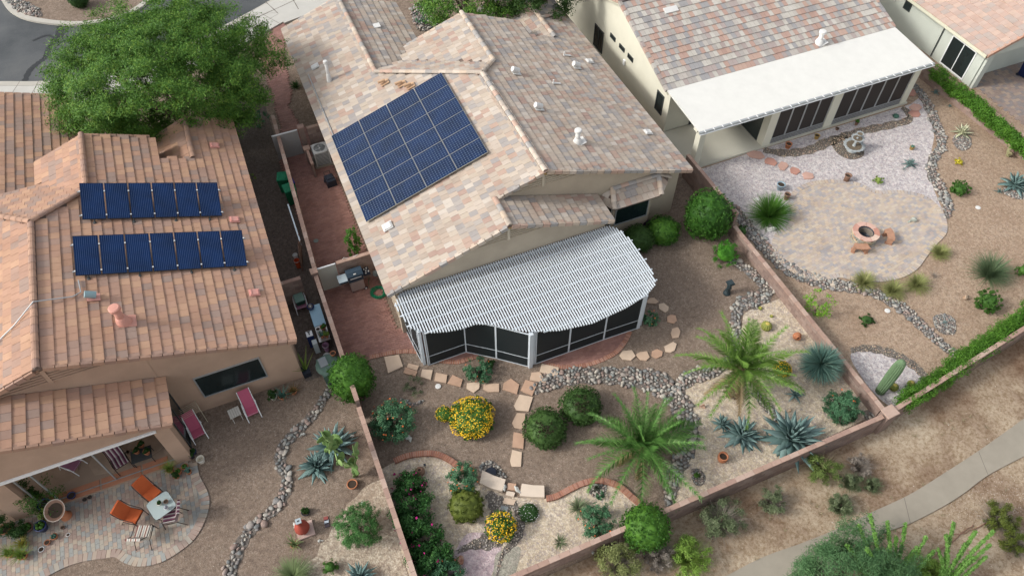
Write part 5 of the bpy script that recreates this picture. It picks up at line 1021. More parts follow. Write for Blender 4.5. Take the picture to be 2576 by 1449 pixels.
for u, v in ((-.06,.1),(.06,.12),(0,-.02),(-.04,-.14),(.1,-.08)): q = MB(); q.lathe([(.03,.93),(.03,.98),(.001,.985)],VW,8,(.53+u,v,0)); q.build('bottle_cap', sb)
for x in (-.27,.27): q = MB(); q.tube([(x,-.22,.12),(x,-.22,.0)],.02,BLK,6); q.build('leg', R)
q = MB(); q.lathe([(.09,-.02),(.09,.02)],BLK,16,M=Matrix.Translation((.33,-.25,.09))@Matrix.Rotation(1.57,4,'X')); q.lathe([(.05,-.025),(.05,.025)],VW,12,M=Matrix.Translation((.33,-.25,.09))@Matrix.Rotation(1.57,4,'X')); q.build('wheel', R)
q = MB(); q.lathe([(.14,0),(.15,.05),(.15,.25),(.12,.33),(.05,.36),(.05,.4),(.001,.41)], plain('tank_grey', (.3,.34,.32), .45, .1), 16); o = q.build('propane_tank', smooth=True); o.location = W(946,690); tag(o, 'grey propane tank beside the grill', 'tank')
# air conditioner
R = thing('air_conditioner', 'pale grey air conditioner with round fan on a concrete pad', 'air conditioner', (2.2,31.0,0)); ACW = plain('ac_grey', (.50,.50,.48), .5, .05); ACD = plain('ac_side', (.16,.17,.17), .5, .1)
q = MB(); q.box((0,0,.05),(.95,.95,.1),PATH_M); q.build('pad', R); q = MB(); q.box((0,0,.5),(.74,.74,.8),ACD); q.build('body', R)
for i in range(9):
    q = MB(); q.box((0,0,.16+i*.085),(.76,.76,.02),ACW); q.build('fin', R)
for sx in (-1,1):
    for sy in (-1,1): q = MB(); q.box((sx*.36,sy*.36,.5),(.06,.06,.82),ACW); q.build('corner_post', R)
q = MB(); n = 24; q.lathe([(.30,.93),(.30,.95),(.46,.95),(.40,.91)],ACW,4,M=Matrix.Rotation(math.pi/4,4,'Z')) if False else None; q = MB()
oc = [(.39*max(-1,min(1,1.25*math.cos(a))), .39*max(-1,min(1,1.25*math.sin(a)))) for a in [2*math.pi*j/n for j in range(n)]]; ic = [(.30*math.cos(2*math.pi*j/n), .30*math.sin(2*math.pi*j/n)) for j in range(n)]
for j in range(n): a, c, d, e = oc[j], oc[(j+1)%n], ic[(j+1)%n], ic[j]; q.poly([(a[0],a[1],.95),(c[0],c[1],.95),(d[0],d[1],.96),(e[0],e[1],.96)],ACW); q.poly([(a[0],a[1],.90),(c[0],c[1],.90),(c[0],c[1],.95),(a[0],a[1],.95)],ACW)
q.build('top_cover', R)
for rr in (.08,.14,.2,.26): q = MB(); q.tube([(rr*math.cos(a),rr*math.sin(a),.955) for a in [2*math.pi*j/20 for j in range(21)]],.006,ACW,4); q.build('grille_ring', R)
fb = MB(); fb.lathe([(.05,.89),(.05,.93),(.001,.94)],ACW,10); hb = fb.build('fan_hub', R)
for k in range(4): a = k*math.pi/2; q = MB(); q.poly([(.05*math.cos(a-.2),.05*math.sin(a-.2),.90),(.27*math.cos(a-.1),.27*math.sin(a-.1),.92),(.27*math.cos(a+.7),.27*math.sin(a+.7),.88),(.05*math.cos(a+.6),.05*math.sin(a+.6),.88)],STEEL); q.build('fan_blade', hb)
# wheeled bins
def bin_(x, y, mat, lidm, label, rz=0.0, h=1.0, w=.55, open_=False):
    R = thing('wheeled_bin', label, 'bin', W(x, y), rz); q = MB(); q.box((0,0,h/2+.03),(w*.85,w*.9,h*.9),mat,top=(1.17,1.17)); q.build('body', R)
    q = MB(); M = Matrix.Translation((0,w*.5,h))@Matrix.Rotation(-.0 if not open_ else 1.9,4,'X'); q.box((0,-w*.53,.03),(w*1.05,w*1.12,.05),lidm,M=M,top=(.92,.92)); l = q.build('lid', R)
    for s in (-.3,0,.3): q = MB(); q.box((s*w,-w*.53,.065),(.05,w*.8,.02),lidm,M=M); q.build('lid_rib', l)
    q = MB(); q.tube([(-w*.3,w*.58,h-.03),(w*.3,w*.58,h-.03)],.018,mat,6); q.build('handle', R)
    for s in (-1,1): q = MB(); q.lathe([(.1,-.02),(.1,.02)],BLK,12,M=Matrix.Translation((s*w*.4,w*.42,.1))@Matrix.Rotation(1.57,4,'Y')); q.build('wheel', R)
GBIN = plain('bin_green', (.012,.13,.06), .45, .1); GB2 = plain('bin_green_light', (.02,.20,.10), .45, .1); BBIN = plain('bin_blue', (.015,.03,.30), .4, .1); NAVY = plain('bin_navy', (.006,.012,.05), .4, .1)
bin_(722,478,GBIN,GB2,'green wheeled bin farthest up the side yard, against the wall',-.25,.95); bin_(738,508,GBIN,GB2,'green wheeled bin with ribbed lid nearest the camera in the side yard',.1,1.0); bin_(737,480,GBIN,BBIN,'small green bin with bright blue lid between the other bins',.1,.62,.36)
R = thing('mower_box', 'black wheeled cooler box on the brick paving by the tan roof eave', 'cooler', W(833,462), .1); q = MB(); q.box((0,0,.22),(.5,.62,.36),BLK,top=(.9,.9)); q.build('body', R); q = MB(); q.box((0,.05,.42),(.36,.4,.08),BLK,top=(.8,.8)); q.build('lid', R); q = MB(); q.tube([(-.15,.32,.1),(-.15,.42,.5),(.15,.42,.5),(.15,.32,.1)],.015,DGREY,6); q.build('handle', R)
for s in (-1,1): q = MB(); q.lathe([(.08,-.02),(.08,.02)],BLK,12,M=Matrix.Translation((s*.26,.22,.08))@Matrix.Rotation(1.57,4,'Y')); q.build('wheel', R)
R.name = 'cooler_box'
bin_(2572,192,NAVY,NAVY,'dark blue wheeled bin on the brown patio at the top right',.3,1.0); 
# gates
GATEM = plain('gate_grey', (.30,.29,.275), .5, .05); GATE2 = plain('gate_beige', (.42,.41,.355), .5, .05)
def gate(p, q_, z1, mat, label):
    R = thing('gate', label, 'gate', ((p[0]+q_[0])/2, p[1], 0)); L = abs(q_[0]-p[0]); b = MB(); b.box((0,0,z1/2+.03),(L-.06,.03,z1-.06),mat); b.build('gate_panel', R)
    b = MB(); b.box((0,0,z1),(L,.05,.05),WHITE); b.box((-L/2+.03,0,z1/2),(.05,.05,z1),mat); b.box((L/2-.03,0,z1/2),(.05,.05,z1),mat); b.box((0,0,.06),(L-.1,.05,.05),mat); b.build('gate_frame', R)
    for i in range(int(L/.12)): b = MB(); b.box((-L/2+.1+i*.12,-.018,z1/2),(.008,.01,z1-.15),mat); b.build('batten', R)
gate((.16,22.58),(.98,22.58),1.55,GATE2,'beige metal gate between the barbecue patio and the brick side yard'); gate((.1,32.0),(1.42,32.0),1.6,GATEM,'wide grey metal gate at the far end of the brick side yard')
for x, y, h, l in ((.0,22.45,1.62,'square brown pillar left of the beige gate'),(1.62,32.0,1.72,'brown pillar right of the grey gate'),(1.58,31.15,1.0,'low pale capped post beside the air conditioner')):
    R = thing('gate_pillar', l, 'pillar', (x,y,0)); b = MB(); b.box((0,0,h/2),(.26,.26,h),BLOCK); b.build('shaft', R); b = MB(); b.box((0,0,h+.03),(.32,.32,.06),CAPB); b.build('cap', R)
b = MB(); b.box((1.58,30.5,.95),(.14,1.2,.1),CAPB); b.box((1.58,30.5,.45),(.1,1.15,.9),BLOCK); tag(b.build('low_wall'),'low narrow brown wall in front of the air conditioner','wall')
b = MB(); b.lathe([(.12,0),(.12,.012),(.05,.014),(.001,.012)], plain('drain_grey', (.2,.24,.22), .5, .1), 14); o = b.build('floor_drain'); o.location = W(926,705-0,.045) if False else W(795,606,.045); tag(o,'small round drain in the brick side yard','drain')
b = MB(); b.tube([W(900,640,1.6),W(880,650,1.5),W(865,648,1.62),(W(858,655,.9))],.012,VW,5); tag(b.build('white_cable'),'loose white cable hanging over the cross wall','cable')
# --- narrow strip between left house and wall
SLING = plain('pink_sling', (.42,.09,.15), .7, .1, 4); SLINGD = plain('mauve_sling', (.36,.16,.24), .7, .1, 4)
def lounge(x, y, rz, label, sling=SLING, z=0.0, at=None, frame_m=None):
    fm = frame_m or WHITE; R = thing('sling_chair', label, 'chair', at or W(x, y, z), rz); prof = [(-.55,.30),(-.05,.33),(.12,.42),(.62,.98),(.68,1.02)]
    b = MB(); n = len(prof)
    for i in range(n-1): (y0,z0),(y1,z1) = prof[i], prof[i+1]; b.poly([(-.26,y0,z0),(.26,y0,z0),(.26,y1,z1),(-.26,y1,z1)],sling); b.poly([(-.26,y0,z0-.012),(-.26,y1,z1-.012),(.26,y1,z1-.012),(.26,y0,z0-.012)],sling)
    b.build('sling', R)
    for s in (-.29,.29):
        b = MB(); b.tube([(s,p_[0],p_[1]) for p_ in prof],.018,fm,6); b.build('side_rail', R)
        b = MB(); b.tube([(s*1.08,-.72,.0),(s*1.08,-.55,.30),(s*1.1,-.42,.52),(s*1.1,.12,.56),(s*1.08,.2,.5),(s*1.05,.42,0)],.022,fm,6); b.build('arm_frame', R)
    b = MB(); b.tube([(-.29,-.5,.29),(.29,-.5,.29)],.015,fm,6); b.tube([(-.29,.3,.3),(.29,.3,.3)],.015,fm,6); b.build('cross_bar', R); R.scale = (.84,.74,.8); return R
lounge(633,1030,.12,'pink sling recliner with white frame below the wide dark window'); lounge(497,1085,.20,'pink sling recliner beside the wire drying rack'); lounge(758,766,-.02,'mauve reclining chair holding a green box in the narrow side yard',SLINGD)
lounge(0,0,.9,'mauve folding chair under the covered patio roof',SLINGD,at=W(180,1172,.06))
R = thing('storage_tub', 'green storage tub sitting on the mauve reclining chair', 'tub', (W(759,768)[0], W(759,768)[1],.27), .05); b = MB(); b.box((0,0,.15),(.36,.42,.26),plain('tub_green', (.02,.07,.05), .5, .1),top=(1.12,1.12)); b.build('body', R); b = MB(); b.box((0,0,.30),(.42,.48,.04),plain('tub_lid', (.20,.32,.27), .5, .06)); b.build('lid', R)
def side_table(x, y, rz, label, mat=None, z=0.0):
    mat = mat or plain('weathered_white', (.55,.52,.46), .7, .1); R = thing('side_table', label, 'table', W(x, y, z), rz)
    for i in range(5): b = MB(); b.box((-.18+i*.09,0,.42),(.08,.44,.02),mat); b.build('top_slat', R)
    for s in (-.17,.17):
        b = MB(); b.tube([(s,-.22,0),(s,.18,.41)],.014,mat,5); b.build('leg', R); b = MB(); b.tube([(s,.22,0),(s,-.18,.41)],.014,mat,5); b.build('leg', R)
side_table(597,1050,.15,'small slatted side table between the two pink recliners')
R = thing('drying_rack', 'pale wire drying rack behind the nearer pink recliner', 'drying rack', W(490,1062), .25); WIRE = plain('wire_beige', (.52,.46,.33), .5, .05)
for i in range(7): b = MB(); b.tube([(-.42,-.25+i*.08,.9),(.42,-.25+i*.08,.9)],.006,WIRE,5); b.build('rail', R)
for s in (-.42,.42):
    b = MB(); b.tube([(s,-.28,.9),(s,.28,.9)],.01,WIRE,5); b.build('side_bar', R); b = MB(); b.tube([(s,-.3,0),(s,.28,.9)],.01,WIRE,5); b.build('leg', R); b = MB(); b.tube([(s,.3,0),(s,-.28,.9)],.01,WIRE,5); b.build('leg', R)
b = MB(); b.box((0,0,0),(.06,2.5,.32),plain('siding_white', (.55,.62,.66), .5, .04)); o = b.build('leaning_board'); o.location = (-.16,25.9,1.25); tag(o, 'long bluish white panel leaning on the wall of the narrow side yard', 'panel')
for i in range(3):
    R = thing('ladder', ['dark folding ladder leaning on the wall below the white panel','second dark ladder leaning on the wall','x'][i], 'ladder', (-.2-.12*i,24.6-i*.5,0)); b = MB()
    for s in (0,.4): q = MB(); q.tube([(-.15,s,0),(.08,s,1.5)],.02,TER2,5); q.build('side_rail', R)
    for j in range(5): q = MB(); q.tube([(-.15+.04*j,0,.2+j*.28),(-.15+.04*j,.4,.2+j*.28)],.014,TER2,5); q.build('rung', R)
    if i == 1: break
def cone(x, y, mat, label, r=.13, h=.5):
    R = thing('stacked_bucket', label, 'bucket', W(x, y)); b = MB(); b.lathe([(r*.75,0),(r,h),(r*1.06,h),(r*.9,h),(r*.7,.03)],mat,14); b.build('bucket_body', R); b = MB(); b.lathe([(r*1.08,h-.03),(r*1.08,h)],WHITE,14,caps=False); b.build('rim', R); return R
ORG_ = plain('safety_orange', (.55,.09,.03), .5, .1); cone(752,672,ORG_,'red orange bucket at the foot of the wall near the cross wall'); cone(747,655,WHITE,'white bucket above the red orange bucket',.11,.4); cone(826,905,WHITE,'empty white bucket beside the egg shaped bush',.15,.34); cone(823,880,plain('pink_bucket',(.45,.25,.38),.5,.1),'lilac pink bucket standing in a white one',.14,.4)
cone(508,1160,CREAMP,'cream plastic bucket at the patio corner pillar',.15,.24); cone(752,664,plain('grey_bucket',(.3,.32,.3),.5,.1),'grey bucket beside the red orange bucket',.1,.35) if False else None
R = thing('potting_table', 'long table with pale blue cloth along the narrow side wall', 'table', (-.45,20.35,0)); b = MB(); b.box((0,.45,.72),(.5,1.15,.03),plain('blue_cloth',(.35,.55,.68),.5,.1,1.5)); b.build('table_top', R); b = MB(); b.box((0,-.55,.70),(.48,.85,.02),STEEL); b.build('tray', R)
for s in (-.2,.2):
    for y in (-.9,0,.95): b = MB(); b.tube([(s,y,0),(s,y,.7)],.015,DGREY,5); b.build('leg', R)
pot(0,0,.12,.22,TER,'orange clay pot on the end of the long side table','bush',at=(-.36,19.95,.71),ps=.6); pot(0,0,.10,.18,WHITE,'white pot next to the orange pot on the side table',at=(-.58,19.95,.71)); pot(0,0,.11,.18,TER,'terracotta pot with green plant on the tray','aloe',at=(-.5,19.6,.71)); pot(0,0,.1,.15,TER,'low clay pot with yellow green plant on the tray','bush',L_YG,at=(-.32,19.55,.71),ps=.7)
R = thing('kettle_grill', 'small dark kettle with silver lid on the side table', 'kettle', (-.6,21.25,.74)); b = MB(); b.lathe([(.08,0),(.16,.06),(.16,.14)],BLUEG,14); b.build('body', R, smooth=True); b = MB(); b.lathe([(.12,.14),(.08,.2),(.02,.24),(.001,.27)],STEEL,14); b.build('lid', R, smooth=True)
R = thing('tool_box', 'white and dark blue boxed tool beside the side table', 'box', (-.98,19.9,0)); b = MB(); b.box((0,0,.4),(.28,.3,.8),BLUEG); b.build('box_body', R); b = MB(); b.box((0,0,.81),(.26,.28,.02),WHITE); b.box((0,.02,.824),(.05,.16,.006),DGREY); b.box((0,.1,.824),(.14,.04,.006),DGREY); b.build('lid', R)
R = thing('tool_box', 'small pale grey box in front of the white topped box', 'box', (-.88,19.5,0)); b = MB(); b.box((0,0,.35),(.2,.24,.7),plain('pale_box',(.5,.55,.55),.5,.05)); b.build('box_body', R)
R = thing('compost_bin', 'domed grey green compost bin by the narrow side wall', 'compost bin', (-.62,18.15,0), .1); GG = plain('compost_green', (.10,.16,.13), .6, .12); b = MB(); b.box((0,0,.35),(.7,.9,.7),GG,top=(1.08,1.05)); b.build('body', R); b = MB(); b.lathe([(.52,.70),(.52,.74),(.42,.84),(.001,.88)],GG,16); b.build('lid', R)
b = MB(); b.box((-.15,.1,.895),(.32,.45,.05),plain('grey_plate',(.24,.26,.27),.6,.1)); b.build('hatch', R)
pot(0,0,.11,.2,TER,'orange pot standing on the compost bin lid',at=(-.3,18.45,.80),ps=1)
R = thing('planter_box', 'black planter box with tall striped snake plant at the house corner', 'planter', W(772,940), .1); b = MB(); b.box((0,0,.16),(.3,.4,.32),BLK,top=(1.1,1.1)); b.build('planter_body', R); V, Q = blades(9,1.0,.07,5,(.95,1.5),.1,seg=4); o = link('leaf', np_mesh('leaf', V, Q, L_YG), R); o.location = (0,0,.3); tag(o, kind='stuff')
pot(690,1002,.15,.2,CREAMP,'pale pot with dark leafy plant under the terracotta house wall','bush',L_DK); pot(713,1000,.17,.2,TER,'clay pot with pale blue agave under the house wall','aloe',ps=1.3); pot(740,988,.15,.2,TER,'orange clay pot with bronze plant under the house wall','aloe',leafy('bronze_leaf',[(.12,.09,.03),(.22,.15,.05)])); boulder(718,1010,11,WH,'white rock and shells below the clay pots')
for i, (x, y, m_) in enumerate(((490,1140,BLUEG),(485,1150,BLK))): pot(x, y, .11,.2,m_,['blue glazed pot at the corner of the patio pillar','black pot at the corner of the patio pillar'][i],'bush',L_DK,ps=.6)
# --- covered patio and dining set
GLT = screenmat('table_glass', (.42,.50,.49), .25); ORC = plain('orange_cushion', (.46,.10,.03), .85, .12, 3); BRZ = plain('bronze_frame', (.055,.04,.035), .45, .1, metal=.3)
def stripes(name, cols, sc):
    m, nt, b = newmat(name); tc = nt.nodes.new('ShaderNodeTexCoord'); sp = nt.nodes.new('ShaderNodeSeparateXYZ'); nt.links.new(tc.outputs['Object'], sp.inputs[0]); a = node(nt,'ShaderNodeMath',operation='MULTIPLY_ADD'); nt.links.new(sp.outputs[0],a.inputs[0]); a.inputs[1].default_value = sc; a.inputs[2].default_value = 50.
    f = node(nt,'ShaderNodeMath',operation='FRACT'); nt.links.new(a.outputs[0],f.inputs[0]); r = ramp(nt, cols, 'CONSTANT'); nt.links.new(f.outputs[0], r.inputs[0]); nt.links.new(r.outputs[0], b.inputs['Base Color']); b.inputs['Roughness'].default_value = .85; return m
STP = stripes('purple_stripe', [(.11,.03,.06),(.11,.03,.06),(.50,.46,.43),(.22,.16,.17)], 7); STB = stripes('brown_stripe', [(.58,.54,.46),(.20,.07,.06),(.58,.54,.46),(.30,.29,.28)], 6)
def patio_chair(x, y, rz, label, cush, z=0.02, at=None):
    R = thing('patio_chair', label, 'chair', at or W(x, y, z), rz)
    b = MB(); b.box((0,-.02,.46),(.5,.5,.08),cush); b.build('seat_cushion', R); b = MB(); b.box((0,0,0),(.5,.09,.62),cush,M=Matrix.Translation((0,.32,.76))@Matrix.Rotation(-.42,4,'X')); b.build('back_cushion', R)
    for s in (-.28,.28):
        b = MB(); b.tube([(s,-.34,0),(s,-.28,.44),(s,-.26,.64),(s,.2,.66),(s,.42,1.0)],.016,BRZ,6); b.build('arm_frame', R); b = MB(); b.tube([(s,-.3,.42),(s,.22,.40),(s,.46,0)],.016,BRZ,6); b.build('leg', R)
    b = MB(); b.tube([(-.28,.44,1.02),(.28,.44,1.02)],.016,BRZ,6); b.tube([(-.28,-.28,.42),(.28,-.28,.42)],.014,BRZ,6); b.build('cross_bar', R)
tc_ = W(425,1290,.02)
patio_chair(388,1243,-.55,'orange cushioned chair at the upper side of the glass table',ORC) if False else None
patio_chair(392,1252,-.62+1.2,'orange cushioned chair above the glass table, nearer the covered patio',ORC); patio_chair(345,1308,.95,'orange cushioned chair left of the glass table',ORC)
patio_chair(442,1308,-1.75,'purple striped chair right of the glass table',STP); patio_chair(372,1352,2.75,'beige striped chair below the glass table',STB); patio_chair(0,0,.3,'purple striped chair in the shade of the covered patio',STP,at=W(312,1170,.06))
R = thing('glass_table', 'frosted glass dining table on the multicolour paver patio', 'table', (tc_[0]-.02,tc_[1]+.02,.02), .35); R.scale = (.8,.8,1); b = MB(); oc = [(.52*max(-1,min(1,1.3*math.cos(a))), .52*max(-1,min(1,1.3*math.sin(a)))) for a in [2*math.pi*j/24 for j in range(24)]]; b.prism(oc,.70,.715,GLT); b.build('table_top', R)
b = MB(); b.tube([(p_[0],p_[1],.70) for p_ in oc+[oc[0]]],.014,BRZ,5,False); b.build('rim', R)
for sx in (-1,1):
    for sy in (-1,1): b = MB(); b.tube([(sx*.44,sy*.44,.7),(sx*.36,sy*.36,.35),(sx*.46,sy*.46,0)],.016,BRZ,5); b.build('leg', R)
tz = .735
pot(0,0,.085,.12,CREAMP,'small cream pot of succulents on the glass table','bush',L_DK,at=(tc_[0]-.05,tc_[1]+.08,tz),ps=.5); pot(0,0,.08,.10,TER2,'round brown bowl on the glass table',at=(tc_[0]+.18,tc_[1]+.06,tz)); pot(0,0,.07,.12,WHITE,'white jug with flowers at the table edge','bush',leafy('pale_bloom',[(.4,.42,.5),(.6,.6,.62)]),at=(tc_[0]+.16,tc_[1]-.2,tz),ps=.5)
R = thing('bird_bath', 'large terracotta birdbath bowl on a clay pedestal', 'birdbath', W(168,1298,.02)); b = MB(); b.lathe([(.20,0),(.2,.04),(.13,.12),(.12,.42),(.16,.5)],TER,18); b.build('pedestal', R, smooth=True)
M = Matrix.Translation((-.10,.05,.55))@Matrix.Rotation(.35,4,'X')@Matrix.Rotation(-.2,4,'Y'); b = MB(); b.lathe([(.10,-.05),(.30,.03),(.38,.12),(.40,.13),(.36,.13),(.28,.07),(.001,.0)],TER2,24,M=M,caps=False); b.build('bowl', R, smooth=True); b = MB(); b.lathe([(.001,.03),(.27,.075)],SOILP,20,M=M,caps=False); b.build('bowl_water', R); b = MB(); b.lathe([(.37,.135),(.40,.14)],plain('clay_rim',(.45,.38,.32),.7,.1),24,M=M,caps=False); b.build('rim', R)
# cluster of potted plants at the patio column and house corner
for i, (x, y, r, h, m_, pl, pm, ps, lb) in enumerate([(40,1262,.2,.3,TER2,'bush',L_DK,1.6,'bushy dark green potted plant at the left edge of the patio'),(120,1275,.22,.32,BLUEG,'bush',L_GR,1.9,'tall feathery plant in a blue pot against the patio column'),(88,1255,.15,.3,BLUEG,'bush',L_DK,1.1,'dark leafy pot behind the patio column'),(112,1330,.2,.34,BLUEG,'cactus',L_GR,1,'round cactus cluster in a dark blue glazed pot'),(75,1330,.18,.2,TER2,'cactus',L_GR,1,'round green cactus beside the blue pot'),
  (60,1345,.16,.22,TER2,'bush',L_DK,1.2,'dark potted plant in the middle of the plant cluster'),(125,1302,.15,.2,TER,'bush',L_YG,.9,'bronze green succulent in a rimmed clay pot'),(150,1280,.15,.25,BLUEG,'aloe',L_BL,1.2,'pale aloe in a dark pot left of the birdbath'),(185,1250,.14,.2,BLUEG,'','',1,'blue glazed bowl above the birdbath'),(215,1258,.07,.1,DGREY,'','',1,'small dark lantern on the red border stone, left'),(228,1252,.07,.1,DGREY,'','',1,'small dark lantern on the red border stone, right'),
  (30,1395,.15,.2,TER,'grass',L_YG,1,'small clay pot with spiky yellow green plant near the left edge'),(62,1400,.16,.18,TER,'grass',L_YG,1.1,'clay pot with bright green grass'),(62,1372,.14,.18,TER2,'grass',leafy('golden_leaf',[(.25,.24,.03),(.35,.30,.06)]),.9,'pot with golden spiky succulent'),(105,1382,.10,.05,WHITE,'','',1,'round white saucer on the pavers'),(122,1366,.1,.12,TER,'','',1,'small empty clay pot below the cactus pots'),(140,1352,.12,.16,TER,'cactus',L_BL,1,'clay pot with small pale cactus on the pavers'),(160,1328,.07,.1,TER2,'','',1,'tiny dark cup left of the birdbath foot'),(172,1345,.07,.04,WHITE,'','',1,'pair of white shells below the birdbath'),(20,1335,.2,.25,TER,'bush',L_DK,1.2,'mauve leafed potted plant at the left edge')]):
    pot(x, y, r, h, m_, lb, pl or None, pm or None, ps=ps*1.25)
for i, (x, y, r, pl, pm, ps, lb) in enumerate([(432,1185,.14,'grass',L_YG,1.4,'trailing green plant in a pot by the right patio pillar'),(452,1190,.12,'cactus',L_GR,1,'upright cactus in a pot by the right patio pillar'),(447,1200,.12,'bush',L_DK,.7,'round leafy pot nearest the edge at the right pillar'),(468,1178,.12,'cactus',L_GR,1,'rosette cactus in an orange pot at the pillar corner'),(478,1190,.1,'bush',L_BL,.7,'small blue green pot at the outermost pillar corner')]): pot(x, y, r, .2, TER, lb, pl, pm, ps=ps)
for i, (x, y) in enumerate((W(346,1138,.5)[:2],W(358,1122,.5)[:2],W(372,1140,.5)[:2])): pot(0,0,.12,.2,TER,['left clay pot with green plant in the shaded patio corner','middle clay pot with green plant in the shaded patio corner','right clay pot in the shaded patio corner'][i],'bush',L_DK,at=(x,y,.5),ps=.6)
R = thing('plant_stand', 'small dark stand holding clay pots in the shaded patio corner', 'plant stand', (*W(360,1148,.3)[:2],.06)); b = MB(); b.box((0,0,.42),(.75,.55,.03),DGREY); b.build('table_top', R)
for sx in (-.34,.34):
    for sy in (-.24,.24): b = MB(); b.tube([(sx,sy,0),(sx,sy,.42)],.015,DGREY,5); b.build('leg', R)
# --- lower left yard
R = thing('chiminea', 'red clay chiminea on a pale square slab', 'chiminea', W(765,1335)); REDC = plain('red_clay', (.30,.06,.04), .75, .2, 5); b = MB(); b.box((.05,0,.04),(.62,.58,.06),plain('pink_slab',(.52,.38,.33),.85,.1)); b.build('slab', R)
b = MB(); b.lathe([(.14,.07),(.2,.14),(.27,.32),(.25,.48),(.14,.62),(.09,.72),(.085,.92),(.10,.94)],REDC,20); b.build('clay_body', R, smooth=True); b = MB(); b.box((0,0,.96),(.2,.2,.03),plain('grey_lid',(.35,.40,.42),.5,.05)); b.build('lid', R); b = MB(); b.box((0,0,.98),(.08,.05,.01),DGREY); b.build('lid_handle', R)
pot(770,1290,.15,.12,BLK,'black saucer of succulents above the chiminea','bush',L_DK,ps=.6); boulder(778,1308,8,WH,'small white figurine rock behind the chiminea',jag=1.2); pot(742,1372,.13,.14,TER,'clay pot with striped agave below the chiminea','aloe',leafy('striped_leaf',[(.10,.17,.06),(.3,.33,.15)]),ps=1.5)
pot(888,1222,.19,.20,TER,'terracotta bowl at the foot of the prickly pear'); boulder(892,1212,8,WH,'pale stone standing in the terracotta bowl')
for i in range(3): b = MB(); b.box((0,0,0),(.16,.16,.03),[plain('tile_dark',(.08,.06,.07),.5,.1),plain('tile_pale',(.45,.5,.55),.5,.1),plain('tile_red',(.25,.07,.06),.5,.1)][i]); o = b.build('painted_tile'); p = W(822-i*1.5+1,1322-i*8-2,.03); o.location = p; o.rotation_euler = (0,0,-.15); tag(o, ['dark painted tile, lowest of the row right of the chiminea','pale painted tile, middle of the row right of the chiminea','red painted tile, top of the row right of the chiminea'][i], 'tile')
# ================================================================ plants
WOOD = plain('bark', (.16,.12,.09), .95, .25, 6, bmp=.4)
L_TOP = leafy('topiary_leaf', [(.018,.06,.009),(.042,.125,.016),(.10,.225,.028)], .2); L_TOPD = leafy('topiary_dark', [(.022,.055,.012),(.045,.095,.022),(.075,.14,.035)], .15)
L_MES = leafy('mesquite_leaf', [(.035,.095,.016),(.07,.17,.028),(.125,.255,.04),(.24,.34,.05)], .25); L_FEA = leafy('feathery_leaf', [(.045,.13,.065),(.08,.195,.095),(.14,.28,.145)], .25)
L_OL = leafy('olive_leaf', [(.06,.09,.015),(.11,.14,.025),(.17,.20,.04)]); L_LIME = leafy('lime_leaf', [(.09,.24,.015),(.18,.38,.03),(.30,.50,.05)]); L_SAGE = leafy('sage_leaf', [(.08,.115,.055),(.14,.18,.09),(.24,.27,.16)]); L_STRAW = leafy('straw', [(.26,.22,.13),(.38,.33,.20),(.20,.17,.11)]); L_GREYT = leafy('grey_twig', [(.22,.19,.16),(.33,.29,.25),(.15,.13,.11)])
F_YEL = leafy('yellow_flower', [(.70,.38,.01),(.80,.50,.02),(.85,.62,.08)], .1); F_OR = leafy('orange_flower', [(.62,.13,.04),(.72,.22,.07)], .15); F_MAG = leafy('magenta_flower', [(.38,.015,.14),(.52,.03,.22)], .15); F_WH = leafy('white_flower', [(.7,.7,.68),(.8,.8,.8)], .1)
def core(R, rad, shape, mat, z, k=.86):
    q = np.sin(IV3[:,0]*9+z*7)*np.cos(IV3[:,1]*8)*np.sin(IV3[:,2]*7+2); V = IV3*(1+.09*q[:,None]+RN.normal(0,.02,(len(IV3),1)))*np.array(shape)*rad*k; V[:, 2] = np.maximum(V[:, 2], -z+.01); o = link('inner_foliage', np_mesh('inner_foliage', V, IF3, mat, True), R); o.location = (0, 0, z)
def shrub(x, y, rpx, label, mat=L_GR, name='shrub', cat='shrub', asp=1.0, dens=1.0, leaf=.06, shell=.75, clump=0, cr=.25, cor=True, z=0.0, tall=1.0, fl=None, fn=0, fs=.06, stem=True, lift=0.0, half=False, laspect=.5, seed=None, fup=.4):
    r = rpx*mpp(W(x, y, z)); h = r*tall; zc = z+h*.85+lift; p = W(x, y, zc); r = rpx*mpp(p)
    R = thing(name, label, cat, (p[0], p[1], z)); n = int(dens*min(15000, 14*(r/leaf)**2*(1.6 if clump else 1))); sh = (1, asp, tall)
    sd = int(x+y*3) if seed is None else seed
    V, Q = leaves(n, r, leaf, seed=sd, shape=sh, shell=shell, clump=clump, cr=cr, half=half, aspect=laspect); V[:, 2] = np.maximum(V[:, 2], -(zc-z)+.01)
    o = link('foliage', np_mesh('foliage', V, Q, mat), R); o.location = (0, 0, zc-z)
    if cor: core(R, r, sh, mat, zc-z, cor if cor is not True else (.62 if clump < 200 and clump else .88))
    if stem: b = MB(); b.tube([(0,0,0),(.02,0,(zc-z)*.8)], max(.02, r*.07), WOOD, 6); b.build('stem', R)
    if fl is not None and fn:
        V, Q = leaves(fn, r*1.03, fs, seed=sd+5, shape=sh, shell=.96, up=fup, aspect=.9, half=True); o = link('flowers', np_mesh('flowers', V, Q, fl), R); o.location = (0, 0, zc-z); tag(o, kind='stuff')
    return R
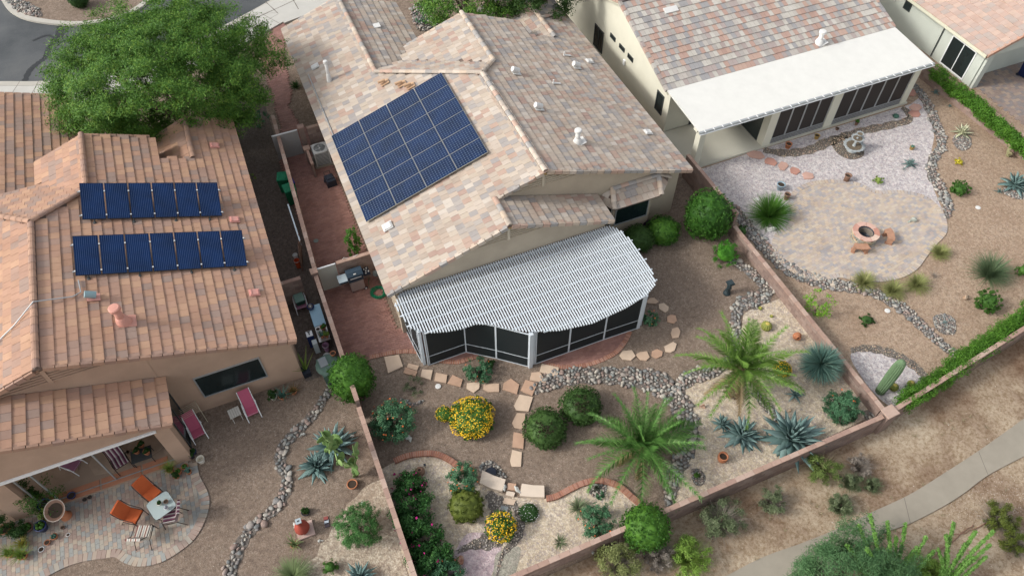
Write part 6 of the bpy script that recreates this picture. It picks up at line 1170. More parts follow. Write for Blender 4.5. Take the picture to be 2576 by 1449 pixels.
# clipped and rounded shrubs
shrub(1781,541,60,'big egg shaped bright green clipped bush against the wall between the yards',L_TOP,'topiary_bush','bush',tall=1.12,dens=2.2,shell=.9,leaf=.075,clump=1100,cr=.05)
shrub(884,950,58,'egg shaped bright green clipped bush straddling the narrow left wall',L_TOP,'topiary_bush','bush',tall=1.2,dens=2.4,shell=.93,leaf=.075,clump=1100,cr=.05)
shrub(1625,1325,62,'round green clipped bush growing over the rear wall',L_TOP,'topiary_bush','bush',tall=.85,dens=2.4,shell=.93,leaf=.075,clump=1100,cr=.05)
shrub(1372,1077,54,'nearer of two dark clipped balls left of the front palm',L_TOPD,'topiary_bush','bush',tall=.72,dens=2.4,shell=.95,leaf=.06,clump=1100,cr=.045); shrub(1462,1020,52,'farther dark clipped ball partly beneath the front palm fronds',L_TOPD,'topiary_bush','bush',tall=.72,dens=2.4,shell=.95,leaf=.06,clump=1100,cr=.045)
def dry_shade_top(x, y, r):
    p = W(x, y, .9); o = foliage('dry_shade_patch', 900, r*mpp(p)*.5, .05, leafy('dry_shade_leaf', [(.025,.022,.014),(.05,.045,.022),(.012,.011,.009)]), None, (0,0,0), seed=int(x), shape=(1,1,.25), clump=30, cr=.2); return o, p  # dry dieback leaves, coloured near black to stand in for shaded gaps
for nm_, x_, y_ in (('topiary_bush.003',1372,1077),('topiary_bush.004',1462,1020)):
    o, p = dry_shade_top(x_, y_+4, 54); R = bpy.data.objects[nm_]; o.parent = R; o.location = (p[0]-R.location[0], p[1]-R.location[1], 1.13)
shrub(1605,600,40,'rounded dark shrub closest to the pergola edge below the bay window',L_TOPD,'round_shrub','shrub',tall=.8,dens=2.2,shell=.93,leaf=.06,clump=900,cr=.05); shrub(1668,580,42,'rounded green shrub right of its twin below the bay window',L_TOP,'round_shrub','shrub',tall=.8,dens=2.2,shell=.93,leaf=.06,clump=900,cr=.05)
shrub(1632,567,16,'dark purple leafed plant between the two round shrubs',leafy('purple_leaf',[(.02,.012,.03),(.05,.03,.06)]),'purple_plant','plant',leaf=.07)
shrub(1826,637,34,'small bright green bush just below the big egg shaped one',leafy('bright_leaf',[(.03,.13,.01),(.06,.22,.02),(.09,.28,.03)]),'bush','bush',tall=.95,clump=40,cr=.22,shell=.7,dens=1.3)
shrub(900,1322,60,'airy green rosemary like bush left of the narrow wall',leafy('fresh_leaf',[(.04,.12,.035),(.08,.20,.055),(.12,.28,.08)]),'bush','bush',tall=1.0,cor=False,clump=190,cr=.15,shell=.3,dens=6,leaf=.085,laspect=.25)
shrub(1172,1272,46,'dense olive green mounded shrub below the orange flowered one',L_OL,'olive_shrub','shrub',tall=.75,clump=230,cr=.1,shell=.8,dens=3,leaf=.065)
shrub(1187,1050,57,'large mound covered in yellow flowers in the middle yard',L_GR,'yellow_lantana','flowering shrub',tall=.6,fl=F_YEL,fn=1500,fs=.055,dens=2.4,shell=.9,leaf=.075,clump=240,cr=.08); shrub(1117,1041,22,'small clump of yellow flowers attached left of the large yellow mound',L_GR,'yellow_lantana','flowering shrub',tall=.6,fl=F_YEL,fn=160,fs=.05,leaf=.05)
shrub(1261,1325,39,'round yellow flowered shrub among broken rock below the waterfall',L_GR,'yellow_lantana','flowering shrub',tall=.8,fl=F_YEL,fn=520,fs=.06,dens=2,shell=.85,leaf=.075,clump=140,cr=.1); shrub(1968,928,24,'yellow flowered shrub behind the back palm',L_GR,'yellow_lantana','flowering shrub',tall=.5,fl=F_YEL,fn=300,fs=.05,leaf=.05)
def poinciana(x, y, r, label, fn=26, d=1.0, seed=None): shrub(x, y, r, label, L_FEA, 'bird_of_paradise_shrub', 'flowering shrub', tall=.8, clump=max(20, int(r*2)), cr=.2, shell=.4, cor=False, leaf=.095, dens=4.2*d, fl=F_OR if fn else None, fn=int(fn*1.6), fs=.075, laspect=.35)
poinciana(990,1057,54,'feathery blue green shrub dotted with orange flowers by the narrow wall',26,1.2); poinciana(1166,1205,42,'feathery orange flowered shrub at the end of the brick edging',14); poinciana(1500,1310,44,'feathery orange flowered shrub near the rear wall topiary',8); poinciana(1203,930,34,'small orange flowered shrub in front of the dark screens',8); poinciana(1120,1440,46,'feathery orange flowered shrub cut by the lower picture edge',12); poinciana(1636,800,22,'thin feathery shrub at the right pergola post',4); poinciana(2120,1025,48,'spreading feathery green shrub left of the wall corner',3,1.3); poinciana(1510,1245,12,'tiny dark shrub in the rock ring of the curved edging',0)
shrub(1232,915,16,'dark leafy plant beside the small orange flowered shrub',L_DK,'low_plant','plant',tall=.6,clump=12,leaf=.07); shrub(1040,970,28,'low grey green spreading shrub between the stepping stones',L_SAGE,'grey_shrub','shrub',tall=.4,clump=26,cr=.25,cor=False,leaf=.06,laspect=.3)
shrub(1330,1289,27,'low dark green groundcover dotted with white flowers',L_DK,'white_flower_groundcover','groundcover',tall=.35,fl=F_WH,fn=120,fs=.03,leaf=.05,stem=False); shrub(1752,1195,10,'small round green plant inside its rock ring by the rear wall',L_GR,'small_plant','plant',tall=.7,clump=8)
# bougainvillea along the narrow wall
for i, (x, y, r) in enumerate(((1030,1225,42),(1035,1290,55),(1062,1355,52),(1080,1410,56))): shrub(x, y, r, ['magenta flowered bougainvillea nearest the boulder by the narrow wall','sprawling bougainvillea between the narrow wall and the rust brown boulder','bougainvillea below the sprawling one along the narrow wall','bougainvillea at the lower picture edge beside the narrow wall'][i], leafy('boug_leaf',[(.02,.07,.018),(.04,.12,.03),(.07,.18,.04)]), 'bougainvillea', 'flowering shrub', tall=.75, clump=34, cr=.32, shell=.3, cor=False, leaf=.10, dens=3.6, fl=F_MAG, fn=(26,8,6,16)[i], fs=.09)
shrub(1000,1195,12,'cluster of magenta blossom near the clay jar',F_MAG,'bougainvillea_blossom','blossom',leaf=.07,clump=5,cor=False)
# side yard cypress, yellow weed
shrub(886,612,24,'pointed green young tree on the brick paving beside the tan roof eave',leafy('arbor_leaf',[(.04,.12,.015),(.07,.19,.025),(.11,.25,.035)]),'young_tree','tree',tall=2.3,clump=40,cr=.22,shell=.2,leaf=.085,cor=False,dens=4)
shrub(625,452,16,'yellow green weed in the shaded side strip',L_YG,'weed','plant',clump=10,leaf=.07,cor=False)
# lime bush, shrubs in the right yard
shrub(2062,762,37,'lime green loose bush right of the pink wall',L_LIME,'lime_bush','bush',tall=1.05,clump=30,cr=.25,shell=.55,cor=False,leaf=.09,dens=.8)
shrub(1866,582,17,'small dark shrub between the wall and the river rock line',L_DK,'shrub','shrub',clump=10); shrub(2487,757,31,'compact green shrub casting a shadow, near the rear hedge',L_GR,'shrub','shrub',tall=.9,clump=110,cr=.13,shell=.8,dens=3); shrub(2416,474,24,'small neat round green shrub on the tan gravel',L_GR,'shrub','shrub',tall=.65,clump=90,cr=.14,shell=.8,dens=3)
shrub(2181,804,20,'flat spreading green plant below the river rock line',L_DK,'low_plant','plant',tall=.35,clump=12,leaf=.06); shrub(2414,407,12,'tiny yellow green flowering plant on the tan gravel',leafy('yellow_leaf',[(.4,.38,.03),(.6,.5,.05)]),'small_plant','plant',tall=.6,clump=8); shrub(2209,453,12,'small yellow green cactus like plant on lilac gravel',L_YG,'small_plant','plant',tall=.8,clump=8,leaf=.07)
shrub(2575,680,18,'green bush cut by the right picture edge',L_GR,'shrub','shrub',clump=16); shrub(2254,292,8,'small blue green plant in front of the screens',L_BL,'small_plant','plant',tall=.6); shrub(1770,1195-12,1,'x',L_GR) if False else None
def tuft(x, y, rpx, label, mat, n=420, w=.02, el=(.35,1.45), curve=.45, h=1.1, name='grass_clump', cat='grass clump', z=0.0, seg=3, lift=.3):
    p = W(x, y+rpx*.35, z); r = rpx*mpp(p)*1.25; R = thing(name, label, cat, p); V, Q = blades(n, r*h, w, int(x+y), el, curve, .08, seg); link('foliage', np_mesh('foliage', V, Q, mat), R); return R
tuft(1935,530,46,'bright green spiky grass mound beside the brown pots',leafy('spiky_green',[(.04,.12,.015),(.08,.20,.03),(.16,.30,.06)]),1100,.035,(.1,1.5),.15,name='spiky_mound',cat='desert plant')
tuft(2485,680,46,'large arching grey green grass clump at the right',leafy('deer_grass',[(.07,.12,.06),(.12,.18,.09),(.2,.26,.13)]),700,.03,(.3,1.5),.4,1.15)
GY = leafy('golden_grass',[(.18,.21,.07),(.30,.32,.12),(.42,.41,.19)])
for x, y, r, l in ((2171,705,28,'pale golden grass clump at the patio edge, left of three'),(2244,725,28,'pale golden grass clump lowest of the three by the patio'),(2304,710,28,'pale golden grass clump at the patio edge, right of three'),(2362,632,22,'small green and gold grass clump right of the round patio')): tuft(x, y, r, l, GY, 420, .032, (.15,1.5), .45)
tuft(1957,690,14,'faint grey grass by the river rocks below the pink wall',L_SAGE,120) if False else None
tuft(2350,690,12,'tiny dry twig plant right of the golden grasses',L_GREYT,60,.012,(.2,1.2),.2); tuft(1455,1270,24,'grey green tufted agave like clump inside the curved edging',leafy('tuft_sage',[(.12,.17,.09),(.22,.27,.15),(.35,.36,.24)]),160,.035,(.2,1.4),.3); tuft(1408,1358,16,'small grey green tuft right of the pyramid boulder',L_SAGE,60,.03,(.15,1.1),.3); tuft(1470,1395-0,1,'x',L_SAGE) if False else None
tuft(740,1440,44,'pale arching grass at the lower edge of the left yard',leafy('pale_grass',[(.14,.2,.08),(.25,.31,.15)]),600,.026,(.3,1.4),.45); shrub(830,1425,20,'small glossy green bush at the lower edge of the left yard',L_GR,'bush','bush',clump=14,leaf=.07)
# spiky yucca ball
p = W(2066,915,.75); R = thing('blue_yucca', 'large spherical blue green yucca of fine spiky leaves by the pink wall', 'yucca', (p[0], p[1], 0)); r = 62*mpp(p); rs = np.random.RandomState(4); n = 1500; d = rs.normal(size=(n,3)); d /= np.linalg.norm(d,axis=1)[:,None]; d[:,2] = np.maximum(d[:,2], -.75); s_ = np.cross(d, rs.normal(size=(n,3))); s_ /= np.linalg.norm(s_,axis=1)[:,None]
L = r*rs.uniform(.82,1.05,(n,1)); V = np.stack([d*.05-s_*.014, d*.05+s_*.014, d*L*.6+s_*.012, d*L, d*L*.6-s_*.012],1).reshape(-1,3); V[:,2] = np.maximum(V[:,2], -.7)
o = link('foliage', np_mesh('foliage', V, np.arange(n*5).reshape(-1,5), leafy('yucca_leaf',[(.07,.15,.13),(.12,.23,.19),(.24,.33,.25)],.05,.5)), R); o.location = (0,0,.75); b = MB(); b.tube([(0,0,0),(0,0,.7)],.10,WOOD,8); b.build('stem', R)
# agaves: each leaf its own object
def agave_leaf(ln, w, curl, th=.22):
    V = []; n = 7
    for i in range(n+1):
        t = i/n; ww = w*(.75+.45*math.sin(min(1,t*1.25)*math.pi*.9))*(1-t**2.2)*.5+.002; x = ln*(t-.05*t*t); z = curl*ln*t*t; V += [(x,-ww,z+ww*th*2),(x,0,z-ww*th),(x,ww,z+ww*th*2),(x,0,z+ww*.05)]
    F = []
    for i in range(n): a = 4*i; F += [(a,a+4,a+7,a+3),(a+3,a+7,a+6,a+2),(a+1,a+5,a+4,a),(a+2,a+6,a+5,a+1)]
    return np.array(V), np.array(F)
AG = [agave_leaf(1,.205,c) for c in (.10,-.08,-.30)]; L_AG = leafy('agave_leaf',[(.085,.15,.14),(.14,.22,.205),(.22,.31,.29)],.03,.4); L_AGP = leafy('agave_pale',[(.20,.28,.27),(.30,.38,.36)],.03,.45); L_VAR = leafy('agave_cream',[(.42,.44,.28),(.58,.57,.40)],.03,.5)
def agave(x, y, rpx, label, mat=L_AG, n=42, z=0.0, wsc=1.0, nm='agave', minel=.08):
    p = W(x, y, z+rpx*mpp(W(x,y))*.3); r = rpx*mpp(p)*1.22; R = thing(nm, label, 'agave', (p[0], p[1], z)); mes = [np_mesh('leaf', v, f, mat, True) for v, f in AG]; rs = random.Random(int(x*7+y))
    for i in range(n):
        t = i/n; el = minel+(1.45-minel)*t**1.15+rs.uniform(-.08,.08); az = i*2.39996+rs.uniform(-.15,.15); L = r*(1.05-.35*t)*rs.uniform(.88,1.08)
        M = Matrix.Translation((0,0,.06+.10*t*r))@Matrix.Rotation(az,4,'Z')@Matrix.Rotation(-el,4,'Y')@Matrix.Rotation(rs.uniform(-.25,.25),4,'X')@Matrix.Diagonal((L,L*1.05*wsc,L,1)); link('leaf', mes[(2 if t < .25 else 1 if t < .6 else 0) if rs.random() < .8 else 1], R, M)
    b = MB(); b.lathe([(r*.12,0),(r*.13,.12*r+.03),(.001,.3*r)],mat,10); b.build('heart', R); return R
agave(1993,1098,78,'largest blue agave with long broad leaves leaning over the rear wall',n=60); agave(1868,1092,52,'medium blue agave left of the largest one',n=46); agave(1816,1066,28,'small blue agave left of the medium one',n=28)
agave(2000,993,22,'small blue agave between the back palm and feathery shrub',n=24); agave(836,1120,58,'big blue agave behind the prickly pear in the left yard',n=56); agave(795,1172,44,'second blue agave lower left of the prickly pear',n=42); agave(905,1452,42,'blue agave cut by the lower picture edge in the left yard',n=40)
agave(2556,462,38,'pale blue agave at the right picture edge',L_AG,40); agave(2290,412,19,'small blue agave on the lilac gravel',L_AG,22); agave(2422,332,26,'cream variegated agave on its rock ring',L_VAR,26); agave(2353,233,11,'little blue green agave below the vine covered wall',L_AG,14); agave(2388,268,7,'tiny grey agave beneath the vine covered wall',L_AG,10); agave(2375,812,9,'tiny pale agave in the oval rock ring',L_AGP,12); agave(2273,427,6,'tiny blue agave beside the small blue one',L_AG,10); agave(2512,482,11,'agave pup left of the pale blue agave at the edge',L_AG,12); agave(2350,150-0,1,'x') if False else None
agave(1500,1228,13,'small dark agave inside the rock ring of the curved edging',leafy('dark_agave',[(.06,.08,.05),(.14,.15,.1)]),18)
# prickly pears
L_PAD = leafy('pad_green',[(.10,.18,.055),(.16,.26,.085),(.24,.34,.13)],.03,.5)
def prickly(x, y, n, s, label, mat=L_PAD, seed=3, spread=.5, z=0.0):
    R = thing('prickly_pear', label, 'cactus', W(x, y, z)); rs = random.Random(seed); V = IV2*np.array((.5,.10,.62))*1.0; V[:,2] += .58; V[:,0] *= (.8+.35*np.clip(V[:,2],0,1.2)); me = np_mesh('pad', V, IF2, mat, True); tips = [(Matrix.Translation((0,0,0)), s)]; k = 0
    while k < n:
        i = rs.randint(max(0,len(tips)-9), len(tips)-1); M, sc = tips[i]; sc2 = s*rs.uniform(.75,1.1); base = M@Vector((0,0,sc*1.05 if k else 0)); A = Matrix.Translation(base)@Matrix.Rotation(rs.uniform(0,6.28),4,'Z')@Matrix.Rotation(rs.uniform(-spread,spread)*1.5,4,'Y')@Matrix.Rotation(rs.uniform(-.5,.5),4,'X')
        if (A@Vector((0,0,sc2))).z < .05: continue
        link('pad', me, R, A@Matrix.Diagonal((sc2,sc2,sc2,1))); tips.append((A, sc2)); k += 1
    return R
prickly(893,1200,44,.34,'tall prickly pear with many green pads beside the big blue agaves',spread=.8,seed=12); prickly(2530,392,12,.2,'dry looking prickly pear near the vine covered wall',leafy('pad_dry',[(.20,.20,.10),(.34,.30,.18)],.03,.5),5)
# saguaro and barrel cacti
def ribbed(name, R, prof, mat, ribs=14, dep=.10):
    n = ribs*4; vs = []
    for r_, z_ in prof:
        for j in range(n): a = 2*math.pi*j/n; k = 1-dep*(.5-.5*math.cos(ribs*a)); vs.append((r_*k*math.cos(a), r_*k*math.sin(a), z_))
    b = MB(); b.raw(vs, [(i*n+j, i*n+(j+1)%n, (i+1)*n+(j+1)%n, (i+1)*n+j) for i in range(len(prof)-1) for j in range(n)], mat); return b.build(name, R, smooth=False)
SAG = plain('saguaro_green', (.12,.19,.10), .7, .12, 5); BARR = plain('barrel_green', (.20,.22,.05), .7, .15, 8); GOLD = plain('golden_spine', (.48,.38,.10), .8, .15, 9)
R = thing('saguaro', 'tall ribbed saguaro column on lilac gravel beside the rear hedge', 'cactus', W(2213,985)); ribbed('column', R, [(.19,0),(.21,.5),(.23,1.2),(.225,1.8),(.19,2.15),(.12,2.3),(.001,2.36)], SAG, 16, .16)
def barrel(x, y, r, label, z=0.0):
    R = thing('barrel_cactus', label, 'cactus', W(x, y, z)); ribbed('cactus_body', R, [(r*.8,0),(r,r*.5),(r*.95,r*1.0),(r*.6,r*1.35),(r*.25,r*1.42)], BARR, 14, .14); b = MB(); b.lathe([(r*.38,r*1.40),(r*.2,r*1.48),(.001,r*1.45)],GOLD,12); b.build('crown', R)
    V, Q = blades(90, r*.35, .012, int(x), (.1,1.5), .1, base=r*.9, seg=1); o = link('spines', np_mesh('spines', V, Q, GOLD), R); o.location = (0,0,r*.9); tag(o, kind='stuff')
barrel(1926,825,.24,'golden barrel cactus on cream gravel left of the pink wall'); barrel(2246,977,.19,'golden barrel cactus right of the saguaro base'); barrel(2290,968,.16,'golden barrel cactus farther right of the saguaro'); barrel(1912,777,.09,'tiny cactus at the top of the cream gravel bed'); barrel(1940,797,.08,'tiny cactus above the golden barrel')
# palms
def frond_mesh(name, L, curl, seed, mat):
    rs = np.random.RandomState(seed); V = []; Q = []; k = 0; n = 40; e = .0; p = np.array((0.,0.,0.)); P = []; D = []
    for i in range(n+1): t = i/n; a = curl[0]-(curl[0]+curl[1])*t**1.4; d = np.array((math.cos(a),0,math.sin(a))); P.append(p.copy()); D.append(d); p = p+d*L/n
    for i in range(n):
        a, c = P[i], P[i+1]; w = .022*(1-i/n*.8); V += [a+(0,-w,0), a+(0,w,0), c+(0,w,0), c+(0,-w,0)]; Q.append((k,k+1,k+2,k+3)); k += 4
    for i in range(4, n+1):
        t = i/n; ll = L*.205*math.sin(min(1,t*1.15+.12)*math.pi*.93)+.05; 
        for q in range(1 if i % 3 else 2):
            for s in (-1, 1):
                a = P[i]-D[i]*(q*L/n*.5); d = D[i]; up = np.array((-d[2],0,d[0])); v = d*.62+np.array((0,s,0))*.72+up*(.34+rs.uniform(-.12,.1)); v /= np.linalg.norm(v); l2 = ll*rs.uniform(.85,1.05); w = d*.02; mid = a+v*l2*.55; tip = a+v*l2+np.array((0,0,-.16*l2))
                V += [a-w, a+w, mid+w*.9, tip]; Q.append((k,k+1,k+2,k+3)); k += 4
    return np_mesh(name, np.array(V), np.array(Q), mat)
L_PALM = leafy('palm_leaf',[(.06,.155,.03),(.105,.235,.055),(.19,.33,.095)],.28,.4); L_PALM2 = leafy('palm_leaf_bright',[(.085,.18,.03),(.145,.265,.05),(.25,.36,.09)],.28,.4)
L_DEAD = leafy('dead_frond',[(.20,.14,.07),(.30,.22,.12)],.1)
def palm(x, y, z0, L, label, n, mat, seed, lean=0.0):
    R = thing('palm_tree', label, 'palm', W(x, y)); rs = random.Random(seed); b = MB(); b.lathe([(.20,0),(.25,.15),(.24,z0*.6),(.28,z0),(.12,z0+.15)],TER2,14); tr = b.build('trunk', R)
    q = MB()
    for i in range(90): a = i*2.4; zz = z0*(i/90); M = Matrix.Rotation(a,4,'Z')@Matrix.Translation((.25,0,zz))@Matrix.Rotation(.7,4,'Y'); q.box((0,0,.05),(.04,.09,.10),WOOD,M=M)
    tag(q.build('frond_stub', tr), kind='stuff')
    mes = [frond_mesh('frond', L, c, s, mat) for s, c in enumerate(((.20,.85),(.3,.6),(.15,1.15),(.1,.4)))]
    for i in range(n):
        t = i/n; az = i*2.39996+rs.uniform(-.12,.12); el = -.12+1.42*t**1.25+rs.uniform(-.06,.06); s = (1.05-.25*t)*rs.uniform(.9,1.05); el += rs.uniform(-.12,.12); s *= rs.uniform(.88,1.06); M = Matrix.Translation((0,0,z0+.08))@Matrix.Rotation(az,4,'Z')@Matrix.Rotation(-el,4,'Y')@Matrix.Rotation(rs.uniform(-.3,.3),4,'X')@Matrix.Diagonal((s,s,s,1)); link('frond', mes[rs.randint(0,2) if t < .6 else 1+2*rs.randint(0,1)], R, M)
    dm = frond_mesh('dead_frond', L*.62, (.0,.5), 9, L_DEAD)
    for i in range(5): tag(link('dead_frond', dm, R, Matrix.Translation((0,0,z0-.12))@Matrix.Rotation(i*1.3+.4,4,'Z')@Matrix.Rotation(.55,4,'Y')), 'brown hanging dead frond')
palm(1606,1150,.8,2.85,'nearer palm with a full crown of dark green fronds beside the clipped balls',31,L_PALM,5); palm(1838,992,1.85,2.8,'farther palm with bright yellow green arching fronds and a stubby trunk',29,L_PALM2,9)
# ---- trees
def tree(x, y, zc, rx, ry, rz, label, mat, n, leaf, clumps, cr, seed, trunk=(0,0), shell=.45, nm='mesquite_tree', lim=9, asp=.35, z=0.0):
    p = W(x, y, zc); R = thing(nm, label, 'tree', (p[0], p[1], z)); V, Q = leaves(n, 1.0, leaf, seed, (rx, ry, rz), shell, asp, .35, clumps, cr)
    V[:,2] = np.maximum(V[:,2], -(zc-z)+.6); q4 = V.reshape(-1,4,3).mean(1)+np.array((p[0],p[1],zc)); V = V.reshape(-1,4,3)[~((q4[:,1] < 31.6) & (q4[:,1] > 20) & (q4[:,2] < 5.6))].reshape(-1,3) if y > 100 and zc > 3 else V; Q = np.arange(len(V)).reshape(-1,4); o = link('crown', np_mesh('crown', V, Q, mat), R); o.location = (0,0,zc-z); tag(o, kind='stuff') if False else None
    b = MB(); b.tube([(trunk[0],trunk[1],0),(trunk[0]*.6,trunk[1]*.6,(zc-z)*.35),(0,0,(zc-z)*.55)],.22,WOOD,10,rad=[.26,.2,.16]); tk = b.build('trunk', R); rs = random.Random(seed)
    for i in range(lim):
        a = 2*math.pi*i/lim+rs.uniform(-.3,.3); q = MB(); h = zc-z; k = rs.uniform(.6,.9); q.tube([(0,0,h*.45),(rx*.35*math.cos(a)*k,ry*.35*math.sin(a)*k,h*.75),(rx*.75*math.cos(a)*k,ry*.75*math.sin(a)*k,h+rz*rs.uniform(0,.4))],.08,WOOD,6,rad=[.12,.08,.03]); q.build('limb', tk)
    return R
tree(412,200,4.2,5.35,5.1,3.1,'big spreading bright green tree behind the terracotta roof beside the street',L_MES,270000,.135,1200,.10,21,asp=.32,shell=.5)
tree(1190,-10,3.6,3.4,2.6,2.2,'green tree at the top of the picture behind the tan roof',L_MES,32000,.17,150,.2,23,asp=.3); tree(1345,-35,4,2.8,2.4,2.2,'dark green tree top at the upper edge beside the cream house wall',L_TOPD,20000,.16,110,.2,24,asp=.4)
shrub(1062,45,18,'low green agave like shrub under the trees behind the tan roof',L_FEA,'shrub','shrub',clump=14,cor=False,leaf=.1); shrub(1085,10,14,'small green shrub at the top edge between roof and tree',L_MES,'shrub','shrub',clump=10,cor=False,leaf=.1); shrub(195,-4,26,'dark shrub on the traffic island at the top edge',L_DK,'shrub','shrub',leaf=.1,z=.1); 
tuft(745,215,14,'dark plants in the shaded bed along the tan house',L_DK,80,.05); shrub(655,295,20,'pale green cactus like branches beside the big tree',L_FEA,'shrub','shrub',tall=1.6,clump=12,cor=False,leaf=.12)
# ---- vines and hedges: clumped leaves along a line
def hedge(name, label, pts, w, h, mat, n, leaf, cat, droop=0.0, zb=0.0, seed=3):
    r = np.random.RandomState(seed); P = np.array(pts); seg = np.linalg.norm(np.diff(P[:, :2], axis=0), axis=1); cum = np.concatenate([[0], np.cumsum(seg)]); K = int(cum[-1]/.018); u = r.uniform(0, cum[-1], K); C = np.stack([np.interp(u, cum, P[:, i]) for i in range(3)], 1); C[:, 0] += r.normal(0, w*.35, K); C[:, 1] += r.normal(0, w*.35, K); C[:, 2] += r.uniform(-.5-droop, .5, K)*h
    k = r.randint(0, K, n); V, Q = leaves(n, 1.0, leaf, seed, (.24,.24,.17), .3, .45, .4); V = V+np.repeat(C[k], 4, 0); c = C.mean(0); c[2] = zb; R = thing(name, label, cat, tuple(c)); link('foliage', np_mesh('foliage', V-c, Q, mat), R)
    b = MB()
    for i in range(0, len(pts)-1): b.tube([Vector(pts[i])-Vector(c), Vector(pts[i+1])-Vector(c)], .03, WOOD, 5)
    b.build('stem', R); return R
L_VINE = leafy('vine_leaf',[(.04,.12,.012),(.08,.20,.022),(.15,.32,.04)],.3)
hp = [W(*p, .95) for p in [(2352,172),(2395,210),(2440,245),(2490,290),(2535,330),(2600,385)]]; hedge('vine_hedge','bright green vine spilling over the far right pink wall',hp,.26,.45,L_VINE,30000,.11,'vine',.5)
hp = [W(*p, .45) for p in [(2620,765),(2560,810),(2500,856),(2440,895),(2395,928),(2345,966),(2300,995),(2272,1012)]]; hedge('green_hedge','long low green hedge inside the rear wall at the right',hp,.42,.7,L_VINE,60000,.08,'hedge',0,seed=8)
# ---- desert scrub outside the wall
def scrub(x, y, r, label, mats, tall=.8, n=650, dens=1.0, seed=None):
    R = shrub(x, y, r, label, mats[0], 'desert_shrub', 'desert shrub', tall=tall, clump=max(16,int(r*.8)), cr=.24, shell=.15, cor=False, leaf=.12, laspect=.2, dens=5.5*dens, z=-.5)
    rr = r*mpp(W(x,y)); V, Q = blades(int(n*.6), rr*1.35, .014, int(x), (.25,1.5), .3, .1, 2); o = link('twigs', np_mesh('twigs', V, Q, mats[1]), R); o.location = (0,0,.02); tag(o, kind='stuff'); return R
for a in [(1817,1302,58,'large grey green dead centred desert shrub outside the rear wall',(L_SAGE,L_GREYT)),(1947,1258,38,'medium sage coloured desert shrub, second from the large one',(L_SAGE,L_GREYT)),(2067,1178,45,'desert shrub with green top and straw base against the rear wall',(leafy('scrub_green',[(.08,.13,.03),(.14,.2,.05),(.2,.26,.08)]),L_STRAW)),(2164,1170,30,'dry grey desert shrub right of the green topped one',(L_GREYT,L_GREYT)),(2141,1212,27,'small green desert shrub below the dry grey one',(L_SAGE,L_SAGE)),(2197,1218,22,'smallest green desert shrub in the group of four',(L_SAGE,L_SAGE)),(2117,1268,32,'oval green desert shrub nearest the path',(L_SAGE,L_SAGE)),
  (1560,1412,62,'large messy yellow green shrub with grey branches below the rear wall',(leafy('scrub_yel',[(.12,.15,.05),(.2,.23,.08),(.3,.32,.13)]),L_GREYT)),(1660,1400,36,'dry grey branching shrub below the clipped bush on the wall',(L_GREYT,L_GREYT)),(1737,1398,52,'bright yellow green shrub left of the path',(leafy('scrub_bright',[(.10,.2,.03),(.18,.3,.05),(.28,.4,.09)]),L_YG)),(2515,1300,44,'dark olive shrub right of the ocotillo',(L_OL,L_GREYT)),(2560,1365,40,'dark shrub at the lower right edge',(L_OL,L_GREYT)),(2340,1435,50,'lime green leafy shrub below the right ocotillo',(leafy('scrub_bright',[]) if False else MATS['scrub_bright'],L_YG))]: scrub(*a)
tree(2145,1428,1.2,2.2,1.5,1.2,'feathery blue green desert tree at the lower edge over the path',leafy('paloverde_leaf',[(.05,.125,.05),(.09,.19,.075),(.15,.27,.11)],.3),52000,.13,190,.2,31,asp=.14,shell=.3,z=-.5,nm='feathery_desert_tree',lim=7)
L_OCO = leafy('ocotillo_leaf',[(.08,.19,.03),(.14,.29,.06),(.22,.38,.10)],.2)
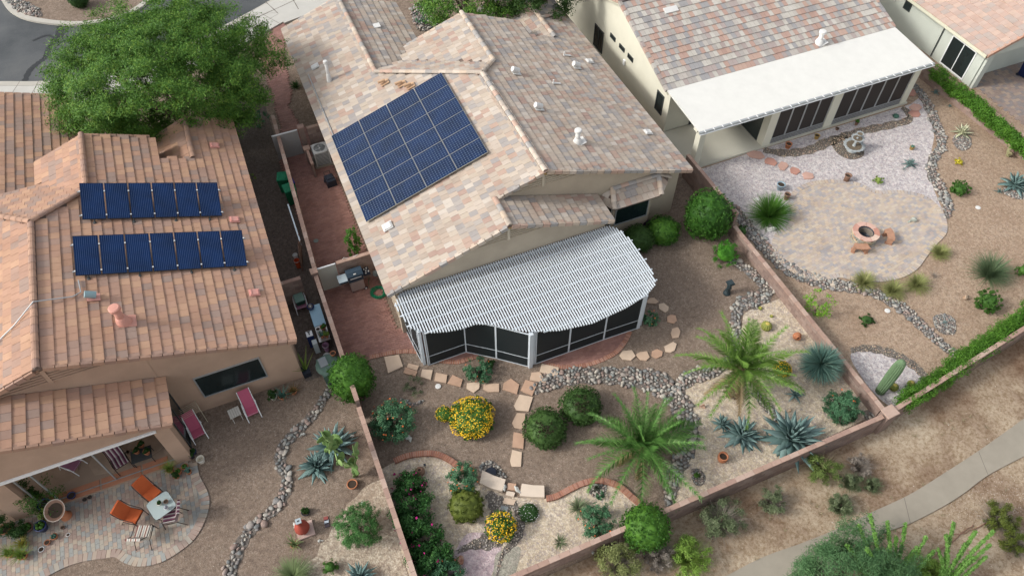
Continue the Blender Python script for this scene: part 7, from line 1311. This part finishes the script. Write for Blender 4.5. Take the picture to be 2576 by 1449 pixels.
def ocotillo(x, y, tips, label, seed):
    """long leafy canes, each ending near a given place and height"""
    b = Vector(W(x, y, -.5)); R = thing('ocotillo', label, 'ocotillo', b); r = np.random.RandomState(seed)
    for i, (tx_, ty_, tz_) in enumerate(tips):
        t = Vector(W(tx_, ty_, tz_))-b; mid = t*.5+Vector((r.uniform(-.12,.12), r.uniform(-.12,.12), .10*t.length)); pts = smooth_line([(0,0,0), tuple(mid), tuple(t)], 10); q = MB(); q.tube(pts, .022, L_OCO, 5, rad=[.045*(1-.6*j/len(pts)) for j in range(len(pts))]); c = q.build('cane', R)
        P = np.array(pts); n = int(260*t.length); k = r.uniform(0, len(P)-1.001, n); a = k.astype(int); C = P[a]+(P[a+1]-P[a])*(k-a)[:, None]; V, Q = leaves(n, 1.0, .085, seed+i, (.065,.065,.065), .6, .5, .4); V = V+np.repeat(C, 4, 0); tag(link('cane_leaves', np_mesh('cane_leaves', V, Q, L_OCO), c), kind='stuff')
ocotillo(2210,1500,[(2188,1292,2.3),(2160,1320,2.0),(2232,1310,2.2),(2278,1315,2.1),(2255,1350,1.8),(2130,1370,1.9),(2330,1350,1.9),(2308,1375,1.6),(2350,1385,1.5),(2200,1340,2.4),(2240,1365,2.2),(2140,1420,1.6),(2180,1380,2.6),(2290,1400,1.5)],'ocotillo with long leafy canes fanning up over the path',41)
ocotillo(2350,1500,[(2400,1315,2.0),(2455,1335,2.0),(2500,1335,2.1),(2490,1370,1.7),(2430,1365,1.7),(2450,1400,1.4),(2380,1345,1.8),(2360,1380,1.5),(2480,1400,1.2)],'right hand ocotillo with canes leaning to the right',43)
# small weeds and litter on the desert strip
R_ = None
V_, Q_, k_n = [], [], 0
for i in range(70):
    px, py = random.uniform(1750,2620), random.uniform(1000,1460); p = np.array(W(px, py, -.49)); 
    if p[1] > REAR[1][1]-.4+max(0, (p[0]-REAR[2][0])*sl2) or inside(pathp, np.array([p[0]]), np.array([p[1]]))[0]: continue
    V, Q = blades(14, random.uniform(.08,.22), .012, i, (.2,1.4), .3, .04, 1); V_.append(V+p); Q_.append(Q+k_n); k_n += len(V)
tag(link('dry_weeds', np_mesh('dry_weeds', np.concatenate(V_), np.concatenate(Q_), L_STRAW)), 'tiny dry weeds scattered over the desert strip', 'weeds', kind='stuff')
for i, pts in enumerate([[(2300,1445),(2360,1390),(2400,1355),(2450,1320)],[(2395,1345),(2450,1330),(2520,1290)]]):
    b = MB(); P_ = smooth_line([W(*p, -.46) for p in pts], 6); b.tube([(q[0]+random.uniform(-.03,.03), q[1]+random.uniform(-.03,.03), q[2]) for q in P_], .02, TER2, 5); tag(b.build('fallen_branch'), ['long dark fallen branch beside the path at lower right','thin fallen branch beneath the olive shrub'][i], 'branch')
